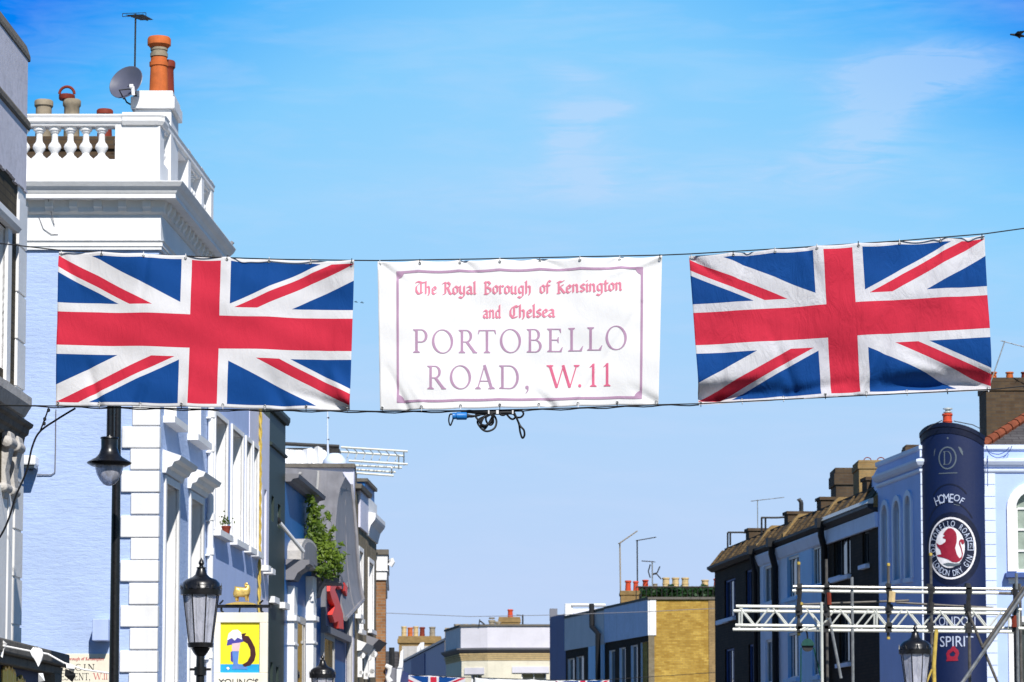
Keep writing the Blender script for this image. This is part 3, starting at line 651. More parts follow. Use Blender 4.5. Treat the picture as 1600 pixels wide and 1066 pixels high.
for i in range(81):
    px = -60 + (1092 + 60) * i / 80
    for (x1, y1), (x2, y2) in zip(bot, bot[1:]):
        if x1 <= px <= x2: yy = y1 + (y2 - y1) * (px - x1) / (x2 - x1)
    pts.append(PB(px, yy + .6 + 2.2 * abs(math.sin(px / 66 * math.pi + .6)) ** 2 * (px > 60), .03))
wire('power_cable', 'slack black cable looping under the bottom hems of the left flag and the banner', pts, .0055, cat='cable', group=None)
# coiled cable hanging under the banner
kx = 150 / 1600
def Q(x, y, dy=0.0): return PB(690 + x * kx, 630 + y * kx, dy)
cb = thing('coiled_cable', 'bundle of spare black cable coiled and knotted under the white banner', 'cable', Q(800, 150))
def spl(pts, n=6):
    out = []; p = [pts[0]] + pts + [pts[-1]]
    for i in range(1, len(p) - 2):
        for j in range(n):
            t = j / n; a, b_, c, d = p[i - 1], p[i], p[i + 1], p[i + 2]
            out.append(tuple(.5 * (2 * b_[q] + (c[q] - a[q]) * t + (2 * a[q] - 5 * b_[q] + 4 * c[q] - d[q]) * t * t + (3 * b_[q] - a[q] - 3 * c[q] + d[q]) * t ** 3) for q in range(len(b_))))
    out.append(pts[-1]); return out
for i, path in enumerate((
    [(800, 190), (640, 260), (600, 330), (680, 440), (770, 470), (880, 420), (915, 320), (890, 230), (830, 170)],
    [(790, 180), (600, 200), (570, 230), (640, 320), (690, 400), (760, 370), (840, 300), (860, 200), (800, 170)],
    [(820, 190), (740, 240), (760, 330), (820, 365), (860, 320), (850, 230), (810, 180)],
    [(860, 190), (800, 310), (720, 430), (660, 420), (660, 330), (720, 220), (800, 180)],
    [(780, 190), (640, 290), (660, 350), (740, 370), (820, 300), (850, 220)],
    [(960, 160), (990, 195), (1040, 200), (1080, 170)],
    [(1080, 180), (1140, 250), (1190, 268), (1230, 230), (1200, 170)],
    [(1200, 150), (1240, 120), (1330, 125), (1365, 180), (1320, 235), (1240, 230), (1190, 160)],
    [(1200, 150), (1240, 230), (1290, 350), (1310, 480), (1345, 580), (1380, 540), (1370, 450), (1310, 380), (1255, 260), (1210, 160)])):
    mb = MB(); mb.tube([Q(x, y, .02 + .015 * math.sin(i * 2 + j * .2)) for j, (x, y) in enumerate(spl(path))], .0088, 7); mb.build('cable_loop', M['black_matt'], cb)
mb = MB(); mb.tube([Q(*p, .02) for p in spl([(330, 165), (450, 140), (560, 150), (700, 150), (900, 165), (1080, 160), (1210, 165)])], .016, 7); mb.tube([Q(*p, .03) for p in spl([(560, 210), (700, 170), (860, 145), (1000, 150), (1200, 145)])], .014, 7); mb.build('cable_bundle', M['black_matt'], cb)
for x in (785, 920, 940, 1185):
    mb = MB(); mb.tube([Q(x, 120, -.01), Q(x, 180, -.01)], .007, 6); mb.build('cable_tie', M['white_clean'], cb)
cp = thing('cable_connector', 'bright blue cable connector hanging at the left of the coiled cable', 'connector', Q(300, 215))
mb = MB(); c = Q(300, 215, .0); ax = (Vector((0, 1, 0)), Vector((0, 0, 1)), Vector((1, 0, 0)))
mb.lathe(c, [(.02, -.062), (.028, -.06), (.028, -.035), (.024, -.03), (.033, -.025), (.033, .055), (.028, .062)], 12, ax); mb.build('connector_body', M['blue_plastic'], cp)
mb = MB(); mb.lathe(c, [(.020, .062), (.012, .09), (.008, .13)], 10, ax); mb.build('strain_relief', M['black_matt'], cp)
mb = MB(); mb.tube([Q(*p) for p in spl([(195, 190), (140, 190), (120, 290), (145, 372), (180, 300), (200, 235)])], .007, 6); mb.tube([Q(*p) for p in spl([(430, 222), (500, 230), (580, 210)])], .008, 6); mb.build('tail_cable', M['black_matt'], cp)
# ------------------------------------------------------------------ building helpers
def wall(mb, fr, s0, s1, z0, z1, ops=()):
    ss = sorted({s0, s1, *[min(max(v, s0), s1) for o in ops for v in o[:2]]}); zs = sorted({z0, z1, *[min(max(v, z0), z1) for o in ops for v in o[2:4]]})
    for a, b_ in zip(ss, ss[1:]):
        for c, d in zip(zs, zs[1:]):
            ms, mz = (a + b_) / 2, (c + d) / 2
            if any(o[0] < ms < o[1] and o[2] < mz < o[3] for o in ops): continue
            mb.quad(fr.pt(a, 0, c), fr.pt(b_, 0, c), fr.pt(b_, 0, d), fr.pt(a, 0, d))
def shell(mb, plan, z0, z1, ops=None, cap=True):
    ops = ops or {}; n = len(plan)
    for i in range(n):
        fr = Fr(plan[i], plan[(i + 1) % n]); wall(mb, fr, 0, fr.len, z0, z1, ops.get(i, ()))
    if cap: mb.add([(p[0], p[1], z1) for p in plan], [tuple(range(n))])
def window(root, fr, op, r=.14, lining='white_clean', pane='glass', bars=(1, 1), sill=.08, sillm=None, fw=.05, arch=False, label=None, surround=0, name='window', sub=True, framem='white_clean'):
    s0, s1, z0, z1 = op[:4]; mb = MB()
    if arch:
        cx = (s0 + s1) / 2; rr = (s1 - s0) / 2; zs = z1 - rr
        prof = [(s0, z0), (s0, zs)] + [(cx - rr * math.cos(R(a)), zs + rr * math.sin(R(a))) for a in range(15, 180, 15)] + [(s1, zs), (s1, z0)]
    else: prof = [(s0, z0), (s0, z1), (s1, z1), (s1, z0)]
    n = len(prof)
    for i in range(n):
        a, b_ = prof[i], prof[(i + 1) % n]; mb.quad(fr.pt(a[0], 0, a[1]), fr.pt(b_[0], 0, b_[1]), fr.pt(b_[0], -r, b_[1]), fr.pt(a[0], -r, a[1]))
    if surround:
        if arch:
            k = (rr + surround) / rr; pts_o = [(cx + (p[0] - cx) * k, zs + (p[1] - zs) * k if p[1] > zs else p[1]) for p in prof]
            for i in range(n - 1):
                a, b_, c, d = prof[i], prof[i + 1], pts_o[i + 1], pts_o[i]
                mb.hexa([fr.pt(q[0], dd, q[1]) for dd in (-.02, .045) for q in (a, b_, c, d)])
        else:
            mb.box(fr, s0 - surround, s0, -.02, .03, z0, z1 + surround); mb.box(fr, s1, s1 + surround, -.02, .03, z0, z1 + surround); mb.box(fr, s0, s1, -.02, .028, z1, z1 + surround)
    wn = mb.build(name, M[lining], root, label=label)
    mb = MB(); mb.add([fr.pt(p[0], -r + .01, p[1]) for p in prof], [tuple(range(n))]); mb.build('pane', M[pane], root, wn)
    if sub:
        mb = MB(); d0, d1 = -r + .015, -r + .05
        mb.box(fr, s0, s0 + fw, d0, d1, z0, z1 if not arch else zs); mb.box(fr, s1 - fw, s1, d0, d1, z0, z1 if not arch else zs)
        mb.box(fr, s0 + fw, s1 - fw, d0, d1, z0, z0 + fw)
        if not arch: mb.box(fr, s0 + fw, s1 - fw, d0, d1, z1 - fw, z1)
        nx, nz = bars; zt = z1 if not arch else zs
        for i in range(1, nx + 1): x = s0 + (s1 - s0) * i / (nx + 1); mb.box(fr, x - fw * .35, x + fw * .35, d0, d1 - .012, z0 + fw, z1 - fw)
        for i in range(1, nz + 1): z = z0 + (zt - z0) * i / (nz + 1) if not arch else z0 + (zt - z0) * i / nz; mb.box(fr, s0 + fw, s1 - fw, d0, d1 - .006, z - fw * .4, z + fw * .4)
        mb.build('frame', M[framem], root, wn)
        if sill:
            mb = MB(); mb.box(fr, s0 - .06, s1 + .06, -.02, sill, z0 - .09, z0 + .004); mb.build('sill', M[sillm or lining], root, wn)
    return wn
def pot(mb, c, r, h, kind=0, n=14):
    if kind == 0: pr = [(r * .95, 0), (r * .8, h * .75), (r * .82, h * .8), (r * 1.02, h * .84), (r * 1.02, h * .96), (r * .9, h), (r * .6, h), (r * .55, h * .8)]
    else: pr = [(r, 0), (r * .95, h * .35), (r * 1.06, h * .38), (r * 1.06, h * .44), (r * .95, h * .47), (r * .95, h * .82), (r * 1.12, h * .86), (r * 1.12, h * .97), (r, h), (r * .7, h), (r * .65, h * .8)]
    mb.lathe(c, pr, n)
def chimney(root, x0, x1, y0, y1, z0, z1, m, cap=.18, proud=.05, pots=(), parent=None, capm=None, name='chimney'):
    mb = MB(); mb.extrude([(x0, y0), (x1, y0), (x1, y1), (x0, y1)], z0, z1 - cap)
    p = proud; mb.extrude([(x0 - p, y0 - p), (x1 + p, y0 - p), (x1 + p, y1 + p), (x0 - p, y1 + p)], z1 - cap, z1 - cap * .35)
    mb.extrude([(x0 - p * .4, y0 - p * .4), (x1 + p * .4, y0 - p * .4), (x1 + p * .4, y1 + p * .4), (x0 - p * .4, y1 + p * .4)], z1 - cap * .35, z1)
    st = mb.build(name, M[m], root, parent, bevel=.012)
    for i, (x, y, r, h, mt, kd) in enumerate(pots):
        mb = MB(); pot(mb, (x, y, z1 - .02), r, h, kd); mb.build('chimney_pot', M[mt], root, st)
    return st
def front_pots(Y, z, items):   # (px centre, px top, px width, material, kind)
    return [(P(px, 700, Y).x, Y + .25, w_ / FPX * Y / 2, ZP(py, Y) - z, mt, kd) for px, py, w_, mt, kd in items]
def pipe(root, pts, r, m, name='downpipe', collars=0):
    mb = MB(); mb.tube(pts, r, 8)
    if collars:
        a, b_ = Vector(pts[0]), Vector(pts[-1])
        for i in range(1, collars): p = a.lerp(b_, i / collars); d = (b_ - a).normalized() * .035; mb.tube([p - d, p + d], r * 1.3, 8)
    return mb.build(name, M[m], root)
# ------------------------------------------------------------------ near-left shop house
NB = P(34, 600, 27); dN = Vector((.0216, 1)); NA = (NB.x - 14 * dN.x, NB.y - 14)
NP = [NA, (NB.x, NB.y), (-14, 27), (-14, 13)]; NF = Fr(NP[0], NP[1])
zt = NF.Z(41, 96)
h = thing('shop_house', 'grey rendered and sooty brick shop house at the far left with dark stone cornice', 'building', (-8, 20, 0))
zr = NF.Z(36, 296)
opw = (NF.S(-34), NF.S(1), NF.Z(2, 575), NF.Z(2, 352))
mb = MB(); shell(mb, NP, 0, zr, {0: [opw]}); mb.build('wall', M['brick_near'], h)
mb = MB(); mb.box(NF, 0, NF.len - .05, -.2, .025, zr, zt); 
for i in range(40): mb.box(NF, 8 + i * .15, 8.15 + i * .15, -.05, .03, zr - .05 * random.random(), zr)
mb.extrude([(-14, 13.05), (NA[0] - .2, 13.05), (NB.x - .2, 26.98), (-14, 26.98)], zr, zt); mb.build('parapet', M['grey_render'], h)
mb = MB(); mb.sweep(NP[:3], [(-.3, zt), (.035, zt), (.035, zt + .05), (.0, zt + .16), (-.3, zt + .16)]); za, zb = NF.Z(41, 195), NF.Z(41, 206)
mb.sweep([NP[0], NP[1]], [(.02, zb), (.04, zb), (.05, zb + .02), (.05, za), (.02, za + .05)]); mb.build('coping', M['coping'], h, bevel=.01)
mb = MB(); s1 = NF.len; mb.box(NF, s1 - .36, s1 + .012, -.02, .012, 2.0, zr - .02)
for k in range(11):
    z = 2.05 + k * .45
    if z + .42 < zr: mb.box(NF, s1 - .37, s1 + .02, -.03, .028, z, z + .425)
mb.build('corner_strip', M['white'], h)
window(h, NF, opw, .12, 'white', bars=(1, 1), sill=0)
mb = MB(); mb.box(NF, opw[1], NF.S(7), -.02, .03, opw[2] - .1, opw[3] + .02); mb.box(NF, opw[0] - .3, opw[0], -.02, .035, opw[2] - .1, opw[3] + .02)
mb.sweep([NF.pt(opw[0] - .4, 0, 0), NF.pt(NF.S(12), 0, 0)], [(0, opw[3] + .02), (.06, opw[3] + .02), (.09, opw[3] + .06), (.09, opw[3] + .12), (.04, opw[3] + .17), (0, opw[3] + .17)])
mb.build('window_surround', M['white'], h)
mb = MB(); z = NF.Z(15, 622); mb.sweep([NF.pt(7, 0, 0), NF.pt(NF.S(27), 0, 0)], [(0, z - .14), (.06, z - .12), (.12, z - .02), (.12, z + .06), (0, z + .09)]); mb.build('sill_course', M['stone'], h)
z = NF.Z(30, 690)
mb = MB(); mb.sweep([NF.pt(6, 0, 0), NF.pt(NF.S(33, 680), 0, 0)], [(0, z - .02), (.03, z), (.04, z + .05), (.07, z + .07), (.08, z + .12), (.11, z + .14), (.12, z + .17), (0, z + .2)]); mb.build('shop_cornice', M['coping'], h)
for a in (NF.S(4), NF.S(17)):
    mb = MB(); q = [(0, z - .6), (.03, z - .62), (.06, z - .5), (.04, z - .36), (.07, z - .2), (.10, z - .08), (.08, z), (0, z)]
    w_ = .13; n = len(q); A_ = [NF.pt(a - w_, o, zz) for o, zz in q]; B_ = [NF.pt(a + w_ * .6, o, zz) for o, zz in q]
    mb.add(A_ + B_, [tuple(range(n)), tuple(range(2 * n - 1, n - 1, -1))] + [((i + 1) % n, i, n + i, n + (i + 1) % n) for i in range(n)])
    ax = (NF.pt(0, 1, 0) - NF.pt(0, 0, 0), Vector((0, 0, 1)), NF.pt(1, 0, 0) - NF.pt(0, 0, 0))
    for dd, zz, rr in ((.06, z - .1, .055), (.03, z - .52, .045)): mb.lathe(NF.pt(a - .05, dd, zz), [(rr * .3, -w_ - .02), (rr, -w_), (rr, w_), (rr * .3, w_ + .02)], 14, ax)
    mb.build('scroll_bracket', M['stone'], h, bevel=.01)
zb = NF.Z(10, 1012)
mb = MB(); mb.box(NF, NF.S(-30), NF.S(8), -.02, .018, zb, z - .5); mb.box(NF, NF.S(9), NF.S(15.5), -.02, .026, zb, z - .55); mb.build('shop_pilaster', M['white'], h, bevel=.012)
# shopfront fascia round the corner
zf = ZP(1018, 26.4); F0 = NF.pt(0, .0, 0); xs_ = P(84, 1030, 26.2).x
mb = MB(); mb.extrude([(NB.x - 1.5, 13.2), (xs_ - .02, 13.2), (xs_, 26.2), (xs_, 27.15), (NB.x - 1.5, 27.15)], zf - .12, zf); mb.extrude([(NB.x - 1.5, 13.2), (xs_ - .06, 13.2), (xs_ - .06, 27.1), (NB.x - 1.5, 27.1)], zf - .2, zf - .12); mb.build('fascia_cornice', M['coping'], h, bevel=.015)
mb = MB(); mb.extrude([(NB.x - 1.4, 13.2), (xs_ - .16, 13.2), (xs_ - .16, 26.6), (NB.x - 1.4, 26.6)], zf - .85, zf - .2); mb.build('fascia', M['navy'], h)
mb = MB(); mb.extrude([(xs_ - .2, 26.6), (xs_ - .05, 26.6), (xs_ - .05, 27.0), (xs_ - .2, 27.0)], .1, zf - .2); mb.build('door_post', M['coping'], h)
LFf = Fr((xs_ - .16, 13.2), (xs_ - .16, 26.6))
mb = MB()
for px, py in ((3, 1042), (8, 1040), (13, 1043), (17, 1048), (23, 1060), (29, 1057), (33, 1063)):
    s_, z_ = LFf.hit(px, py); mb.tube([LFf.pt(s_ - .05, .02, z_ - .25), LFf.pt(s_ - .05, .02, z_ - .03), LFf.pt(s_, .02, z_), LFf.pt(s_ + .06, .02, z_ - .03), LFf.pt(s_ + .06, .02, z_ - .25)], .018, 6)
mb.build('gilt_lettering', M['gold'], h)
# ------------------------------------------------------------------ blue corner house (left)
CY = 38.3; C1 = P(245, 720, CY); dS = Vector((.045, 1)).normalized()
LSA = (C1.x, CY); LS = Fr(LSA, (C1.x + dS.x * 60, CY + dS.y * 60))
F1 = LS.pt(4.75, 0, 0); P1 = [(-12, CY), LSA, (F1.x, F1.y), (-12, F1.y)]; FF = Fr(P1[0], P1[1])
ch = thing('corner_house', 'lavender blue corner house with white quoins, bracketed cornice and balustraded parapet', 'building', (-8, 40, 0))
zc = ZP(336, CY); 
w1 = [(LS.S(257.5, 820), LS.S(276.5, 800), 2.4, LS.Z(262, 757)), (LS.S(296.5, 820), LS.S(315, 820), 2.4, LS.Z(300, 785))]
w2 = [(LS.S(256.5, 640), LS.S(276, 640), LS.Z(262, 655), LS.Z(262, 470)), (LS.S(294, 670), LS.S(314, 670), LS.Z(300, 690), LS.Z(300, 540))]
w1[1] = (w1[1][0], w1[1][1], 2.4, w1[0][3]); w2[1] = (w2[1][0], w2[1][1], w2[0][2], w2[0][3])
mb = MB(); shell(mb, P1, 0, zc + .3, {1: w1 + w2}, cap=False); mb.build('wall', M['lavender'], ch)
for op in w2:
    wn = window(ch, LS, op, .26, 'white', bars=(1, 1), sill=.16, surround=0)
for op in w1:
    wn = window(ch, LS, op, .30, 'white', bars=(1, 2), sill=.12, surround=.10)
    mb = MB(); z = op[3] + .12
    mb.sweep([LS.pt(op[0] - .24, 0, 0), LS.pt(op[0] - .22, 0, 0), LS.pt(op[1] + .22, 0, 0), LS.pt(op[1] + .24, 0, 0)], [(0, z), (.05, z), (.07, z + .07), (.13, z + .09), (.16, z + .15), (.23, z + .17), (.26, z + .23), (.0, z + .32)])
    mb.build('hood', M['white'], ch, wn)
# entablature and cornice
zA = ZP(391, CY); zB = ZP(378, CY); zS = ZP(309, CY - .28); zK = ZP(302.5, CY - .28); zT = ZP(283, CY - .34)
path = [P1[0], P1[1], P1[2]]
mb = MB(); mb.sweep(path, [(-.1, zA), (.04, zA), (.04, zA + .04), (.055, zA + .045), (.055, zB - .02), (.075, zB), (.0, zB + .02), (-.1, zB + .02)]); mb.build('architrave', M['white'], ch)
mb = MB(); mb.sweep(path, [(-.1, zB + .02), (.025, zB + .02), (.025, zc), (-.1, zc)]); mb.build('frieze', M['white'], ch)
mb = MB(); mb.sweep(path, [(-.1, zc), (.04, zc), (.07, zc + .03), (.07, zc + .09), (.10, zS), (.26, zS), (.26, zK), (.27, zK + .01), (.29, zK + .05), (.335, zK + .09), (.37, zT - .012), (.37, zT), (-.1, zT + .05)]); mb.build('cornice', M['white'], ch)
def modillion(fr, s_):
    mb = MB(); w_ = .055; q = [(.05, zS - .15), (.09, zS - .15), (.11, zS - .11), (.13, zS - .09), (.14, zS - .001), (.05, zS - .001)]
    A_ = [fr.pt(s_ - w_, o, z) for o, z in q]; B_ = [fr.pt(s_ + w_, o, z) for o, z in q]; n = len(q)
    mb.add(A_ + B_, [tuple(range(n)), tuple(range(2 * n - 1, n - 1, -1))] + [((i + 1) % n, i, n + i, n + (i + 1) % n) for i in range(n)]); mb.build('modillion', M['white'], ch)
xx = C1.x - .16
while xx > -7.3: modillion(FF, xx + 12); xx -= .332
s_ = .17
while s_ < 4.6: modillion(LS, s_); s_ += .332
# parapet with balustrade
zR1 = ZP(179, CY); zR0 = ZP(196, CY); zP = ZP(249, CY)
mb = MB(); mb.sweep(path, [(-.24, zT - .1), (.0, zT - .1), (.0, zP), (-.24, zP)])
mb.build('parapet_base', M['white'], ch)
mb = MB(); mb.sweep(path, [(-.26, zR0), (-.01, zR0), (.0, zR0 + .03), (.03, zR0 + .05), (.03, zR0 + .1), (.045, zR1 - .02), (.03, zR1), (-.26, zR1)]); 
xr = FF.S(246, 215); xl = FF.S(180, 215)
mb.sweep([FF.pt(xl + .1, .02, 0), FF.pt(xr, .02, 0), LS.pt(.02, .02, 0), LS.pt(.35, .02, 0)], [(-.1, zR0 + .002), (.01, zR0 + .002), (.04, zR0 + .052), (.04, zR0 + .1), (.055, zR1 - .02), (.03, zR1 + .02), (-.1, zR1 + .02)]); mb.build('parapet_rail', M['white'], ch)
mb = MB(); mb.box(FF, xl, xr, -.24, -.002, zP, zR0); mb.box(LS, .0, .34, -.24, -.003, zP, zR0)
mb.build('parapet_pier', M['white'], ch)
for a in (2.3, 3.55, 4.5): mb = MB(); mb.box(LS, a, a + .24, -.26, .02, zP - .02, zR1 + .03); mb.build('parapet_pier', M['white'], ch)
mb = MB(); mb.box(LS, 2.6, 4.7, -.17, -.13, zP, zR0); mb.build('parapet_panel', M['white'], ch)
bp = [(.115, 0), (.108, .03), (.055, .08), (.046, .105), (.058, .13), (.086, .175), (.09, .20), (.075, .235), (.05, .265), (.043, .30), (.043, .385), (.062, .40), (.062, .42), (.085, .43), (.085, .48)]
hb = zR0 - zP
balx = [P(x, 220, CY).x for x in (34.5, 59.3, 83.5, 108, 132.3, 157)] + [P(10.2 - 24.4 * k, 220, CY).x for k in range(4)]
mb0 = MB(); mb0.lathe((balx[0], CY + .12, zP), [(r, z * hb / .48) for r, z in bp], 16); b0 = mb0.build('baluster', M['white'], ch)
for x in balx[1:]: c = b0.copy(); C.objects.link(c); c.parent = ch; c.location = (x - balx[0], 0, 0)
for a in [.5, .7, .9] + [2.7 + .21 * k for k in range(4)] + [3.95, 4.15, 4.35]:
    q = LS.pt(a, -.12, zP); c = b0.copy(); C.objects.link(c); c.parent = ch; c.location = (q.x - balx[0], q.y - CY - .12, 0)
mb = MB(); mb.add([(-12, CY + .1, zT - .05), (C1.x - .1, CY + .1, zT - .05), (F1.x - .1, F1.y - .05, zT - .05), (-12, F1.y - .05, zT - .05)], [(0, 1, 2, 3)]); mb.build('roof', M['lead'], ch)
# quoins
mb = MB(); zq = ZP(640, CY) + .9; i = 0
pit = .3035; zq0 = ZP(666.5, CY)
for k in range(-26, 3):
    z0 = zq0 + k * pit; wide = (k % 2 == 0); ww = .475 if wide else .345
    if z0 < .1: continue
    ww += random.uniform(-.012, .012); mb.box(FF, FF.len - ww, FF.len + .04, -.05, .04 + random.uniform(-.006, .004), z0 - pit + random.uniform(.008, .018), z0 - random.uniform(0, .005)); mb.box(LS, -.001, .10 if wide else .05, -.04, .039, z0 - pit + .013, z0 - .001)
mb.build('quoins', M['white'], ch, bevel=.012)
# chimney on the corner
cyk = 39.0; xa, xb = P(210, 200, cyk).x, P(267.5, 200, cyk).x; zk = ZP(142, cyk)
ck = chimney(ch, xa, xb, cyk, cyk + .85, zT - .06, zk, 'white', .26, .05)
mb = MB(); cx = P(244, 120, cyk).x; f_ = lambda py: ZP(py, cyk + .3) - zk
mb.lathe((cx, cyk + .3, zk - .01), [(.135, 0), (.12, f_(104)), (.135, f_(103)), (.135, f_(97)), (.118, f_(96)), (.115, f_(90)), (.10, f_(89)), (.10, f_(76)), (.12, f_(75)), (.15, f_(71)), (.165, f_(70)), (.165, f_(61)), (.15, f_(58)), (.09, f_(58)), (.08, f_(75))], 20); cpot = mb.build('chimney_pot', M['terracotta'], ch, ck)
mb = MB(); mb.lathe((cx, cyk + .3, zk), [(.124, f_(89.5)), (.124, f_(84)), (.112, f_(83.5)), (.112, f_(80)), (.122, f_(79.5)), (.122, f_(76))], 20); mb.build('clay_collar', M['buff_grey'], ch, ck)
mb = MB(); pot(mb, (P(253, 120, cyk).x, cyk + .62, zk - .01), .11, ZP(94, cyk + .6) - zk, 0); mb.build('chimney_pot', M['terra_dark'], ch, ck)
# back chimney with three pots
Yb = 41.2; zb = ZP(213, Yb)
ck = chimney(ch, P(-20, 200, Yb).x, P(184, 200, Yb).x, Yb, Yb + .7, zT - .05, zb, 'brick_chim', .2, .04, front_pots(Yb, zb, [(56.5, 149, 27, 'buff_grey', 1), (153.5, 163.5, 26, 'terra_dark', 0), (101, 148, 26, 'buff_grey', 1)]))
mb = MB(); c = P(100.5, 143, Yb); c.y += .25; mb.tube([c + Vector((math.cos(a) * .11, 0, .02 + math.sin(a) * .11)) for a in [k * math.pi / 10 - .0 for k in range(11)]], .022, 7); mb.lathe(c + Vector((0, 0, -.07)), [(.11, 0), (.12, .02), (.12, .07), (.1, .08), (.0, .08)], 14); mb.build('hoop_cowl', M['terra_dark'], ch, ck)
# downpipe, wall boxes
a, b_ = LS.pt(LS.S(323.5, 700), .06, 2.0), LS.pt(LS.S(323.5, 700), .06, zc - .3); mb = MB(); mb.tube([a, b_], .05, 10)
for k in range(14): z = 2.2 + k * .52; mb.tube([LS.pt(LS.S(323.5, 700), .06, z), LS.pt(LS.S(323.5, 700), .06, z + .1)], .066, 10); mb.box(LS, LS.S(323.5, 700) - .09, LS.S(323.5, 700) + .09, 0, .07, z - .02, z + .0)
mb.build('downpipe', M['white_clean'], ch)
mb = MB(); mb.box(FF, FF.S(149, 990), FF.S(174, 990), 0, .3, ZP(1001, CY - .3), ZP(967, CY - .3)); mb.build('wall_box', M['lav_smooth'], ch, bevel=.01)
for pts in ([P(71, 283, CY - .36), P(77, 320, CY - .1), P(85, 352, CY - .04)], [P(61, 340, CY - .03), P(68, 358, CY - .035), P(80, 366, CY - .04), P(91, 367, CY - .03)]): mb = MB(); mb.tube(pts, .005, 5); mb.build('wall_cable', M['grey_soffit'], ch)
mb = MB(); mb.tube([P(87.5, 640, CY - .02), P(87, 700, CY - .02), P(86, 738, CY - .02), P(80, 742, CY - .02), P(58, 742, CY - .02)], .008, 5); mb.build('wall_cable', M['grey_soffit'], ch)
mb = MB(); mb.tube([P(364, 378, LS.pt(4.6, 0, 0).y), P(356, 388, LS.pt(4.6, 0, 0).y), P(352, 440, LS.pt(4.6, 0, 0).y)], .03, 8); mb.build('parapet_outlet', M['lead'], ch)
fl = thing('floodlight', 'white box floodlight on an arm high on the blue corner wall', 'light', P(52, 720, CY))
mb = MB(); q = [P(41, 712, CY - .02), P(65, 712, CY - .45), P(63, 726, CY - .45), P(41, 733, CY - .02)]; mb.box(FF, FF.S(38, 720), FF.S(62, 720), .05, .34, ZP(727, CY - .3), ZP(712, CY - .3)); mb.build('lamp_housing', M['white_clean'], fl, bevel=.02)
mb = MB(); mb.box(FF, FF.S(40, 720), FF.S(60, 720), .07, .32, ZP(731, CY - .3), ZP(727, CY - .3)); mb.build('lamp_lens', M['glass'], fl)
mb = MB(); mb.box(FF, FF.S(46, 720), FF.S(52, 720), 0, .06, ZP(735, CY), ZP(716, CY)); mb.build('wall_plate', M['iron'], fl)
# street sign on the blue wall
SY = CY - .05; sg = thing('street_sign', 'cream street name plate with black lettering and red postcode, low on the blue wall', 'sign', P(120, 1060, SY))
SF = Fr((P(60, 1050, SY).x, SY), (P(200, 1050, SY).x, SY)); sF = SF.S(176, 1050)
mb = MB(); mb.box(SF, SF.S(70, 1050), sF, -.03, .0, ZP(1084, SY), ZP(1021.5, SY)); mb.build('sign_board', M['cream_board'], sg, bevel=.006)
on = lambda x, y: P(x, -y, SY - .003)
on2 = lambda x, y: Vector((P(x, -y, SY).x, SY - .004, P(800, -y, SY).z))
k = 190 / 1220; q = lambda x, y: (x * k, -(900 + y * k))
mb = MB(); 
for t_, a, e, yb, yt in (('ELGIN', 615, 950, 950, 885), ('CRESCENT,', 505, 905, 1045, 975)):
    sh = word(SERIF, t_, a * k, e * k, -(900 + yb * k), -(900 + yb * k), (yb - yt) * k, .22 if t_ == 'ELGIN' else .06); fill(mb, sh, on2, .28)
mb.build('lettering', M['ink_black'], sg)
mb = MB(); fill(mb, word(SERIF, 'W.11', 935 * k, 1080 * k, -(900 + 1038 * k), -(900 + 1038 * k), 64 * k, .04), on2, .28)
fill(mb, word(BLS, 'The Royal Borough of Kensington', 480 * k, 1045 * k, -(900 + 846 * k), -(900 + 846 * k), 3.2, 0), on2, .25); mb.build('lettering', M['ink_signred'], sg)
# satellite dish and aerial on the corner chimney
sd_ = thing('satellite_dish', 'round grey satellite dish on the white corner chimney, beside the terracotta pot', 'satellite dish', P(208, 150, cyk))
dc = P(199, 131, cyk - .12); nrm = Vector((-.38, -.86, .34)).normalized(); ux = nrm.cross(Vector((0, 0, 1))).normalized(); uy = ux.cross(nrm)
mb = MB(); ax = (ux, uy, nrm); mb.lathe(dc, [(.0, -.05), (.1, -.04), (.18, -.01), (.255, .035), (.262, .04), (.255, .045), (.18, .006), (.1, -.025), (.001, -.035)], 28, ax); mb.build('reflector', M['dishgrey'], sd_)
lp = P(205, 139, cyk - .3); mb = MB(); mb.tube([dc + uy * -.25, dc + uy * -.2 + nrm * .15, lp], .012, 6); mb.build('arm', M['iron'], sd_); mb = MB(); mb.tube([P(194, 152, cyk - .1), P(198, 160, cyk), P(207, 165, cyk)], .012, 6); mb.tube([P(207, 165, cyk), P(212, 150, cyk), dc - nrm * .04], .03, 8); mb.build('mount', M['iron'], sd_)
mb = MB(); mb.tube([lp + Vector((-.02, 0, .03)), lp + Vector((.03, .0, .03))], .035, 10); mb.tube([lp + Vector((.02, .0, .03)), lp + Vector((.03, 0, -.09))], .025, 8); mb.build('receiver', M['white_clean'], sd_)
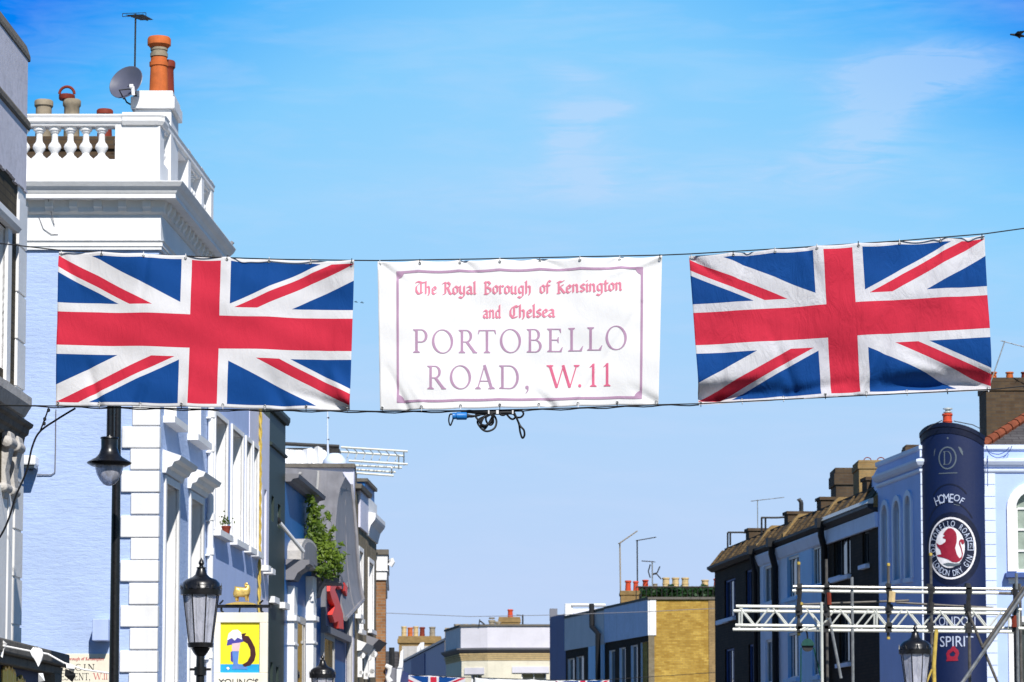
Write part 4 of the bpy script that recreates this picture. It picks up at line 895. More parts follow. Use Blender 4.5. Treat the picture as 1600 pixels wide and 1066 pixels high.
def yagi(name, label, base, top, bm_dir, bm_len, n=9, el=.18, r=.012, m='iron', back=.25, group=None, rod=True):
    t_ = thing(name, label, 'aerial', base, group); mb = MB(); mb.tube([base, top], r, 7); mb.build('mast', M[m], t_)
    d = Vector(bm_dir).normalized(); sd2 = d.cross(Vector((0, 0, 1))).normalized(); mb = MB(); a = top - d * back - Vector((0, 0, .02)); mb.tube([a, a + d * bm_len], r * .8, 6); mb.build('boom', M[m], t_)
    mb = MB()
    for i in range(n): c = a + d * bm_len * (i + .3) / n; e = el * (1 - .3 * i / n); mb.tube([c - sd2 * e, c + sd2 * e], r * (.4 if r < .025 else .6), 5)
    if rod: 
        for zz in (-.022, .022): mb.tube([a + Vector((0, 0, zz)) - sd2 * el * 1.3, a + Vector((0, 0, zz)) + sd2 * el * 1.3], r * .4, 5)
        for e in (-1, 1): mb.tube([a + Vector((0, 0, -.022)) + sd2 * el * 1.3 * e, a + Vector((0, 0, .022)) + sd2 * el * 1.3 * e], r * .4, 5)
    mb.build('elements', M[m], t_); return t_
yagi('aerial', 'tall television aerial above the satellite dish on the left roof', P(210, 160, cyk + .35), P(212, 22, cyk + .35), (.12, .95, .15), .75, 9, .13, .013, 'iron', .08)
# bunting in front of the shop house
YB = 23.6; bu = thing('bunting', 'string of white and black pennants at the lower left corner, before the street name plate', 'bunting', P(60, 1030, YB))
mb = MB(); mb.tube([P(-40, 1003, YB), P(10, 1010, YB), P(50, 1018, YB), P(75, 1022, YB), P(100, 1036, YB), P(130, 1046, YB), P(170, 1052, YB)], .0085, 6); mb.build('cord', M['white_clean'], bu)
def pennant(pts, m, t=.012):
    mb = MB(); n = len(pts); q = [P(x, y, YB - .02 + (i % 2) * .03) for i, (x, y) in enumerate(pts)]; q2 = [v + Vector((0, t, 0)) for v in q]
    mb.add(q + q2, [tuple(range(n)), tuple(range(2 * n - 1, n - 1, -1))] + [((i + 1) % n, i, n + i, n + (i + 1) % n) for i in range(n)]); mb.build('pennant', M[m], bu)
pennant([(-6, 1000), (1, 997), (11, 1006), (6, 1016), (4, 1028), (-5, 1020)], 'white'); pennant([(47, 1018), (52, 1011), (58, 1010), (65, 1014), (68, 1021), (66, 1030), (60, 1042), (55, 1032), (50, 1025)], 'white')
pennant([(103, 1038), (110, 1037), (117, 1045), (115, 1050), (104, 1044)], 'white'); pennant([(102, 1045), (115, 1050), (118, 1055), (113, 1066), (101, 1056)], 'black_matt'); pennant([(101, 1037), (104, 1037), (105, 1045), (102, 1044)], 'black_matt')
pennant([(60, 1052), (67, 1052), (70, 1064), (60, 1066)], 'white')
# cables hanging at the left
lc = thing('loose_cable', 'black cable sagging past the left shop house from the lower support wire', 'cable', P(60, 700, 24.2))
mb = MB(); mb.tube([P(x, y, 24.2) for x, y in spl([(-30, 880), (0, 839), (14, 810), (25, 775), (42, 735), (50, 700), (62, 675), (90, 655), (118, 638)])], .009, 6); mb.build('cable_span', M['black_matt'], lc)
mb = MB(); mb.tube([P(x, y, 24.21) for x, y in spl([(62, 676), (70, 655), (76, 638)])], .007, 6)
for x, y in ((76, 641), (70, 655), (69, 662)): mb.lathe(P(x, y, 24.21), [(.0, -.02), (.014, -.01), (.014, .01), (0, .02)], 7)
mb.build('hanger', M['black_matt'], lc)
# ------------------------------------------------------------------ lavender terrace beyond
def sp(px, py=800): return LS.S(px, py)
def lplan(sa, sb, back=9, da=0): a, b_ = LS.pt(sa, da, 0), LS.pt(sb, da, 0); return [(a.x, a.y), (b_.x, b_.y), (b_.x - back, b_.y), (a.x - back, a.y)]
sA, sB, sC, sD = 4.77, sp(404.5), sp(420.5), sp(446, 700)
def LF(sa, sb): pl = lplan(sa, sb); return pl, Fr(pl[0], pl[1])
pl, f = LF(sA, sB - .01); f.S0 = sA
th = thing('terraced_house', 'lavender terraced house with four tall white window recesses and small sills', 'building', LS.pt(sA + 2, -4, 0))
ops = []
zs_ = LS.Z(341, 832); zh = LS.Z(336, 648)
for a, e in ((334.5, 353), (361, 377.5), (383, 391), (394.5, 402)):
    ops.append((f.S(a, 760), f.S(e, 760), zs_, zh))
mb = MB(); shell(mb, pl, 0, 8.25, {0: ops}); mb.build('wall', M['lav_smooth'], th)
for i, op in enumerate(ops): window(th, f, op, .24, 'white', bars=(1, 1), sill=.12, surround=.07)
mb = MB(); mb.box(f, sB - sA - 1.3, sB - sA - .03, -.02, .012, zh + .0, 8.2); mb.build('upper_panel', M['lav_pale'], th)
fp = thing('flower_pot', 'small plant pot on the nearest tall white window sill', 'plant pot', LS.pt(sp(348, 825), .05, LS.Z(348, 832)))
mb = MB(); c = f.pt(f.S(347.5, 828), .06, zs_ + .004); mb.lathe(c, [(.05, 0), (.07, .1), (.075, .1), (.075, .13), (.05, .13)], 10); mb.build('pot', M['terra_dark'], fp)
mb = MB(); rnd = random.Random(2)
for i in range(50):
    p = c + Vector((rnd.gauss(0, .05), rnd.gauss(0, .05), .15 + abs(rnd.gauss(0, .07)))); d = Vector((rnd.uniform(-1, 1), rnd.uniform(-1, 1), rnd.uniform(0, 1))).normalized() * .04; e = d.cross(Vector((rnd.random(), rnd.random(), rnd.random()))).normalized() * .018
    mb.quad(p - e, p + d * .5 - e * 1.2, p + d, p + d * .5 + e * 1.2)
mb.build('leaves', M['leaf'], fp)
pl, f = LF(sB, sC - .01)
th = thing('terraced_house', 'pale lavender house front beside the twisted yellow pipe, left of the dark green house', 'building', LS.pt(sB + 1, -4, 0))
ops = [(f.S(406.5, 800), f.S(409.5, 800), LS.Z(408, 885), LS.Z(408, 755)), (f.S(413, 800), f.S(416.5, 800), LS.Z(415, 890), LS.Z(415, 765))]
mb = MB(); shell(mb, pl, 0, 7.75, {0: ops}); mb.build('wall', M['lav_pale'], th)
for op in ops: window(th, f, op, .12, 'lav_pale', bars=(0, 1), sill=.16, sillm='white')
mb = MB(); s0 = LS.S(402.5, 800); n = 140
for kx_ in (0, 1): mb.tube([LS.pt(s0 + .014 * math.cos(k * .55 + kx_ * math.pi), .04 + .014 * math.sin(k * .55 + kx_ * math.pi), 2.2 + k * .04) for k in range(n)], .019, 6)
mb.build('twisted_pipe', M['yellow'], th)
pl, f = LF(sC, sD)
th = thing('terraced_house', 'dark bottle green house rising between the lavender terrace and the bright blue shop', 'building', LS.pt(sC + 1, -4, 0))
zt = LS.Z(446, 664); ops = [(f.S(424, 800), f.S(428, 800), LS.Z(426, 815), LS.Z(426, 775)), (f.S(434, 800), f.S(438.5, 800), LS.Z(436, 825), LS.Z(436, 788)), (f.S(422.5, 1020), f.S(426.5, 1020), 2.2, LS.Z(424, 1035)), (f.S(431.5, 1020), f.S(435.5, 1020), 2.2, LS.Z(433, 1042)), (f.S(424, 960), f.S(428.5, 960), LS.Z(426, 938) - .9, LS.Z(426, 938) - .75)]
mb = MB(); shell(mb, pl, 0, zt, {0: ops[:4]}); mb.build('wall', M['dark_green'], th)
for op in ops[:4]: window(th, f, op, .10, 'dark_green', bars=(0, 1), sill=0)
mb = MB(); mb.sweep([pl[0], pl[1]], [(-.3, zt), (.06, zt - .02), (.09, zt + .06), (.09, zt + .12), (-.3, zt + .14)]); z = zt - .62; mb.sweep([pl[0], pl[1]], [(.0, z), (.04, z), (.05, z + .04), (.0, z + .07)]); mb.build('coping', M['dark_green'], th)
for a, y in ((420.5, 937), (437, 946)):
    mb = MB(); s_ = f.S(a, y); z = f.Z(a, y); mb.box(f, s_, s_ + .7, -.02, .10, z - .05, z + .06); mb.build('sill', M['white'], th)
# pub sign hanging from the terrace
GY = 43.7; ps = thing('pub_sign', 'hanging pub sign in a cream frame with a yellow picture, beneath a golden ram', 'sign', P(376, 1020, GY))
GF = Fr((P(300, 1000, GY).x, GY), (P(450, 1000, GY).x, GY))
def gp(x, y): return Vector((P(x, y, GY).x, GY, P(376, y, GY).z))
def gb(mb, x0, x1, y0, y1, d0, d1): mb.box(GF, GF.S(x0, 1000), GF.S(x1, 1000), d0, d1, ZP(y1, GY), ZP(y0, GY))
mb = MB(); gb(mb, 333, 419, 1051.5, 1125, -.05, .05); gb(mb, 333, 419, 957.5, 973, -.05, .05); gb(mb, 333, 345, 973, 1051.5, -.05, .049); gb(mb, 406, 419, 973, 1051.5, -.05, .049); mb.build('sign_frame', M['cream_board'], ps, bevel=.008)
mb = MB(); gb(mb, 345, 406, 973, 1038, -.02, .012); mb.build('picture_ground', M['pic_yellow'], ps)
mb = MB(); gb(mb, 345, 406, 1038, 1051.5, -.02, .013); mb.build('picture_floor', M['pic_blue'], ps)
k = 120 / 771
def pic(name, polys, m, d):
    mb = MB()
    for pg in polys:
        a = [Vector((P(320 + x * k, 1000, GY).x, GY - d, ZP(900 + y * k, GY))) for x, y in pg]; mb.add(a, [tuple(range(len(a)))])
    mb.build(name, M[m], ps)
pic('painted_arch', [[(370, 580), (420, 575), (400, 600), (440, 605), (470, 650), (505, 720), (515, 790), (500, 850), (460, 900), (400, 915), (380, 890), (430, 860), (460, 800), (458, 740), (430, 680), (380, 650)]], 'pic_brown', .015)
pic('painted_coat', [[(262, 760), (285, 760), (285, 870), (262, 850)], [(220, 700), (232, 640), (370, 600), (390, 660), (270, 690)]], 'pic_violet', .016)
pic('painted_skin', [[(275, 680), (360, 670), (345, 755), (275, 760)]], 'pic_skin', .017)
pic('painted_boots', [[(275, 755), (345, 755), (335, 880), (380, 905), (435, 920), (430, 938), (275, 935), (290, 880)]], 'pic_boot', .018)
pic('painted_hair', [[(225, 650), (240, 580), (280, 545), (330, 540), (365, 570), (375, 640), (330, 620), (300, 650), (270, 620)]], 'pic_white', .019)
pic('painted_ball', [[(218, 925), (238, 912), (255, 930), (238, 945)]], 'pic_white', .019)
mb = MB(); sans_on(mb, "YOUNG'S", lambda x, y: Vector((P(374, 1000, GY).x + x, GY - .054, ZP(1072, GY) + y)), .105, .115); gb(mb, 346, 354, 1063.3, 1064, .05, .053); gb(mb, 395, 404, 1063.3, 1064, .05, .053); mb.build('lettering', M['ink_black'], ps)
mb = MB(); gb(mb, 330, 423, 945, 950, -.03, .03); 
for x in (346, 408): mb.tube([gp(x, 948), gp(x, 954), gp(x + 1.5, 957), gp(x + 3, 955)], .02, 6); mb.tube([gp(x - 3, 944), gp(x + 3, 938)], .015, 6)
mb.tube([gp(375, 950), gp(374, 958), gp(371, 963)], .014, 6); mb.build('bracket', M['black'], ps)
mb = MB(); mb.prism(GF, [(GF.S(x, 1000), ZP(y, GY)) for x, y in ((352, 945), (358, 943), (366, 941.4), (376, 940.8), (388, 941.2), (397, 943), (401, 945))], -.06, .06); mb.build('gilt_mound', M['gold'], ps)
ram = bpy.data.meshes.new('ram'); k2 = lambda x, y, dy=0: Vector((P(320 + x * k, 1000, GY).x, GY + dy, ZP(900 + y * k, GY)))
def skin(name, verts, edges, mat, parent, levels=2):
    base = par_base(parent); me = bpy.data.meshes.new(name); me.from_pydata([Vector(v[0]) - base for v in verts], edges, []); me.materials.append(mat); o = bpy.data.objects.new(name, me); C.objects.link(o); o.parent = parent
    sk = o.modifiers.new('skin', 'SKIN'); sk.use_smooth_shade = True; lay = me.skin_vertices[0] if me.skin_vertices else None
    if lay is None:
        bm = bmesh.new(); bm.from_mesh(me); bm.verts.layers.skin.verify(); bm.to_mesh(me); bm.free(); lay = me.skin_vertices[0]
    for i, v in enumerate(verts): lay.data[i].radius = (v[1], v[1] if len(v) < 3 else v[2])
    lay.data[0].use_root = True; s = o.modifiers.new('sub', 'SUBSURF'); s.levels = s.render_levels = levels; return o
rv = [(k2(345, 165), .07, .085), (k2(305, 160), .07, .08), (k2(390, 165), .068, .08), (k2(425, 145), .06, .065), (k2(430, 105), .045), (k2(414, 96), .04), (k2(396, 114), .024),
      (k2(312, 205, -.03), .022), (k2(315, 258, -.03), .013), (k2(318, 205, .04), .022), (k2(330, 258, .04), .013), (k2(410, 205, -.03), .02), (k2(415, 258, -.03), .013), (k2(425, 205, .04), .02), (k2(432, 258, .04), .013), (k2(293, 150), .02), (k2(288, 195), .018)]
skin('ram_figure', rv, [(0, 1), (0, 2), (2, 3), (3, 4), (4, 5), (5, 6), (1, 7), (7, 8), (1, 9), (9, 10), (2, 11), (11, 12), (2, 13), (13, 14), (1, 15), (15, 16)], M['gold'], ps)
mb = MB(); mb.tube([k2(415 + 14 * math.cos(a), 90 + 14 * math.sin(a), -.03) for a in [i * .5 for i in range(12)]], .012, 6); mb.build('ram_horn', M['gold'], ps)
# ------------------------------------------------------------------ bright blue shop
zl = LS.Z(446, 750); sE = sp(541, 850)
pl, f = LF(sD + .02, sE)
bs = thing('shop_building', 'cobalt blue shop building with white pilasters, grey ledges and a red emblem panel', 'building', LS.pt(sD + 4, -3, 0))
sT = f.S(489, 780); a_, b_ = f.pt(sT, 0, 0), f.pt(0, 0, 0); plT = [pl[0], (a_.x, a_.y), (a_.x - 9, a_.y), pl[3]]; a_ = f.pt(sT + .01, 0, 0); plW = [(a_.x, a_.y), pl[1], pl[2], (a_.x - 9, a_.y)]; zlow = ZP(898, 57)
mb = MB(); shell(mb, plT, 0, zl, {}); shell(mb, plW, 0, zlow, {}); mb.build('wall', M['cobalt'], bs)
mb = MB(); mb.sweep([plW[0], plW[1]], [(-.3, zlow), (.08, zlow), (.10, zlow + .1), (-.3, zlow + .11)]); mb.build('low_coping', M['grey_soffit'], bs)
mb = MB(); mb.sweep([plT[0], plT[1]], [(-.3, zl - .03), (.10, zl - .03), (.14, zl + .02), (.24, zl + .04), (.26, zl + .11), (-.3, zl + .13)]); mb.build('coping', M['grey_soffit'], bs)
for px, py, hh in ((448.5, 915, .13), (477, 900, .16)):
    s_ = f.S(px, 1000); zz = f.Z(px, py); mb = MB(); mb.box(f, s_, s_ + .5, 0, hh, 0, zz); z3 = f.Z(px, 962); mb.box(f, s_ - .05, s_ + .55, 0, hh + .05, z3 - .1, z3); mb.box(f, s_ - .03, s_ + .53, 0, hh + .025, z3 - .55, z3 - .5); mb.build('pilaster', M['white'], bs, bevel=.01)
def ledge(px0, px1, Y0, ya, yb, ln):
    s0 = Y0 - CY; d1 = LS.hit(px1, ya)[0]; x1 = P(px1, ya, Y0).x; d = (Vector((x1, Y0)) - Vector((LS.pt(s0, 0, 0).x, LS.pt(s0, 0, 0).y))).dot(LS.n); z1, z0 = ZP(ya, Y0), ZP(yb, Y0); h_ = z1 - z0
    mb = MB(); mb.sweep([LS.pt(s0, 0, 0), LS.pt(s0 + ln, 0, 0)], [(0, z0), (d * .35, z0), (d * .5, z0 + h_ * .35), (d * .8, z0 + h_ * .6), (d * .85, z0 + h_ * .72), (d, z0 + h_ * .8), (d, z1), (0, z1 + .02)]); mb.build('ledge', M['grey_soffit'], bs)
ledge(444, 484, 52.4, 875, 906, .7); ledge(483, 512, 56.5, 893, 932, .6)
s0 = 52.6 - CY; s1 = 55.8 - CY; z0 = ZP(875, 52.6); z1 = ZP(836, 53); cx = (s0 + s1) / 2
mb = MB(); poly = [(s0, z0), (s0, z0 + (z1 - z0) * .35)] + [(cx - (s1 - s0) / 2 * math.cos(R(a)), z0 + (z1 - z0) * (.35 + .65 * math.sin(R(a)))) for a in range(15, 180, 15)] + [(s1, z0 + (z1 - z0) * .35), (s1, z0)]
mb.prism(LS, poly, 0, .26); mb.build('arched_sign_box', M['stone'], bs)
mb = MB(); cxs = [(s0 + (p[0] - s0) * 1.0, p[1]) for p in poly]; 
inner = [(cx + (p[0] - cx) * .8, z0 + .05 + (p[1] - z0) * .78) for p in poly]; mb.prism(LS, inner, .26, .275); mb.build('sign_face', M['lead'], bs)
# red emblem panel
s0, s1 = f.S(503, 940), f.S(537, 940); z0, z1 = f.Z(520, 985), f.Z(520, 900)
mb = MB(); mb.box(f, s0 - .2, s1 + .2, 0, .16, z0 - .16, z0 - .02); mb.box(f, s0 - .2, s0, 0, .10, z0 - .02, z1); mb.box(f, s1, s1 + .2, 0, .10, z0 - .02, z1); mb.build('panel_frame', M['grey_soffit'], bs)
mb = MB(); mb.box(f, s0, s1, 0, .04, z0 - .02, z1); mb.build('panel', M['navy'], bs)
rp = lambda u, v: (s0 + (s1 - s0) * u, z0 + (z1 - z0) * v)
mb = MB(); mb.prism(f, [rp(*q) for q in ((.05, .62), (.1, .88), (.3, .99), (.55, .92), (.6, .78), (.38, .80), (.28, .7), (.42, .6), (.66, .34), (.70, .06), (.46, .03), (.44, .16), (.28, .10), (.16, .22), (.28, .40), (.14, .5))], .04, .14); mb.prism(f, [rp(*q) for q in ((.78, .95), (.92, .9), (.9, .72), (.8, .8))], .04, .12); mb.build('red_emblem', M['red_sign'], bs)
op = (f.S(461, 1030), f.S(472, 1030), 1.0, f.Z(466, 985)); 
for a, e, yt in ((459.5, 471, 975), (502, 517, 1000)):
    s0, s1 = f.S(a, 1030), f.S(e, 1030); z1 = f.Z((a + e) / 2, yt); mb = MB(); mb.box(f, s0, s1, .0, .05, .9, z1); q = mb.build('window', M['glass'], bs); mb = MB(); mb.box(f, s0 - .12, s1 + .12, .0, .07, z1, z1 + .14); mb.box(f, s1, s1 + .14, 0, .07, .9, z1); mb.box(f, s0 - .14, s0, 0, .07, .9, z1); mb.build('frame', M['stone'], bs, q)
pipe(bs, [f.pt(f.S(539, 980), .1, .2), f.pt(f.S(539, 980), .1, f.Z(539, 965))], .07, 'stone')
fpole = thing('flag_pole', 'bare white pole leaning out from the dark green house towards the blue shop', 'pole', P(440, 830, 51.5)); mb = MB(); mb.tube([P(434, 813, 51.3), P(474, 862, 52.3)], .035, 8); mb.build('pole', M['white_clean'], fpole); mb = MB(); mb.tube([P(433, 812, 51.3), P(436, 815.5, 51.35)], .055, 8); mb.build('wall_socket', M['iron'], fpole)
# leafy climber
pv = thing('climbing_plant', 'bushy green plant growing over the ledge of the blue shop', 'plant', P(505, 900, 57))
mb = MB(); rnd = random.Random(12)
blobs = [(486, 783, 7, 9), (490, 800, 10, 12), (488, 818, 8, 10), (499, 822, 9, 9), (495, 840, 12, 11), (508, 838, 9, 8), (505, 856, 14, 11), (519, 852, 8, 7), (516, 868, 14, 10), (500, 872, 9, 9), (528, 872, 9, 9), (512, 886, 15, 9), (530, 888, 7, 8), (499, 889, 7, 8), (515, 899, 11, 6), (502, 792, 4, 4), (512, 806, 5, 7), (521, 826, 4, 5), (536, 868, 3, 4), (534, 850, 3, 3), (483, 834, 4, 7)]
for bx, by, rx, ry in blobs:
    for i in range(int(rx * ry * 1.5)):
        a, b2 = rnd.gauss(0, .48), rnd.gauss(0, .48); Yl = 55.2 + (bx + a * rx - 486) / 45 + rnd.uniform(-.45, .45); p = P(bx + a * rx, by + b2 * ry, Yl)
        n = Vector((rnd.gauss(.2, .5), rnd.gauss(-.6, .5), rnd.gauss(.35, .5))).normalized(); u = n.orthogonal().normalized(); ang = rnd.uniform(0, 6.28); v = n.cross(u); d = (u * math.cos(ang) + v * math.sin(ang)) * rnd.uniform(.03, .08); e = n.cross(d) * .36
        mb.add([p - d, p + e, p + d, p - e], [(0, 1, 2, 3)])
mb.build('foliage', M['leaf'], pv)
mb = MB()
for k in range(7): mb.tube([P(508 + k * 2, 906, 57.5), P(500 + k * 3, 880, 57.2), P(492 + k * 4, 850 - k * 3, 56.8), P(487 + k * 5, 800 + k * 8, 56.6)], .012, 5)
mb.build('stem', M['brick_chim'], pv)
mb = MB(); mb.extrude([(P(495, 905, 56.9).x, 56.7), (P(533, 905, 56.9).x, 56.7), (P(533, 905, 56.9).x, 57.6), (P(495, 905, 56.9).x, 57.6)], ZP(913, 57), ZP(899, 57)); mb.build('planter', M['grey_soffit'], pv, bevel=.02)
# ------------------------------------------------------------------ grey curved canopy house
gh = thing('canopy_house', 'grey lead clad house with a tall curved canopy flaring over the street', 'building', LS.pt(20, -2, 0))
Y0, Y1 = 61.6, 64.4
prof = [(540, 745), (532, 762), (527.5, 785), (525, 815), (524.5, 850), (525.5, 885), (528.5, 915), (533, 940), (537, 956), (540, 966)]
pz = [(P(x, y, Y0).x, ZP(y, Y0)) for x, y in prof]
mb = MB(); n = len(pz)
A_ = [Vector((x, Y0, z)) for x, z in pz]; B_ = [Vector((x + .02, Y1, z + .10)) for x, z in pz]; A2 = [Vector((x - .09, Y0, z)) for x, z in pz]; B2 = [Vector((x - .07, Y1, z + .10)) for x, z in pz]
B_ = [P(x, y_, Y1) for x, y_ in ((548, 757), (549, 768), (551, 785), (553.5, 810), (556, 838), (557.5, 865), (559.5, 893), (562, 914), (564.5, 927), (566.5, 937))]; B2 = [v + Vector((-.08, 0, 0)) for v in B_]
vs = A_ + B_ + A2 + B2; fs = []
for i in range(n - 1): fs += [(i, i + 1, n + i + 1, n + i), (2 * n + i, 3 * n + i, 3 * n + i + 1, 2 * n + i + 1), (i, 2 * n + i, 2 * n + i + 1, i + 1), (n + i, n + i + 1, 3 * n + i + 1, 3 * n + i)]
fs += [(0, n, 3 * n, 2 * n), (n - 1, 3 * n - 1, 4 * n - 1, 2 * n - 1)]; mb.add(vs, fs, True); mb.build('canopy', M['lead'], gh, sharp=30)
mb = MB(); mb.tube([v + Vector((.01, 0, 0)) for v in B_], .05, 6); mb.tube([A_[-1] + Vector((0, 0, -.02)), B_[-1] + Vector((0, 0, -.02))], .05, 6)
mb.tube([a.lerp(b_, .5) + Vector((.0, 0, 0)) for a, b_ in zip(A_, B_)], .012, 6)
mb.build('canopy_rim', M['lead'], gh)
zt = ZP(737, Y0); x0, x1 = P(430, 740, Y0).x, P(535, 740, Y0).x
mb = MB(); endp = [Vector((x0, Y0 + .02, 0)), Vector((pz[4][0] - .1, Y0 + .02, 0)), Vector((pz[4][0] - .1, Y0 + .02, pz[-1][1]))] + [Vector((x - .05, Y0 + .02, z)) for x, z in pz[::-1]] + [Vector((x1, Y0 + .02, zt)), Vector((x0, Y0 + .02, zt + .1))]
n = len(endp); e2 = [Vector((v.x, Y1 - .05, v.z)) for v in endp]; mb.add(endp + e2, [tuple(range(n)), tuple(range(2 * n - 1, n - 1, -1))] + [((i + 1) % n, i, n + i, n + (i + 1) % n) for i in range(n)]); mb.build('wall', M['lead'], gh)
mb = MB()
for xa_, ya_, xb_, yb_ in ((497, 728, 489, 790), (470, 730, 455, 760)): mb.tube([P(xa_, ya_ + 8, Y0), P((xa_ + xb_) / 2 + 3, (ya_ + yb_) / 2, Y0), P(xb_, yb_, Y0)], .03, 6)
mb.build('lead_rolls', M['stone'], gh)
Yk = 64.5; mb = MB(); mb.extrude([(P(400, 730, Yk).x, Yk), (P(553, 730, Yk).x, Yk), (P(553, 730, Yk).x, Yk + .5), (P(400, 730, Yk).x, Yk + .5)], 0, ZP(731, Yk)); mb.build('party_wall', M['lav_pale'], gh)
mb = MB(); mb.extrude([(P(400, 730, Yk).x, Yk - .1), (P(554.5, 730, Yk).x, Yk - .1), (P(554.5, 730, Yk).x, Yk + .55), (P(400, 730, Yk).x, Yk + .55)], ZP(731, Yk), ZP(725, Yk)); mb.build('coping', M['coping'], gh)
mb = MB(); mb.extrude([(P(553, 730, Yk).x - .3, Yk + .5), (P(553, 730, Yk).x, Yk + .5), (P(558, 730, 66.5).x, 66.5), (P(558, 730, 66.5).x - .3, 66.5)], ZP(775, Yk), ZP(727, Yk)); mb.build('gutter_box', M['coping'], gh)
# white sheeting, tank, antenna frame on the roof behind
Yt = 68; ts = thing('roof_tarpaulin', 'sagging white sheeting under a dark roof edge above the grey curved house', 'sheeting', P(490, 720, Yt))
mb = MB(); cols = [(440, 701, 728), (452, 702, 728), (462, 703, 728), (472, 703, 728), (480, 701, 727), (490, 699, 727), (497, 697, 726), (506, 702, 726), (512, 708, 726)]
n = len(cols); T_ = [P(x, a, Yt + .3 * (i % 2)) for i, (x, a, b_) in enumerate(cols)]; Bo = [P(x + 2, b_ + 3, Yt - .8 + .25 * (i % 2)) for i, (x, a, b_) in enumerate(cols)]; T2 = [v + Vector((0, 1.5, -.1)) for v in T_]
mb.add(T_ + Bo + T2, [(i, i + 1, n + i + 1, n + i) for i in range(n - 1)] + [(i + 1, i, 2 * n + i, 2 * n + i + 1) for i in range(n - 1)]); mb.build('sheeting', M['white_clean'], ts)
mb = MB(); mb.tube([P(435, 693, Yt + .2), P(480, 695.5, Yt + .2), P(530, 698, Yt + .2)], .05, 6); mb.extrude([(P(445, 700, Yt).x, Yt + .4), (P(528, 700, Yt).x, Yt + .4), (P(528, 700, Yt).x, Yt + 1.2), (P(445, 700, Yt).x, Yt + 1.2)], ZP(707, Yt), ZP(697, Yt)); mb.build('roof_edge', M['iron'], ts)
tk = thing('satellite_dish', 'pale blue grey dish lying low behind the coping of the curved house', 'satellite dish', P(523, 725, 65.5))
mb = MB(); c = P(523, 724, 65.5); mb.lathe(c, [(.27, -.1), (.285, .0), (.26, .08), (.18, .18), (.12, .225), (.0, .235)], 24); mb.build('reflector', M['gin_trim'], tk); mb = MB(); mb.tube([c + Vector((0, 0, -.6)), c], .05, 8); mb.build('mount', M['iron'], tk)
mt = thing('radio_mast', 'slender pale mast with small rungs rising behind the lower wire over the blue shop', 'mast', P(512, 720, 66)); mb = MB(); mb.tube([P(513, 730, 66), P(512, 690, 66), P(511.5, 600, 66)], [.035, .02, .012], 7); mb.build('mast', M['gin_trim'], mt)
mb = MB(); [mb.tube([P(511, y, 66), P(514.5, y, 66)], .02, 6) for y in (653, 687)]; mb.build('clamp', M['iron'], mt)
wf = thing('lattice_boom', 'white lattice boom of parallel tubes jutting right from the left roofs', 'boom', P(580, 720, 70)); 
for i, (xa_, ya_, xb_, yb_) in enumerate(((533, 699, 637, 705.5), (530, 706, 630, 712.5), (545, 720, 637, 725.5), (545, 727, 628, 731), (552, 739, 615, 743.5), (540, 733, 618, 738))):
    mb = MB(); mb.tube([P(xa_, ya_, 70 + (i % 2) * .6), P(xb_, yb_, 70 + (i % 2) * .6)], .028, 6); mb.build('tube', M['alu'], wf)
mb = MB()
for j in range(7):
    t_ = j / 7; xa_ = 540 + 88 * t_; mb.tube([P(xa_, 700 + 6 * t_, 70), P(xa_ + 6, 707 + 6 * t_, 70.6)], .012, 5); mb.tube([P(xa_, 721 + 6 * t_, 70), P(xa_ + 6, 707 + 6 * t_, 70.6)], .012, 5)
for x, y0, y1 in ((631, 705, 727), (623, 711, 733), (612, 731, 740)): mb.tube([P(x, y0, 70), P(x, y1, 70.3)], .016, 6)
mb.build('lacing', M['alu'], wf)
# ------------------------------------------------------------------ tan brick, white corniced and brown brick houses further along on the left
def smallhouse(label, pxa, pxb, ytop, wallm, wins, parap=None, loc_py=900):
    sa, sb = LS.S(pxa, loc_py), LS.S(pxb, loc_py) - .01; pl = lplan(sa, sb); f = Fr(pl[0], pl[1]); z1 = LS.Z(pxb, ytop)
    t_ = thing('terraced_house', label, 'building', LS.pt((sa + sb) / 2, -4, 0)); ops = []
    for a, e, yb, yt in wins: q = f.S((a + e) / 2, 900); ops.append((f.S(a, 900), f.S(e, 900), f.Z((a + e) / 2, yb), f.Z((a + e) / 2, yt)))
    mb = MB(); shell(mb, pl, 0, z1, {0: ops}); mb.build('wall', M[wallm], t_)
    for op in ops: window(t_, f, op, .13, 'white', bars=(0, 1), sill=.1, surround=.1)
    return t_, f, z1, pl
t_, f, z1, pl = smallhouse('tan brick house with white window recesses just past the curved canopy', 554, 572, 785, 'brick_tan', [(560, 566, 985, 862)])
mb = MB(); za = f.Z(565, 828); mb.box(f, f.S(560, 800), f.len + .02, -.3, .05, za, z1 + .1); mb.build('parapet', M['lav_pale'], t_); mb = MB(); mb.sweep([f.pt(f.S(556, 800), 0, 0), f.pt(f.len + .05, 0, 0)], [(-.3, z1 + .1), (.12, z1 + .1), (.14, z1 + .2), (-.3, z1 + .22)]); mb.build('coping', M['coping'], t_)
for a, y in ((555.5, 966), (558.5, 973)): mb = MB(); s_ = f.S(a, y); z = f.Z(a, y); mb.box(f, s_, s_ + .6, 0, .12, z, z + .1); mb.build('sill', M['white'], t_)
mb = MB(); z = f.Z(562, 1012); q = f.S(558, 1012); mb.sweep([f.pt(q, 0, 0), f.pt(f.len - .2, 0, 0)], [(0, z - .1), (.1, z - .08), (.16, z), (.22, z + .08), (0, z + .16)]); mb.build('shop_cornice', M['white'], t_)
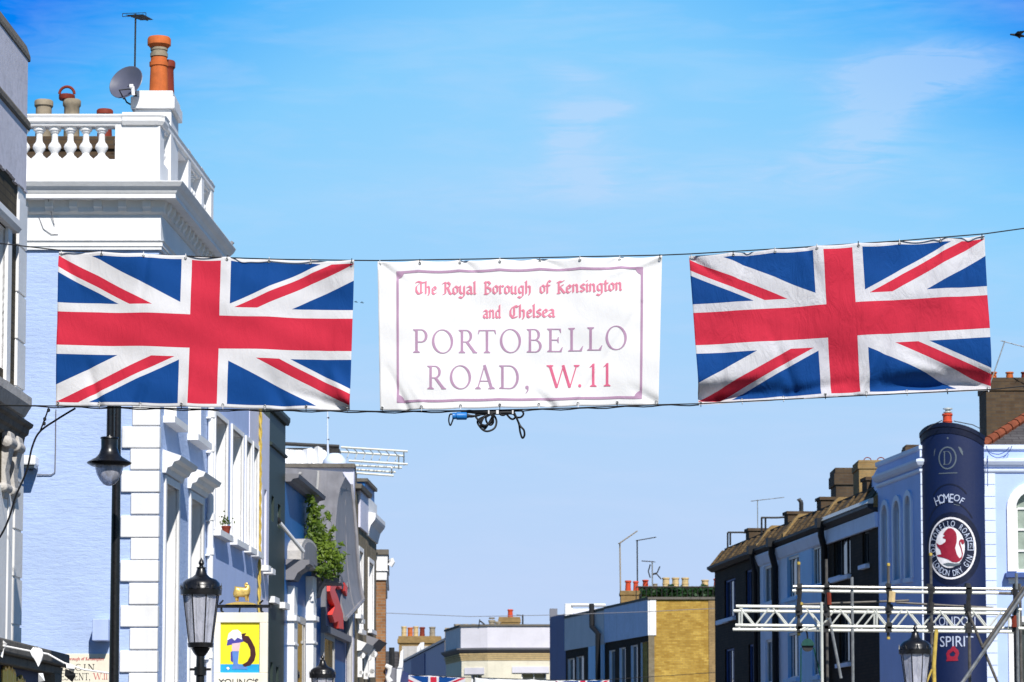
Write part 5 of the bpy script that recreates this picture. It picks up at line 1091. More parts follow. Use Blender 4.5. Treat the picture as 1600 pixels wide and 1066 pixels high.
for qq in (q + .15, q + 1.6):
    mb = MB(); mb.prism(f, [(qq, z - .7), (qq + .14, z - .7), (qq + .14, z - .12), (qq, z - .12)], 0, .1); ax = (f.pt(0, 1, 0) - f.pt(0, 0, 0), Vector((0, 0, 1)), f.pt(1, 0, 0) - f.pt(0, 0, 0)); mb.lathe(f.pt(qq + .07, .10, z - .2), [(.07, -.07), (.07, .07)], 12, ax); mb.lathe(f.pt(qq + .07, .08, z - .6), [(.05, -.07), (.05, .07)], 12, ax); mb.build('scroll_bracket', M['white'], t_)
t_, f, z1, pl = smallhouse('house with a bold white curved cornice and blue attic, left of the brown brick pier', 572.3, 588, 826, 'brick_tan', [(575.5, 582.5, 985, 880)])
zc2 = LS.Z(588, 812); zb2 = LS.Z(588, 850)
mb = MB(); mb.sweep([f.pt(0, 0, 0), f.pt(f.len, 0, 0)], [(0, zb2), (.04, zb2), (.06, zb2 + .1), (.1, zb2 + .25), (.2, zb2 + .38), (.22, zb2 + .44), (.22, zb2 + .54), (0, zb2 + .58)]); mb.build('cornice', M['white'], t_)
mb = MB(); mb.box(f, .1, f.len - .1, -.5, .02, zb2 + .55, zb2 + .95); mb.build('parapet', M['white'], t_); mb = MB(); mb.box(f, .05, f.len - .05, -.4, -.05, zb2 + .95, zb2 + 1.3); mb.build('attic', M['cobalt'], t_); mb = MB(); mb.box(f, .0, f.len, -.45, .02, zb2 + 1.3, zb2 + 1.38); mb.build('attic_coping', M['coping'], t_)
mb = MB(); z = f.Z(578, 1008); mb.sweep([f.pt(.1, 0, 0), f.pt(f.len - .2, 0, 0)], [(0, z - .12), (.12, z - .1), (.2, z), (.3, z + .1), (0, z + .2)]); mb.build('shop_cornice', M['grey_soffit'], t_)
mb = MB(); mb.box(f, .3, .5, 0, .18, z - .8, z - .12); mb.lathe(f.pt(.4, .16, z - .25), [(.08, -.1), (.08, .1)], 12, ax); mb.lathe(f.pt(.4, .12, z - .66), [(.06, -.1), (.06, .1)], 12, ax); mb.build('scroll_bracket', M['white'], t_)
Yp = 71.2; bp_ = thing('terraced_house', 'brown brick house end with a white capped pier at the end of the left row', 'building', (P(590, 900, Yp).x, Yp + 3, 0))
xa_, xb_ = P(560, 960, Yp).x, P(602.5, 960, Yp).x; zb = ZP(907, Yp)
mb = MB(); mb.extrude([(xa_ - 3, Yp), (xb_, Yp), (xb_ - .34, Yp + 8), (xa_ - 3, Yp + 8)], 0, zb); mb.build('wall', M['brick_brown'], bp_)
mb = MB(); mb.extrude([(xa_, Yp - .05), (xb_ + .03, Yp - .05), (xb_ - .3, Yp + 7.9), (xa_, Yp + 7.9)], zb, ZP(893, Yp)); mb.extrude([(xa_, Yp - .09), (xb_ + .07, Yp - .09), (xb_ - .25, Yp + 7.9), (xa_, Yp + 7.9)], ZP(893, Yp), ZP(891, Yp)); mb.extrude([(xa_, Yp - .05), (xb_ + .05, Yp - .05), (xb_ - .3, Yp + 7.9), (xa_, Yp + 7.9)], ZP(891, Yp), ZP(867, Yp))
mb.tube([(xb_ + .1, Yp + .1, ZP(884, Yp)), (xb_ + .16, Yp + .1, ZP(878, Yp)), (xb_ + .12, Yp + .1, ZP(873, Yp))], .07, 8); mb.build('pier_cap', M['white'], bp_, bevel=.02)
mb = MB(); mb.extrude([(xa_, Yp - .1), (xb_ + .08, Yp - .1), (xb_ - .25, Yp + 7.9), (xa_, Yp + 7.9)], ZP(867, Yp), ZP(859, Yp)); mb.build('coping', M['coping'], bp_)
mb = MB(); c = Vector((xb_ + .06, Yp + .0, 0)); 
mb.tube([c + Vector((-.05, -.12, ZP(1040, Yp))), c + Vector((.06, -.12, ZP(1044, Yp))), c + Vector((.05, -.12, ZP(1051, Yp))), c + Vector((.0, -.12, ZP(1058, Yp))), c + Vector((.06, -.12, ZP(1066, Yp)))], [.05, .08, .06, .06, .09], 8)
mb.build('scroll_bracket', M['white'], bp_)
fd = thing('slate_roof_house', 'low dark roofed house with a white verge at the far end beyond the left row', 'building', (P(615, 1040, 100).x, 102, 0))
xa_, xb_ = P(570, 1040, 100).x, P(622, 1040, 100).x; mb = MB(); mb.extrude([(xa_, 100), (xb_, 100), (xb_ + .3, 108), (xa_, 108)], 0, ZP(1045, 100)); mb.build('wall', M['slate_blue'], fd)
mb = MB(); mb.extrude([(xa_, 99.9), (xb_ - .0, 99.9), (xb_ - .0, 101), (xa_, 101)], ZP(1045, 100), ZP(1018, 100)); mb.build('roof', M['slate'], fd)
mb = MB(); fx = Fr((xa_, 99.85), (xb_ + 1, 99.85)); mb.prism(fx, [(fx.S(x, 1040), ZP(y, 99.85)) for x, y in ((626, 1018), (630, 1014), (629.5, 1040), (625, 1066), (625, 1100), (619, 1100), (620, 1046), (623, 1040))], -.3, 0); mb.build('verge', M['white'], fd)
pp = thing('lamp_post', 'plain dark post standing against the far slate roofed house', 'lamp post', (P(612, 1040, 92).x, 92, .1)); mb = MB(); mb.tube([(P(612, 1040, 92).x, 92, .1), (P(612, 1040, 92).x, 92, ZP(1012, 92))], .09, 8); mb.build('post', M['iron'], pp); mb = MB(); mb.lathe((P(612, 1040, 92).x, 92, ZP(1046, 92) - .3), [(.1, -.5), (.16, -.45), (.16, .3), (.1, .35)], 10); mb.build('sleeve', M['grey_soffit'], pp)
# ------------------------------------------------------------------ blue sign-pillar building (right)
GYf = 61.0; G0 = P(1440, 800, GYf); G1 = P(1372, 800, 64.5)
PG = [(G1.x, G1.y), (G0.x, G0.y), (18, GYf), (18, 70), (G1.x + .4, 70)]
GLf = Fr(PG[0], PG[1]); GRf = Fr(PG[1], PG[2])
gh2 = thing('pub_building', 'pale blue corner building with a navy rounded sign pillar and arched windows', 'building', (10, 62, 0))
zt = ZP(700, GYf); 
ar = []
for a, e, yt, yb in ((1380, 1389, 789, 910), (1398.5, 1408, 782, 907), (1416.5, 1425, 774, 904)):
    ar.append((GLf.S(a, 850), GLf.S(e, 850), GLf.Z((a + e) / 2, yb), GLf.Z((a + e) / 2, yt)))
gx = lambda px, y=850: GRf.S(px, y); gz = lambda py, px=1600: GRf.Z(px, py)
aw = (gx(1588), gx(1640), gz(893), gz(768)); sw_ = (gx(1582), gx(1690), .6, gz(972))
def spandrel(mb, fr, op):
    s0, s1, z0, z1 = op; rr = (s1 - s0) / 2; cx = (s0 + s1) / 2; zs = z1 - rr; L_ = [(cx - rr * math.cos(R(a)), zs + rr * math.sin(R(a))) for a in range(0, 91, 15)]; Rr = [(2 * cx - x, z) for x, z in L_]
    for pts, cor in ((L_, (s0, z1)), (Rr, (s1, z1))):
        for i in range(len(pts) - 1): mb.add([fr.pt(*(q[0], 0, q[1])) for q in (pts[i], pts[i + 1], cor)], [(0, 1, 2)])
mb = MB(); shell(mb, PG, 0, zt - .05, {0: ar, 1: [aw, sw_]}); 
for op in ar: spandrel(mb, GLf, op)
spandrel(mb, GRf, aw); mb.build('wall', M['gin_wall'], gh2)
for op in ar: window(gh2, GLf, op, .12, 'gin_trim', bars=(0, 0), sill=.08, arch=True, surround=.12, fw=.03, pane='curtain' if False else 'glass')
window(gh2, GRf, aw, .17, 'white', pane='curtain', bars=(1, 3), sill=0, arch=True, surround=.20, fw=.055)
mb = MB(); mb.box(GRf, gx(1569), gx(1662), 0, .2, gz(903), gz(896)); mb.build('window_ledge', M['slate_blue'], gh2)
mb = MB(); mb.box(GRf, gx(1574.5), gx(1585), 0, .07, gz(912), gz(903.5)); mb.build('ledge_bracket', M['white'], gh2)
window(gh2, GRf, sw_, .25, 'white', pane='glass', bars=(1, 1), sill=0, surround=.12)
# cornice bands, wrapping the corner
path = [PG[0], PG[1], PG[2]]; y = lambda v: ZP(v, GYf)
mb = MB(); mb.sweep(path, [(-.25, y(704)), (.03, y(704)), (.06, y(702)), (.06, y(696.5)), (.0, y(695)), (-.25, y(695))]); mb.build('parapet_coping', M['gin_trim'], gh2)
mb = MB(); mb.sweep(path, [(-.1, y(731)), (.03, y(730)), (.10, y(727)), (.14, y(722)), (.14, y(718.5)), (.02, y(716)), (-.1, y(715))]); mb.sweep(path, [(-.1, y(738.5)), (.03, y(738.5)), (.05, y(736)), (.05, y(733)), (-.1, y(732))]); mb.build('cornice', M['gin_trim'], gh2)
# corner pilaster and rusticated blocks
mb = MB(); zz0 = y(739); hgt = 18.9 / FPX * GYf
for k in range(30):
    z1 = zz0 - k * hgt; z0 = z1 - hgt + .014
    if z0 < .1: break
    mb.box(GRf, -.02, gx(1446.5), -.03, .035, z0, z1); mb.box(GRf, gx(1528), gx(1556), -.03, .014, z0, z1)
mb.box(GRf, -.03, gx(1446.5), -.03, .04, y(715), y(704)); mb.build('rusticated_blocks', M['gin_trim'], gh2)
# sign pillar: convex face, arched head
RC = .83; cxp = P(1499.5, 800, GYf).x; ccy = GYf + .16; f0, f1 = R(-80), R(33)
def cyl(phi, z, off=0): return Vector((cxp + (RC + off) * math.sin(phi), ccy - (RC + off) * math.cos(phi), z))
def ztop(phi): u = (phi - R(-33)) / R(62); return ZP(680, 60.2) + .29 * max(0, 1 - u * u * (1.0 if u < 0 else .9)) + .0
nph = 40
mb = MB(); vs = []; fs = []
for i in range(nph + 1):
    ph = f0 + (f1 - f0) * i / nph; vs += [cyl(ph, 0), cyl(ph, ztop(ph) - .02)]
for i in range(nph): fs.append((2 * i, 2 * i + 2, 2 * i + 3, 2 * i + 1))
mb.add(vs, fs, True); e = cyl(f1, 0); xr_ = P(1530.5, 800, GYf - .1).x
mb.add([cyl(f1, 0), (xr_, GYf - .25, 0), (xr_, GYf - .25, ztop(f1) + .1), cyl(f1, ztop(f1) - .02)], [(0, 1, 2, 3)]); mb.add([(xr_, GYf - .25, 0), (xr_, GYf + .3, 0), (xr_, GYf + .3, ztop(f1) + .1), (xr_, GYf - .25, ztop(f1) + .1)], [(0, 1, 2, 3)])
pil = mb.build('sign_pillar', M['navy'], gh2, sharp=25)
mb = MB(); vs = []; fs = []; prf = [(-.02, -.22), (.012, -.22), (.02, -.10), (.035, -.08), (.035, .01), (-.3, .03)]
for i in range(nph + 1):
    ph = f0 + (f1 - f0) * i / nph; vs += [cyl(ph, ztop(ph) + b_, a) for a, b_ in prf]
n = len(prf)
for i in range(nph):
    for j in range(n): a = i * n + j; b_ = i * n + (j + 1) % n; fs.append((a, b_, b_ + n, a + n))
mb.add(vs, fs); mb.add(vs[:n], [tuple(range(n))]); mb.add(vs[-n:], [tuple(range(n))])
capv = [cyl(f0 + (f1 - f0) * i / nph, ztop(f0 + (f1 - f0) * i / nph) + .03, -.3) for i in range(nph + 1)] ; cc = Vector((cxp + .1, ccy + .1, ZP(676, 60.5)))
mb.add(capv + [cc], [(i, i + 1, nph + 1) for i in range(nph)]); 
mb.extrude([(cxp + .4, GYf - .5), (xr_ + .02, GYf - .28), (xr_ + .02, GYf + .3), (cxp - .7, GYf + .3)], ZP(682, 60.6), ZP(676, 60.6)); mb.build('pillar_cap', M['navy_cap'], gh2, pil)
fc = R(-21)
def on_pil(x, z, off=.006): return cyl(fc + x / RC, z, off)
zy = lambda v: ZP(v, 60.25)
def put(name, shapes, m, cell=.012, off=.006): mb = MB(); fill(mb, shapes, lambda a, b_: on_pil(a, b_, off), cell); return mb.build(name, M[m], gh2, pil)
zD = zy(714.5); put('letter_ring', [ring(-.05, zD, .20, .245, .028)], 'sign_grey'); put('letter', place(SERIF['D'][1], -.15, zD - .145, .225, .29), 'sign_grey')
put('flourish', [[[(.18, zy(697)), (.24, zy(699)), (.28, zy(705)), (.285, zy(712)), (.23, zy(706))]], [[(-.32, zy(697)), (-.36, zy(703)), (-.37, zy(713)), (-.34, zy(705))]]] + [rect(-.25, zy(739), .16, zy(737.6)), rect(-.05, zy(685), -.02, zy(682))], 'sign_grey', .008)
put('flourish_arc', [[arc(-.02, zy(800), .50, .62, 40, 140, 24) + arc(-.02, zy(800), .47, .59, 140, 40, 24)], [arc(-.03, zy(845), .62, .86, 35, 145, 30) + arc(-.03, zy(845), .59, .83, 145, 35, 30)]], 'navy_cap', .02)
def arcsans(name, txt, cx, cz, rx, rz, a0, a1, hx, m, inv=False, wide=.8):
    """capitals set one by one along an ellipse on the pillar"""
    mb = MB(); nn = len(txt)
    for i, c_ in enumerate(txt):
        if c_ == ' ': continue
        a = R(a0 + (a1 - a0) * i / max(1, nn - 1)); px_, pz_ = cx + rx * math.cos(a), cz + rz * math.sin(a); rot = a - math.pi / 2 if not inv else a + math.pi / 2
        vs, fs = sans(c_); cs, sn = math.cos(rot), math.sin(rot)
        mb.add([on_pil(px_ + (x * hx * wide) * cs - ((y - .5) * hx) * sn, pz_ + (x * hx * wide) * sn + ((y - .5) * hx) * cs, .012) for x, y in vs], fs)
    return mb.build(name, M[m], gh2, pil)
arcsans('lettering', 'HOME', -.06, zy(842), .72, .89, 109, 83, .20, 'sign_white', wide=.72); arcsans('lettering', 'OF', -.06, zy(842), .66, .93, 72, 62, .15, 'sign_white', wide=.85)
put('rule', [[[(.07, zy(787)), (.2, zy(789)), (.2, zy(790)), (.07, zy(788))]]], 'sign_grey', .006)
zc_ = zy(856); RX, RZ = .545, .665
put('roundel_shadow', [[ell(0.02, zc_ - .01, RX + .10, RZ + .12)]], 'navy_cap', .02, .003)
put('roundel', [ring(0, zc_, RX, RZ, .04), [ell(-.03, zc_ + .02, .325, .44)]], 'pic_white', .014, .007)
arcsans('roundel_lettering', 'PORTOBELLO ROAD', -.0, zc_, .42, .53, 196, 20, .135, 'sign_white', wide=.62); arcsans('roundel_lettering', 'LONDON DRY GIN', 0, zc_, .42, .53, 212, 338, .135, 'sign_white', True, wide=.62)
mb = MB(); sans_on(mb, '171', lambda x, z: on_pil(x, z, .012), .068, .11, .425, zc_ + .0); mb.build('roundel_lettering', M['sign_white'], gh2, pil)
put('roundel_plate', [[[(.355, zc_ - .05), (.495, zc_ - .05), (.495, zc_ + .16), (.355, zc_ + .16)], [(.37, zc_ - .035), (.48, zc_ - .035), (.48, zc_ + .145), (.37, zc_ + .145)]]], 'sign_white', .006, .012)
lion = [(262, 460), (290, 432), (320, 430), (345, 445), (368, 478), (376, 520), (374, 575), (358, 640), (372, 700), (398, 745), (418, 735), (424, 700), (412, 640), (396, 600), (398, 565), (420, 545), (446, 556), (450, 590), (436, 606), (420, 590), (418, 572), (408, 585), (424, 640), (436, 700), (428, 745), (405, 775), (370, 790), (330, 785), (285, 755), (240, 735), (190, 720), (182, 705), (225, 700), (214, 650), (190, 620), (178, 575), (205, 600), (225, 600), (262, 575), (270, 545), (240, 530), (240, 520), (262, 508), (243, 492)]
ks = 170 / 1133; 
def lp_(x, y): # roundel picture: photographed position -> pillar arc
    px, py = 1430 + x * ks, 760 + y * ks; s = (px - 1499) / FPX * 60.3 / RC; return (math.asin(max(-.98, min(.98, s))) - fc) * RC, zy(py)
put('red_lion', [[[lp_(*p) for p in lion]]], 'sign_red', .008, .014)
put('lion_ground', [[[lp_(*p) for p in ((235, 800), (290, 790), (350, 800), (420, 795), (400, 815), (350, 830), (280, 825))]]], 'sign_grey', .008, .0145)
mb = MB(); sans_on(mb, 'LONDON', lambda x, z: on_pil(x, z, .01), .15, .20, .06, zy(977)); mb.build('lettering', M['sign_white'], gh2, pil)
mb = MB(); sans_on(mb, 'SPIRIT', lambda x, z: on_pil(x, z, .01), .20, .235, .09, zy(1010)); mb.build('lettering', M['sign_white'], gh2, pil)
k3 = 200 / 1284; still = [(1400 + x * k3, 900 + y * k3) for x, y in ((495, 705), (520, 700), (530, 720), (555, 745), (562, 780), (545, 820), (552, 850), (440, 852), (448, 820), (440, 780), (455, 745), (485, 728))]
hole = [(1400 + x * k3, 900 + y * k3) for x, y in ((505, 750), (528, 775), (515, 805), (480, 805), (468, 780))]
fp_ = lambda p: lp_((p[0] - 1430) / ks, (p[1] - 760) / ks)
put('painted_still', [[[fp_(p) for p in still], [fp_(p) for p in hole]]], 'sign_red', .008, .01)
# slate roof, hip tiles, chimneys on and behind it
A0 = P(1534, 698, GYf + .3); zev = ZP(698, GYf + .3); rx_, ry_ = A0.x + 2.7, GYf + 3.0; zrg = ZP(600, ry_)
mb = MB(); mb.add([(A0.x, A0.y, zev), (18.2, A0.y, zev), (18.2, ry_, zrg), (rx_, ry_, zrg), (A0.x, 70, zev)], [(0, 1, 2, 3), (0, 3, 4)]); mb.add([(18.2, ry_, zrg), (rx_, ry_, zrg), (A0.x, 70, zev), (18.2, 70, zev)], [(0, 1, 2, 3)]); mb.build('roof', M['slate'], gh2)
mb = MB(); a, b_ = Vector((A0.x, A0.y, zev + .03)), Vector((rx_, ry_, zrg + .03)); n = 15
for i in range(n): mb.tube([a.lerp(b_, i / n), a.lerp(b_, (i + .97) / n)], [.12, .10], 8)
mb.tube([b_, Vector((18.2, ry_, zrg + .03))], .11, 8); mb.build('hip_tiles', M['terra_brown'], gh2)
Yc = 67; zk = ZP(590, Yc)
chimney(gh2, P(1541, 650, Yc).x, P(1640, 650, Yc).x, Yc, Yc + 1, zev - .3, zk, 'brick_chim', .32, .03, front_pots(Yc, zk, [(1556, 578, 13, 'terracotta', 0), (1582, 578, 13, 'terracotta', 0), (1606, 578, 13, 'terra_dark', 0), (1628, 578, 13, 'terracotta', 0)]))
Yc = 64; zk = ZP(664, Yc); mb_p = [(1483.5, 643, 15, 'terra_red', 1)]
ck = chimney(gh2, P(1470, 650, Yc).x, P(1497, 650, Yc).x, Yc, Yc + .5, zt - .2, zk, 'brick_chim', .2, .03, front_pots(Yc, zk, mb_p))
mb = MB(); c = P(1483.5, 643, Yc); c.y += .25; mb.lathe(c, [(.10, 0), (.10, .02), (.06, .03), (.06, .07), (.11, .08), (.11, .10), (.0, .12)], 12); mb.build('steel_cowl', M['alu'], gh2, ck)
zk = ZP(695, 66); chimney(gh2, P(1416, 700, 66).x, P(1436, 700, 66).x, 66, 66.6, zt - .3, zk, 'brick_chim', .15, .03)
pipe(gh2, [P(1448, 672, 60.3), P(1457, 664, 60.3), P(1472, 657, 60.3)], .01, 'iron', 'cap_rail'); pipe(gh2, [P(1490, 658, 60.3), P(1520, 664, 60.3), P(1532, 670, 60.3), P(1532, 676, 60.3)], .01, 'iron', 'cap_rail')
mb = MB()
for pts in ([(1541, 697), (1545, 708), (1556, 715), (1568, 713), (1577, 705), (1581, 697)], [(1543, 712), (1543, 760)], [(1542, 704), (1549, 708), (1560, 710), (1570, 706), (1577, 699)]): mb.tube([P(x, y_, GYf - .16) for x, y_ in spl([(float(a), float(b)) for a, b in pts])], .009, 5)
mb.build('wall_cable', M['slate_blue'], gh2)
yagi('aerial', 'small aerial by the brick chimney at the far right', P(1547, 600, 66.5), P(1570, 533, 66.5), (.9, -.3, -.3), 1.1, 5, .12, .014, 'steel', .1, rod=False)
# ------------------------------------------------------------------ right terrace
dR = Vector((-.1105, 1)); a85 = (G1.x - .1105 * 20.5, 85.0)
RF = Fr(a85, (G1.x, G1.y)); RL = RF.len
zg = RF.Z(1250, 836)
def rs(px, y_=850): return RF.S(px, y_)
def rhouse(label, pa, pe, wallm, wins, sillm='terrace_pale', lining='terrace_pale', pane='glass', framem='white_clean', z1=None):
    sa, sb = (0 if pa is None else rs(pa)), (RL - .02 if pe is None else rs(pe) - .01)
    a, b_ = RF.pt(sa, 0, 0), RF.pt(sb, 0, 0); pl = [(a.x, a.y), (b_.x, b_.y), (b_.x + 8, b_.y + .9), (a.x + 8, a.y + .9)]; f = Fr(pl[0], pl[1])
    t_ = thing('terraced_house', label, 'building', RF.pt((sa + sb) / 2, -4, 0)); ops = []
    for wa, we, yt, yb in wins: m_ = (wa + we) / 2; ops.append((f.S(wa, 900), f.S(we, 900), f.Z(m_, yb), f.Z(m_, yt)))
    mb = MB(); shell(mb, pl, 0, z1 or zg - .12, {0: ops}); mb.build('wall', M[wallm], t_)
    for op in ops: window(t_, f, op, .10, lining, pane=pane, bars=(2, 0), sill=.1, sillm=sillm, fw=.06, framem=framem)
    return t_, f, sa, sb, pl
k6 = 300 / 828
cx6 = lambda v: 1100 + v * k6; cy6 = lambda v: 680 + v * k6
def W6(*l): return [(cx6(a), cx6(b_), cy6(c), cy6(d)) for a, b_, c, d in l]
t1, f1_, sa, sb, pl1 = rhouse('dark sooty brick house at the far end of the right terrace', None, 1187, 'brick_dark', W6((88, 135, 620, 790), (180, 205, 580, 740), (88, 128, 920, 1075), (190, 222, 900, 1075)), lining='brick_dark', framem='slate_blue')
t2, f2_, sa2, sb2, pl2 = rhouse('narrow violet blue house between dark brick and the black drainpipe', 1187, 1229.5, 'terrace_pale', W6((256, 312, 560, 722), (262, 314, 880, 1070)))
t3, f3_, sa3, sb3, pl3 = rhouse('wide sky blue house right of the black drainpipe in the terrace', 1229.5, 1290, 'terrace_blue', W6((350, 410, 522, 702), (465, 506, 478, 648), (354, 405, 852, 1050), (464, 500, 830, 1040)), lining='terrace_blue', sillm='terrace_blue')
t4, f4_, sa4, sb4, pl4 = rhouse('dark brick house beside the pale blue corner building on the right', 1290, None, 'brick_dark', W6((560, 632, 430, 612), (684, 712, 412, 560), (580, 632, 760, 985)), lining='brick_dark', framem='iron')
def roofbits(t_, f, first=0, gut='black_matt', tile='roof_tile'):
    n_ = f.len; p0, p1 = f.pt(0, 0, 0), f.pt(n_, 0, 0)
    mb = MB(); mb.sweep([p0, p1], [(0, zg - .14), (.10, zg - .14), (.24, zg - .05), (.24, zg + .02), (-.02, zg + .02), (-.02, zg - .14)]); mb.build('gutter', M[gut], t_)
    mb = MB(); q = [(-.02, zg + .03), (.12, zg + .03), (-.26, zg + .50), (-.5, zg + .50), (-.5, zg + .03)]; mb.sweep([p0, p1], q); 
    for i in range(int(n_ / .9)):
        a = i * .9 + random.uniform(0, .4); mb.sweep([f.pt(a, 0, 0), f.pt(a + .06, 0, 0)], [(o + .05, z + .02) for o, z in q])
    mb.build('roof', M[tile], t_)
    a = n_ - .22; mb = MB(); mb.prism(Fr(f.pt(a, 0, 0), f.pt(a, -1, 0)), [(-.1, zg - .05), (4, zg - .05), (4, zg + .72), (.35, zg + .70), (.2, zg + .55), (-.02, zg + .22), (-.1, zg + .18)], 0, .22); mb.build('party_wall', M['brick_ochre'], t_)
    a = n_ * .45; mb = MB(); mb.box(f, a, a + .5, -1.2, -.35, zg + .4, zg + .82); mb.box(f, a - .04, a + .54, -1.24, -.31, zg + .82, zg + .9); mb.build('chimney', M['brick_chim'], t_)
    mb = MB(); mb.sweep([f.pt(0, 0, 0), f.pt(n_, 0, 0)], [(-.62, zg + .5), (-.3, zg + .5), (-.3, zg + .58), (-.62, zg + .58)]); mb.build('roof_ridge', M['brick_chim'], t_)
roofbits(t1, f1_); roofbits(t2, f2_); roofbits(t3, f3_); roofbits(t4, f4_, gut='iron')
mb = MB(); mb.sweep([f4_.pt(.3, 0, 0), f4_.pt(f4_.len, 0, 0)], [(-.02, zg + .03), (.26, zg + .035), (.20, zg + .14), (-.02, zg + .2)]); mb.build('lead_flashing', M['alu'], t4)
mb = MB(); mb.box(f4_, .2, f4_.len, 0, .08, zg - .5, zg - .16); mb.build('fascia_board', M['terrace_pale'], t4)
for t_, f, hh in ((t2, f2_, .2), (t3, f3_, .16)):
    mb = MB(); mb.sweep([f.pt(0, 0, 0), f.pt(f.len, 0, 0)], [(0, zg - .45), (.05, zg - .42), (.14, zg - .2), (.14, zg - .15), (0, zg - .15)]); mb.build('cornice', M['terrace_pale'], t_)
def dpipe(t_, px, y0, r=.07, m='black_matt'):
    s_ = rs(px); pts = [RF.pt(s_ + .25, .24, zg - .05), RF.pt(s_ + .2, .22, zg - .3), RF.pt(s_, .1, zg - .6), RF.pt(s_, .1, 2)]; mb = MB(); mb.tube(pts, r, 8); mb.box(RF, s_ + .1, s_ + .4, .1, .36, zg - .12, zg + .12); mb.build('downpipe', M[m], t_)
dpipe(t2, 1216, 850, .09); dpipe(t4, 1294, 850, .08); dpipe(t1, 1185, 850, .06)
# pairs of bands and sills on the dark houses
mb = MB(); mb.box(f1_, .4, 2.2, 0, .06, f1_.Z(1137, 973), f1_.Z(1137, 966)); mb.build('string_course', M['terrace_pale'], t1)
mb = MB(); mb.box(f4_, .6, 1.9, 0, .09, f4_.Z(1316, 904), f4_.Z(1316, 899)); mb.build('string_course', M['terrace_pale'], t4)
# chimneys of the terrace
Yc = 74; zk = ZP(731, Yc); chimney(t4, P(1306, 760, Yc).x, P(1342, 760, Yc).x, Yc, Yc + 1.2, zg - .2, zk, 'brick_chim', .45, .05)
Yc = 70; zk = ZP(719, Yc); ck = chimney(t4, P(1342, 740, Yc).x, P(1395, 740, Yc).x, Yc, Yc + 1.2, zg - .2, zk, 'brick_ochre', .22, .03)
for px in (1357, 1378, 1398):
    mb = MB(); c = P(px, 719.5, Yc); c.y += .2; mb.tube([c + Vector((.095 * math.cos(a), 0, .095 * math.sin(a))) for a in [i * math.pi / 10 for i in range(11)]], .013, 6); mb.lathe(c + Vector((0, 0, -.03)), [(.10, 0), (.10, .03), (.08, .035)], 12); mb.build('hoop_pot', M['terra_dark'], t4, ck)
# roof railings
def railing(label, pts, Y, posts, r=.03):
    t_ = thing('roof_railing', label, 'railing', P(*pts[0], Y), 'railings along the right terrace roofs'); mb = MB(); mb.tube([P(x, y_, Y) for x, y_ in pts], r, 6); mb.build('rail', M['iron'], t_); mb = MB()
    for x, ya, yb in posts: mb.tube([P(x, ya, Y), P(x, yb, Y)], r, 6)
    mb.build('post', M['iron'], t_)
railing('low black railing above the far dark end of the terrace', [(1137, 832), (1160, 832), (1182, 834)], 84, [(1137, 832, 856), (1141, 832, 852)])
railing('black railing frame above the violet blue house', [(1189, 809), (1215, 809), (1242, 807), (1253, 808)], 80, [(1190, 809, 862), (1196, 810, 858), (1253, 782, 812), (1250, 782, 808)])
railing('short black railing on the roof near the brick chimneys', [(1279, 797), (1300, 795)], 75, [(1280, 797, 835), (1284, 797, 826)])
vp = thing('vent_pipe', 'black vent pipe standing above the middle of the right terrace roofs', 'vent', P(1251, 800, 79)); mb = MB(); mb.tube([P(1252, 815, 79), P(1252, 786, 79), P(1249, 781, 79), P(1247, 783, 79)], .06, 8); mb.build('pipe', M['iron'], vp)
yagi('aerial', 'thin aerial with a pale head over the right terrace roofs', P(1184, 840, 84), P(1183.5, 781, 84), (1, -.2, .1), 1.0, 6, .16, .014, 'steel', .2, rod=False)
# ------------------------------------------------------------------ yellow brick end house and neighbours, far right
YF = 120.0; a_ = P(1015, 990, YF); dirF = Vector((-.225, 1)).normalized()
FF3 = Fr((a_.x + dirF.x * 60, YF + dirF.y * 60), (a_.x, YF)); LF3 = 60
sF3 = lambda px, y_=980: FF3.S(px, y_)
yh = thing('yellow_brick_house', 'golden brick gable house with a faded blue parapeted front and dark window strips', 'building', (6, 126, 0))
se = sF3(946); zf = FF3.Z(1014, 937); A3 = FF3.pt(se, 0, 0); B3 = FF3.pt(60, 0, 0); pl = [(A3.x, A3.y), (B3.x, B3.y), (B3.x + 14, B3.y), (A3.x + 14, A3.y)]; f = Fr(pl[0], pl[1])
zpl = FF3.Z(1014, 993); k7 = 290 / 1257; c7 = lambda x: 850 + x * k7; d7 = lambda y_: 820 + y_ * k7
ops = []
for a, e, yt in ((440, 480, 850), (508, 550, 832), (586, 632, 815), (652, 698, 795)): ops.append((f.S(c7(a)), f.S(c7(e)), 2.2, f.Z(c7((a + e) / 2), d7(yt))))
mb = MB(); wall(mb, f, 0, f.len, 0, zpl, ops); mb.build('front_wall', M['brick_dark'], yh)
mb = MB(); mb.box(f, 0, f.len - .03, -.3, .06, zpl, zf); mb.build('parapet', M['blue_parapet'], yh)
for op in ops: window(yh, f, op, .14, 'terrace_pale', pane='glass', bars=(0, 1), sill=0, surround=.0)
fg = Fr(pl[1], pl[2]); mb = MB(); wall(mb, fg, 0, 14, 0, zf); mb.extrude([(B3.x + .01, B3.y + .02), (B3.x + 13.9, B3.y + .02), (A3.x + 13.9, A3.y), (A3.x + .4, A3.y)], 0, zf - .01); mb.build('gable_wall', M['brick_yellow'], yh)
mb = MB(); mb.box(fg, 0, P(1025, 960, YF).x - B3.x, -.05, .05, zpl, zf - .02); mb.box(f, f.len - .06, f.len + .02, -.05, .08, zpl, zf - .02); mb.build('parapet_block', M['white'], yh)
mb = MB(); mb.box(fg, -.05, P(1026, 960, YF).x - B3.x - .1, -.02, .02, .1, zpl); mb.build('corner_brickwork', M['brick_tan'], yh)
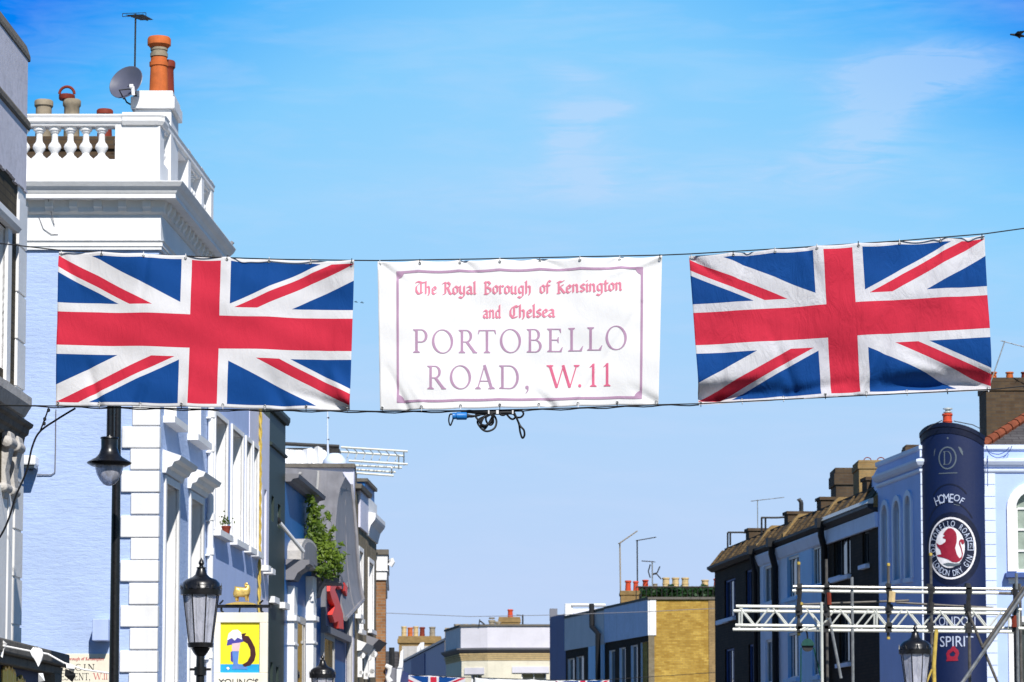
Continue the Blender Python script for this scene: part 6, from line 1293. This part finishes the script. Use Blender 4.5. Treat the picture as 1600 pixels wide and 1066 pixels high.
mb = MB(); mb.box(fg, P(1107, 960, YF).x - B3.x, 14, -.05, .035, .1, zf); mb.build('flue_breast', M['brick_flue'], yh)
mb = MB(); mb.sweep([pl[0], pl[1], pl[2]], [(-.3, zf), (.09, zf), (.09, zf + .10), (-.3, zf + .12)]); mb.build('coping', M['coping'], yh)
Yc = 127; zk = ZP(923, Yc)
chimney(yh, P(970, 930, Yc).x, P(999, 930, Yc).x, Yc, Yc + 1, zf - 1, zk, 'brick_ochre', .2, .04, front_pots(Yc, zk, [(981, 906, 10, 'terra_red', 0), (993, 907, 9, 'terra_red', 0)]))
Yc = 130; zk = ZP(918, Yc)
chimney(yh, P(994, 930, Yc).x, P(1160, 930, Yc).x, Yc, Yc + 1, zf - 1, zk, 'brick_dark', .2, .04, front_pots(Yc, zk, [(1008, 905, 10, 'terra_red', 0), (1023, 911, 9, 'buff_grey', 0), (1040, 901.5, 11, 'buff', 1), (1055, 901.5, 11, 'buff', 1), (1070, 901.5, 11, 'buff', 1), (1101, 905, 11, 'buff', 1), (1119, 903, 10, 'terra_red', 0)]))
hg = thing('roof_hedge', 'dark green planting along the roof edge of the golden brick house', 'plants', P(1060, 930, 125)); mb = MB(); rnd = random.Random(4)
for i in range(2600):
    x = rnd.uniform(1002, 1130); top_ = 919 + 2.5 * math.sin(x * .13) + 2 * math.sin(x * .37) + (5 if x < 1015 else 0); yv = 936 - (936 - top_) * rnd.random() ** .8; p = P(x, yv, 124.5 + rnd.uniform(0, 1.6)); d = Vector((rnd.gauss(0, 1), rnd.gauss(0, 1), rnd.gauss(.3, 1))).normalized() * rnd.uniform(.08, .17); e = d.cross(Vector((rnd.gauss(0, 1), rnd.gauss(0, 1), rnd.gauss(0, 1)))).normalized() * .07
    mb.quad(p - d, p + e, p + d, p - e)
mb.build('leaves', M['leaf_dark'], hg)
mb = MB(); mb.extrude([(P(1000, 935, 124.8).x, 124.9), (P(1145, 935, 124.8).x, 124.9), (P(1145, 935, 124.8).x, 126), (P(1000, 935, 124.8).x, 126)], ZP(939, 124.9), ZP(930, 124.9)); mb.build('planter', M['iron'], hg)
rr = thing('roof_railing', 'dark railing with thin bars along the roof of the golden brick house', 'railing', P(994, 930, 122.5)); mb = MB(); mb.tube([P(994, 917, 122.5), P(1130, 917.5, 122.5)], .035, 6); [mb.tube([P(994 + 8 * k, 917, 122.5), P(994 + 8 * k, 939, 122.5)], .02, 5) for k in range(17)]; mb.build('rail', M['iron'], rr)
AG = 'aerials above the golden brick house'
yagi('aerial', 'aerial with a buff head pointing up right, leftmost above the golden brick house', P(969.5, 926, 127.5), P(968.5, 848, 127.5), (.78, .2, .55), 1.05, 8, .22, .034, 'buff_grey', .05, AG, False)
yagi('aerial', 'tall mast aerial with a long dark boom pointing right over the red chimney pots', P(996, 926, 128), P(995.5, 844, 128), (.95, .2, .18), .95, 7, .16, .032, 'iron', .05, AG, False)
t_ = yagi('aerial', 'short forked aerial with curved side rods in front of the buff chimney pots', P(1019.5, 928, 129), P(1019, 877, 129), (-.95, .3, .08), .6, 5, .3, .03, 'steel', .1, AG, False)
mb = MB(); [mb.tube([P(x, y_, 129) for x, y_ in q], .03, 5) for q in ([(1016, 882), (1013, 893), (1016, 903)], [(1020, 897), (1027, 895), (1031, 885)], [(1019, 898), (1026, 897), (1033, 905)])]; mb.build('side_rods', M['iron'], t_)
bh = thing('terraced_house', 'lilac grey parapeted house with dark brick below, left of the golden brick house', 'building', (1.5, 150, 0))
s0_, s1_ = sF3(884), sF3(945.5); A4, B4 = FF3.pt(s0_, 0, 0), FF3.pt(s1_ - .02, 0, 0); pl = [(A4.x, A4.y), (B4.x, B4.y), (B4.x + 9, B4.y), (A4.x + 9, A4.y)]; f = Fr(pl[0], pl[1]); zt4 = f.Z(925, 958); zb4 = f.Z(925, 1010)
ops = [(f.S(c7(a)), f.S(c7(e)), 2.0, f.Z(c7((a + e) / 2), d7(yt))) for a, e, yt in ((160, 205, 905), (218, 268, 890))]
mb = MB(); shell(mb, pl, 0, zb4, {0: ops}); mb.build('wall', M['brick_dark'], bh)
for op in ops: window(bh, f, op, .14, 'grey_lilac', bars=(0, 1), sill=0)
mb = MB(); mb.box(f, 0, f.len, -.3, .06, zb4, zt4); mb.build('parapet', M['grey_lilac'], bh); mb = MB(); mb.box(f, 0, f.len, -.35, .09, zt4, zt4 + .12); mb.build('coping', M['coping'], bh)
mb = MB(); q = f.S(c7(305)); mb.box(f, q, f.len - .05, 0, .05, .1, f.Z(930, 1008)); mb.build('blue_panel', M['terrace_blue'], bh)
mb = MB(); s_ = f.S(c7(400)); mb.tube([f.pt(f.S(c7(350)), .2, f.Z(930, 944)), f.pt(f.S(c7(352)), .2, f.Z(930, 980)), f.pt(s_, .25, f.Z(935, 992)), f.pt(s_, .25, 1)], .12, 8); mb.build('downpipe', M['black_matt'], bh)
wp = f.pt(.2, .02, 0); mb = MB(); x0 = P(883, 950, wp.y).x; mb.extrude([(x0, wp.y), (P(895, 950, wp.y).x, wp.y), (P(895, 950, wp.y).x, wp.y + 1), (x0, wp.y + 1)], ZP(967, wp.y), ZP(943, wp.y)); mb.build('party_block', M['white'], bh)
mb = MB(); mb.tube([P(893, 945.5, wp.y), P(946, 946, wp.y)], .09, 6); mb.build('roof_rail', M['white'], bh); mb = MB(); mb.extrude([(P(894, 950, wp.y + 2).x, wp.y + 2), (P(950, 950, wp.y + 2).x, wp.y + 2), (P(950, 950, wp.y + 2).x, wp.y + 4), (P(894, 950, wp.y + 2).x, wp.y + 4)], zt4 - .5, ZP(951, wp.y + 2)); mb.build('roof_block', M['white'], bh)
dk = thing('terraced_house', 'narrow near black house between the pale corner building and the lilac grey house', 'building', (0, 170, 0))
s2_ = sF3(859); A5 = FF3.pt(s2_, 0, 0); B5 = FF3.pt(s0_ - .05, 0, 0); pl = [(A5.x, A5.y), (B5.x, B5.y), (B5.x + 9, B5.y), (A5.x + 9, A5.y)]; mb = MB(); shell(mb, pl, 0, FF3.Z(870, 962)); mb.build('wall', M['slate_blue'], dk)
mb = MB(); yy = A5.y - .1; mb.extrude([(P(859, 960, yy).x, yy), (P(871, 960, yy).x, yy), (P(871, 960, yy).x, yy + 1), (P(859, 960, yy).x, yy + 1)], ZP(968, yy), ZP(951, yy)); mb.build('chimney', M['grey_soffit'], dk)
# ------------------------------------------------------------------ pale corner building and what stands beyond it
Y2 = 150.0; k5 = 280 / 1600; c5 = lambda x: 590 + x * k5; d5 = lambda y_: 930 + y_ * k5
pcx = lambda px, Y=Y2: P(px, 1000, Y).x
cb2 = thing('corner_building', 'pale far corner building with a lilac parapet, cream brick and grey window lintels', 'building', (pcx(790), Y2 + 4, 0))
pl = [(pcx(697, Y2 + 6), Y2 + 6), (pcx(721), Y2 + .5), (pcx(762), Y2), (pcx(895), Y2), (pcx(895), Y2 + 9), (pcx(697, Y2 + 6), Y2 + 9)]
z0, z1 = ZP(d5(478), Y2), ZP(d5(278), Y2); fm = Fr(pl[2], pl[3]); fl_ = Fr(pl[1], pl[2])
opm = (fm.S(c5(1285)), fm.S(c5(1505)), ZP(1085, Y2), ZP(d5(695), Y2)); opl = (fl_.S(c5(835)), fl_.S(c5(930)), ZP(1085, Y2), ZP(d5(705), Y2))
mb = MB(); shell(mb, pl, 0, z0, {1: [opl], 2: [opm]}); mb.build('wall', M['cream'], cb2)
for fr_, op, lo in ((fm, opm, .5), (fl_, opl, .35)):
    wn = window(cb2, fr_, op, .2, 'white', bars=(1, 0), sill=0); mb = MB(); mb.box(fr_, op[0] - lo, op[1] + .15, -.1, .06, op[3], op[3] + .34); mb.build('lintel', M['grey_lilac'], cb2, wn)
mb = MB(); mb.sweep(pl[:4], [(-.4, z0), (.05, z0), (.05, z1), (-.4, z1)]); mb.build('parapet', M['grey_lilac'], cb2)
mb = MB(); mb.sweep(pl[:4], [(-.45, z1), (.12, z1), (.12, z1 + .1), (-.45, z1 + .12)]); mb.build('coping', M['coping'], cb2)
mb = MB(); zb = ZP(d5(515), Y2); mb.sweep(pl[:4], [(0, zb - .02), (.08, zb), (.28, z0 - .05), (.30, z0 + .03), (.05, z0 + .06), (0, z0 + .06)]); mb.build('cornice', M['grey_soffit'], cb2)
mb = MB(); zb2 = ZP(d5(582), Y2); hh = (zb - zb2) / 4
for k in range(4): mb.sweep(pl[:4], [(0, zb2 + k * hh), (.03 + .03 * k, zb2 + k * hh), (.03 + .03 * k, zb2 + (k + .7) * hh), (0, zb2 + (k + .7) * hh)])
mb.build('brick_courses', M['buff'], cb2)
zk = ZP(d5(195), Y2 + 5); Yc = Y2 + 5
chimney(cb2, P(c5(1085), 960, Yc).x, P(c5(1270), 960, Yc).x, Yc, Yc + 1, z1 - .5, zk, 'brick_ochre', .3, .05, front_pots(Yc, zk, [(c5(1185), d5(122), 9, 'terra_red', 0), (c5(1020), d5(208), 9, 'buff_grey', 1)]))
mb = MB(); mb.lathe((P(c5(1020), 960, Yc).x, Yc, z1), [(.16, 0), (.15, .45), (.19, .48), (.19, .58), (.0, .6)], 12); mb.lathe((P(c5(1075), 960, Yc).x, Yc, z1), [(.16, 0), (.15, .4), (.19, .43), (.19, .5), (.0, .52)], 12); mb.build('chimney_pot', M['buff_grey'], cb2)
mb = MB(); mb.tube([P(c5(1296), d5(272), Y2 + 3), P(c5(1296), d5(175), Y2 + 3)], .05, 6); mb.tube([P(c5(1240), d5(178), Y2 + 3), P(c5(1300), d5(184), Y2 + 3)], .03, 5); mb.tube([P(c5(905), d5(275), Y2), P(c5(912), d5(215), Y2)], .03, 5); mb.tube([P(c5(908), d5(225), Y2), P(c5(955), d5(262), Y2)], .04, 5); mb.build('roof_stubs', M['iron'], cb2)
Y3 = 172.0; bl = thing('terraced_house', 'deep blue shaded row house left of the pale far corner building', 'building', (pcx(660, Y3), Y3 + 6, 0))
fa, fb = Fr((pcx(628, Y3 + 22), Y3 + 22), (pcx(697, Y3 - 12), Y3 - 12)), None
pl = [(pcx(630, Y3 + 22), Y3 + 22), (pcx(698, Y3 - 12), Y3 - 12), (pcx(698, Y3 - 12) + 9, Y3 - 12), (pcx(630, Y3 + 22) + 9, Y3 + 22)]; f = Fr(pl[0], pl[1]); zt5 = f.Z(665, d5(500))
mb = MB(); shell(mb, pl, 0, zt5); mb.build('wall', M['cobalt'], bl)
mb = MB(); mb.box(f, 8, 19, -.1, .05, .1, zt5 - .1); mb.build('dark_front', M['slate_blue'], bl); mb = MB(); mb.sweep(pl[:2], [(-.4, zt5), (.12, zt5), (.12, zt5 + .14), (-.4, zt5 + .16)]); mb.build('coping', M['navy_cap'], bl)
Yc = 200.0; cs = thing('chimney_stack', 'broad brown brick chimney stack with five mixed pots beyond the far left roofs', 'chimney', (pcx(655, Yc), Yc, 0))
zk = ZP(d5(366), Yc); chimney(cs, pcx(c5(190), Yc), pcx(c5(560), Yc), Yc, Yc + 1.5, 0, zk, 'brick_ochre', .5, .1, front_pots(Yc, zk, [(c5(240), d5(275), 8, 'buff', 1), (c5(295), d5(285), 8, 'terracotta', 1), (c5(345), d5(275), 8, 'buff', 1), (c5(402), d5(282), 9, 'terra_dark', 0), (c5(492), d5(280), 9, 'buff_grey', 1)]))
mb = MB(); mb.extrude([(pcx(628, Yc - 3), Yc - 3), (pcx(705, Yc - 3), Yc - 3), (pcx(705, Yc - 3), Yc - 1), (pcx(628, Yc - 3), Yc - 1)], 0, ZP(d5(455), Yc - 3)); mb.build('party_wall', M['stone'], cs)
mb = MB(); fx = Fr((pcx(640, Yc - 4), Yc - 4), (pcx(720, Yc - 4), Yc - 4)); mb.prism(fx, [(fx.S(c5(x), 1010), ZP(d5(y_), Yc - 4)) for x, y_ in ((350, 520), (355, 460), (385, 425), (415, 420), (410, 520), (395, 520), (385, 460), (370, 520))], -.4, 0); mb.build('white_gable', M['white'], cs)
mb = MB(); fx = Fr((pcx(690, 160), 160), (pcx(750, 160), 160)); mb.prism(fx, [(fx.S(c5(x), 1000), ZP(d5(y_), 160)) for x, y_ in ((600, 520), (600, 292), (760, 292), (900, 300), (900, 330), (760, 330), (612, 372))], -.5, 0); mb.build('party_wall', M['buff_grey'], cb2)
for x in (715, 785, 858): mb = MB(); mb.lathe(P(c5(x), d5(292), 159.5), [(.22, 0), (.2, .1), (.22, .14), (.22, .2), (0, .22)], 10); mb.build('chimney_pot', M['buff_grey'], cb2)
# far wire and the second string of flags
wf_ = wire('wire', 'thin cable crossing the far end of the street low in the sky', [P(500, 951, 98), P(603, 958, 98), P(735, 963.5, 98), P(870, 961, 98), P(1010, 956, 98), P(1135, 950, 98)], .012, 'grey_soffit', group=None)
SB = 105.0; G2 = 'far string of flags across the street'
FA = cloth_fn((628, 1054), (727, 1058.5), (726, 1109), (627, 1105), SB, .05, 31); cloth_thing('flag', 'far small union flag low in the middle of the street, only its top showing', 'flag', FA, M['flag'], 40, 20, G2, 0)
FB2 = cloth_fn((742, 1058.5), (868, 1063), (867, 1111), (741, 1109), SB, .03, 37); cloth_thing('banner', 'far white banner edge beside the small far union flag', 'banner', FB2, M['banner'], 40, 20, G2, 0)
FC = cloth_fn((869, 1063.2), (952, 1062), (953, 1111), (869, 1111), SB, .03, 41); cloth_thing('flag', 'far union flag sliver below the lilac grey house, right end of the far string', 'flag', FC, M['flag'], 40, 20, G2, 0)
wire('wire', 'thin wire carrying the far string of flags', [P(590, 1052, SB), P(628, 1054, SB), P(727, 1058.3, SB), P(868, 1062.8, SB), P(952, 1062, SB), P(1130, 1050, SB)], .012, group=None)
# ------------------------------------------------------------------ scaffold with twin ladder beams
Ys, Yr = 55.0, 56.4; sc_ = thing('scaffold', 'steel scaffold bridge with twin pale lattice beams in front of the blue buildings', 'scaffolding', (P(1400, 1000, Ys).x, Ys, 0))
def st(name, pts, r=.03, m='steel', n=8): mb = MB(); mb.tube([P(*p) for p in pts], r, n); return mb.build(name, M[m], sc_)
def beam(x0, x1, ya0, ya1, yb0, yb1, Y, m, first=0):
    mb = MB(); mb.tube([P(x0, ya0, Y), P(x1, ya1, Y)], .032, 8); mb.tube([P(x0 - 1, yb0, Y), P(x1 + 4, yb1, Y)], .032, 8)
    x = x0 + 4 + first; up = True; T_ = lambda q: P(q, ya0 + (ya1 - ya0) * (q - x0) / (x1 - x0), Y); B_ = lambda q: P(q, yb0 + (yb1 - yb0) * (q - x0) / (x1 - x0), Y)
    while x + 24 < x1:
        a, b_ = (T_(x), B_(x + 23)) if up else (B_(x), T_(x + 23)); mb.tube([a, b_], .019, 6); x += 26; up = not up
    for q in (x0 + 9, x0 + 220, x1 - 4): mb.tube([T_(q), B_(q)], .022, 6)
    return mb.build('ladder_beam', M[m], sc_)
beam(1150, 1596, 947.4, 953, 977, 982, Ys, 'alu'); beam(1146, 1580, 954.8, 958.8, 983.6, 987.6, Yr, 'alu', 12)
def gpost(px, ytop, Y, ybot=None, m='steel', r=.03, dx_=0):
    a = P(px, ytop, Y); b_ = P(px + dx_, ybot, Y) if ybot else Vector((a.x, Y, 0.1)); mb = MB(); mb.tube([a, b_], r, 8); o = mb.build('standard', M[m], sc_); return a, o
for px, yt, Y, yb, m in ((1248, 880, Ys, 991, 'steel_dark'), (1291, 874, Yr, None, 'steel_dark'), (1331, 902, Ys, None, 'steel'), (1388, 882, Ys, 996, 'steel_dark'), (1283.5, 941, Ys - .3, None, 'alu'), (1454, 866, Yr, None, 'steel_dark'), (1513.5, 925, Ys, None, 'steel_dark'), (1585, 925, Ys, None, 'steel_dark'), (1588, 896, Ys - .1, None, 'steel'), (1593.5, 912, Yr, None, 'steel_dark')):
    a, o = gpost(px, yt, Y, yb, m)
    if px in (1248, 1388, 1454): mb = MB(); mb.lathe(a, [(.031, -.03), (.034, -.03), (.034, .015), (.02, .025), (0, .028)], 10); mb.build('end_cap', M['yellow'], sc_, o)
for a, b_ in ((1248, 991), (1388, 997)):
    mb = MB(); mb.lathe(P(a, b_, Ys), [(0, -.03), (.033, -.025), (.033, .02)], 10); mb.build('end_cap', M['yellow'], sc_)
mb = MB(); mb.lathe(P(1252, 943.5, Ys - .1), [(0, -.035), (.035, -.02), (.035, .02), (0, .035)], 10); mb.build('end_cap', M['yellow'], sc_)
st('ledger', [(1239, 916.5, Ys - .06), (1592, 921, Ys - .06)], .028, 'steel'); st('ledger', [(1238, 923.3, Yr), (1560, 926.8, Yr)], .03, 'alu'); st('ledger', [(1545, 926.6, Yr + .02), (1597, 928, Yr + .02)], .03, 'steel_dark')
st('ledger', [(1250, 944.6, Ys + .5), (1420, 938.4, Ys + .5)], .022, 'steel_dark'); st('ledger', [(1400, 941.5, Ys + .6), (1450, 944.5, Ys + .6), (1552, 950, Ys + .6)], .022, 'steel_dark')
for pts, r, m in (([(1294, 957, Ys), (1314, 1060, Ys)], .03, 'steel'), ([(1512, 955, Ys - .1), (1562, 1075, Ys - .1)], .028, 'steel_dark'), ([(1608, 915, Ys - .5), (1498, 1075, Ys - .5)], .036, 'steel'), ([(1600, 917, Ys - .3), (1535, 1012, Ys - .3)], .034, 'steel_dark'), ([(1290, 940, Ys), (1296, 965, Ys)], .035, 'steel_dark')): st('brace', pts, r, m)
st('padded_pole', [(1463, 984, Ys - .2), (1461, 1010, Ys - .2), (1459, 1040, Ys - .2), (1460, 1075, Ys - .2)], .04, 'yellow'); st('padded_pole', [(1448, 1066, Ys - .2), (1456, 1046, Ys - .2)], .02, 'yellow')
rnd = random.Random(9)
for px in (1248.5, 1292, 1389, 1454, 1513, 1586):
    for yv in (917, 923, 948, 956, 978, 984):
        mb = MB(); c = P(px + rnd.uniform(-1.5, 1.5), yv + rnd.uniform(-1, 1), Ys - .04); s_ = .055; mb.hexa([c + Vector((a * s_ * rnd.uniform(.7, 1.3), b_ * s_, z * s_ * rnd.uniform(.8, 1.3))) for z in (-1, 1) for a, b_ in ((-1, -1), (1, -1), (1, 1), (-1, 1))]); mb.build('coupler', M['iron'], sc_)
    mb = MB(); mb.tube([P(px + 1.5, 921, Ys - .1), P(px - 1.5, 955, Ys - .1)], .045, 6); mb.build('hanger', M['iron'], sc_)
mb = MB(); mb.tube([P(1394, 924, Ys - .15), P(1393, 941, Ys - .15)], .07, 6); mb.build('worn_sleeve', M['buff'], sc_); mb = MB(); mb.tube([P(1295, 926, Ys - .15), P(1296, 945, Ys - .15)], .045, 6); mb.build('worn_sleeve', M['terra_dark'], sc_); mb = MB(); mb.tube([P(1584, 962, Ys - .15), P(1585, 980, Ys - .15)], .05, 6); mb.build('worn_sleeve', M['terra_dark'], sc_)
mb = MB(); [mb.tube([P(x, 984 + rnd.uniform(-1.5, 1), Ys - .1), P(x + 5, 983 + rnd.uniform(-2, 2), Ys - .1)], .025, 6) for x in range(1250, 1282, 4)]; mb.build('rope_lashing', M['alu'], sc_)
# gin wheel hoist
gw = thing('pulley', 'dark green half covered pulley wheel hanging below the scaffold beam', 'pulley', P(1262, 1006, Ys)); c = P(1262, 1009, Ys - .05)
mb = MB(); pr = [(c.x - .125, c.z)] + [(c.x + .125 * math.cos(R(a)), c.z + .135 * math.sin(R(a))) for a in range(180, -1, -15)]; fx = Fr((0, c.y), (1, c.y)); mb.prism(fx, pr, -.04, .04); mb.build('wheel_guard', M['green_paint'], gw)
mb = MB(); mb.lathe(c + Vector((0, .02, 0)), [(.10, -.02), (.115, -.02), (.10, .0), (.115, .02), (.10, .02)], 18, 'y'); mb.build('wheel', M['iron'], gw); mb = MB(); mb.tube([c + Vector((0, 0, .13)), P(1261, 990, Ys - .05), P(1259.5, 986, Ys - .05)], .018, 6); mb.build('hook', M['black_matt'], gw)
rp_ = thing('hoist_rope', 'green rope running down both sides of the pulley wheel', 'rope', P(1262, 1030, Ys)); mb = MB(); mb.tube([P(1251.5, 1012, Ys - .05), P(1251, 1090, Ys - .05)], .014, 6); mb.tube([P(1271.5, 1012, Ys - .05), P(1276, 1032, Ys - .05), P(1286, 1070, Ys - .05), P(1290, 1090, Ys - .05)], .018, 6); mb.build('rope', M['green_paint'], rp_)
# ------------------------------------------------------------------ street lamps
def lantern(label, px, Y, group):
    s = Y / FPX; zr = 1.0; t_ = None
    # measured on the nearest one at 35 m: rim y 926, glass foot y 1010, finial tip y 873
    u = 35.0 / FPX
    zrim = ZP(926, 35); H = lambda yv: (926 - yv) * u          # height above the rim
    t_ = thing('street_lamp', label, 'street lamp', (P(px, 1000, Y).x, Y, .13), group); o = Vector((P(px, 1000, Y).x, Y, zrim))
    nf = 8; rt, rb = 28.5 * u, 18.5 * u; zt_, zb_ = H(930), H(1008)
    ang = [2 * math.pi * (k + .5) / nf for k in range(nf)]
    for k in range(nf):
        a, b_ = ang[k], ang[(k + 1) % nf]; mb = MB(); q = [o + Vector((r * math.cos(x), r * math.sin(x), z)) for x, r, z in ((a, rb, zb_), (b_, rb, zb_), (b_, rt, zt_), (a, rt, zt_))]; mb.quad(*q); mb.build('glass_pane', M['lampglass'], t_)
    mb = MB()
    for a in ang: mb.tube([o + Vector((rb * math.cos(a), rb * math.sin(a), zb_)), o + Vector((rt * math.cos(a), rt * math.sin(a), zt_))], .009, 5)
    mb.lathe(o, [(rb * .4, zb_ - .04), (rb * 1.06, zb_ - .03), (rb * 1.1, zb_ + .02), (rb * .98, zb_ + .03)], 24); mb.build('lantern_frame', M['black'], t_)
    mb = MB(); mb.lathe(o, [(.03, zb_), (.05, zb_ + .12), (.05, zb_ + .26), (.02, zb_ + .3)], 10); mb.build('lamp_bulb', M['pic_white'], t_)
    mb = MB(); mb.lathe(o, [(rt, -.035), (32 * u, -.03), (32.5 * u, H(922)), (31 * u, H(920)), (30 * u, H(915)), (29 * u, H(911)), (24 * u, H(906)), (14 * u, H(902)), (9.5 * u, H(898)), (7 * u, H(890)), (6.5 * u, H(888.5)), (7.5 * u, H(888)), (7.5 * u, H(886.5)), (3.6 * u, H(886)), (3 * u, H(883.5)), (4.6 * u, H(880)), (3.4 * u, H(876.5)), (1.2 * u, H(873)), (0, H(871))], 24); rf = mb.build('roof', M['black'], t_)
    mb = MB()
    for k in range(16):
        a = 2 * math.pi * k / 16; c = o + Vector((31.5 * u * math.cos(a), 31.5 * u * math.sin(a), H(921))); big = k % 2 == 0; hh = .085 if big else .04; w_ = .022 if big else .03; tx = Vector((-math.sin(a), math.cos(a), 0)) * w_; ou = Vector((math.cos(a), math.sin(a), 0)) * .01
        mb.add([c - tx - ou, c + tx - ou, c + tx + ou, c - tx + ou, c + Vector((0, 0, hh))], [(0, 1, 4), (1, 2, 4), (2, 3, 4), (3, 0, 4)]); mb.tube([c + Vector((0, 0, hh * .4)), c + Vector((0, 0, hh * .75))], [.014, .001], 6)
    mb.build('cresting', M['black'], t_, rf)
    mb = MB(); zc_ = o.z + zb_ - .04 - .13; base = Vector((o.x, o.y, .13)); mb.lathe(base, [(.14, 0), (.14, .5), (.10, .6), (.085, .7), (.06, .9), (.052, zc_ - .5), (.052, zc_ - .34), (.075, zc_ - .33), (.075, zc_ - .28), (.055, zc_ - .26), (.05, zc_ - .1), (.085, zc_ - .06), (.12, zc_)], 16); mb.build('post', M['black'], t_)
    mb = MB(); mb.lathe(Vector((o.x, o.y, 0)), [(.03, o.z + zb_ - .34), (.075, o.z + zb_ - .34), (.075, o.z + zb_ - .27), (.03, o.z + zb_ - .27)], 14); mb.tube([Vector((o.x - .13, o.y, o.z + zb_ - .3)), Vector((o.x + .13, o.y, o.z + zb_ - .3))], .018, 6); mb.build('ladder_bar', M['black'], t_)
    return t_
LG = 'black lantern street lamps'
l0 = lantern('black Victorian lantern lamp with cloudy glass panes beside the pub sign', 313.5, 35.0, LG)
copy_tree(l0, (P(1430, 1000, 43.5).x, 43.5, .13), 'black lantern lamp in front of the blue sign pillar and scaffold'); 
copy_tree(l0, (P(504, 1050, 55).x, 55, .13), 'lantern lamp before the blue shop, its dark crown just above the frame edge')
for o in C.objects:
    if o.get('label', '').startswith('lantern lamp before'): o.location.z += ZP(1057, 55) - ZP(926, 35)
    if o.get('label', '').startswith('black lantern lamp in front'): o.location.z += ZP(1019, 43.5) - ZP(926, 35)
# modern hanging lantern on a tall black post
Yl = 33.0; lp0 = thing('lamp_post', 'tall black lamp post with a hanging bell lantern in front of the white quoins', 'street lamp', (P(180, 900, Yl).x, Yl, .0))
xp = P(180, 900, Yl).x; ztp = ZP(560, Yl); mb = MB(); mb.tube([(xp, Yl, .1), (xp, Yl, 2.0), (xp, Yl, ztp)], [.075, .06, .046], 12); mb.build('post', M['black'], lp0)
Yq = 32.2; xq = P(171, 700, Yq).x; mb = MB(); mb.tube([Vector((xp, Yl, ztp - .3)), Vector((xp, Yl, ztp)), Vector(((xp + xq) / 2, (Yl + Yq) / 2, ztp + .12)), Vector((xq, Yq, ztp)), Vector((xq, Yq, ZP(683, Yq)))], .035, 8); mb.tube([Vector((xq + .04, Yq, ztp - .1)), Vector((xq + .04, Yq, ZP(683, Yq)))], .02, 6); mb.build('bracket_arm', M['black'], lp0)
u = Yq / FPX; c = Vector((xq, Yq, ZP(726, Yq))); hh = lambda yv: (726 - yv) * u
mb = MB(); mb.lathe(c, [(27 * u, -.02), (34 * u, hh(725)), (35 * u, hh(723)), (31 * u, hh(720.5)), (21 * u, hh(715)), (16.5 * u, hh(710)), (14.5 * u, hh(705)), (13 * u, hh(700)), (13.2 * u, hh(686)), (14.5 * u, hh(685)), (14 * u, hh(683)), (5 * u, hh(681.5)), (3.5 * u, hh(676)), (0, hh(676))], 28); mb.build('hood', M['black'], lp0)
mb = MB(); mb.lathe(c, [(0, hh(760)), (4 * u, hh(759.5)), (9 * u, hh(757)), (15 * u, hh(750)), (20 * u, hh(740)), (22 * u, hh(730)), (22 * u, hh(726.5))], 28); mb.build('glass_bowl', M['lampglass'], lp0)
mb = MB(); mb.lathe(c, [(.02, hh(745)), (.05, hh(738)), (.05, hh(728)), (.02, hh(726))], 12); mb.build('lamp_bulb', M['pic_white'], lp0)
# ------------------------------------------------------------------ birds
def bird(label, px, py, Y, span, tilt, grp):
    t_ = thing('bird', label, 'bird', P(px, py, Y), grp); c = P(px, py, Y)
    vs = [(c + Vector((0, 0, 0)), .05 * span), (c + Vector((.12 * span, .05, .01 * span)), .06 * span), (c + Vector((-.16 * span, 0, .015 * span)), .035 * span), (c + Vector((-.23 * span, 0, .02 * span)), .03 * span), (c + Vector((.34 * span, .1, -.01 * span)), .02 * span)]
    skin('body', vs, [(0, 1), (0, 2), (2, 3), (1, 4)], M['black_matt'], t_, 1)
    for sgn in (-1, 1):
        mb = MB(); d = Vector((.25, .9 * sgn, tilt)); pts = [c + Vector((-.08 * span, .0, .02 * span)), c + d * .28 * span + Vector((-.1 * span, 0, .03 * span)), c + d * .55 * span + Vector((.05 * span, 0, -.02 * span)), c + d * .27 * span + Vector((.1 * span, 0, .0)), c + Vector((.12 * span, 0, .01 * span))]; q = [p + Vector((0, 0, .012 * span)) for p in pts]
        n = 5; mb.add(pts + q, [tuple(range(n)), tuple(range(2 * n - 1, n - 1, -1))] + [((i + 1) % n, i, n + i, n + (i + 1) % n) for i in range(n)]); mb.build('wing', M['black_matt'], t_)
bird('dark bird gliding at the top right edge of the sky', 1589, 55, 45, .5, .05, None)
bird('tiny distant bird right of the left flag, left of its pair', 555.5, 472, 120, .3, .1, 'distant birds'); bird('tiny distant bird right of the left flag, right of its pair', 565, 473, 120, .3, .1, 'distant birds')
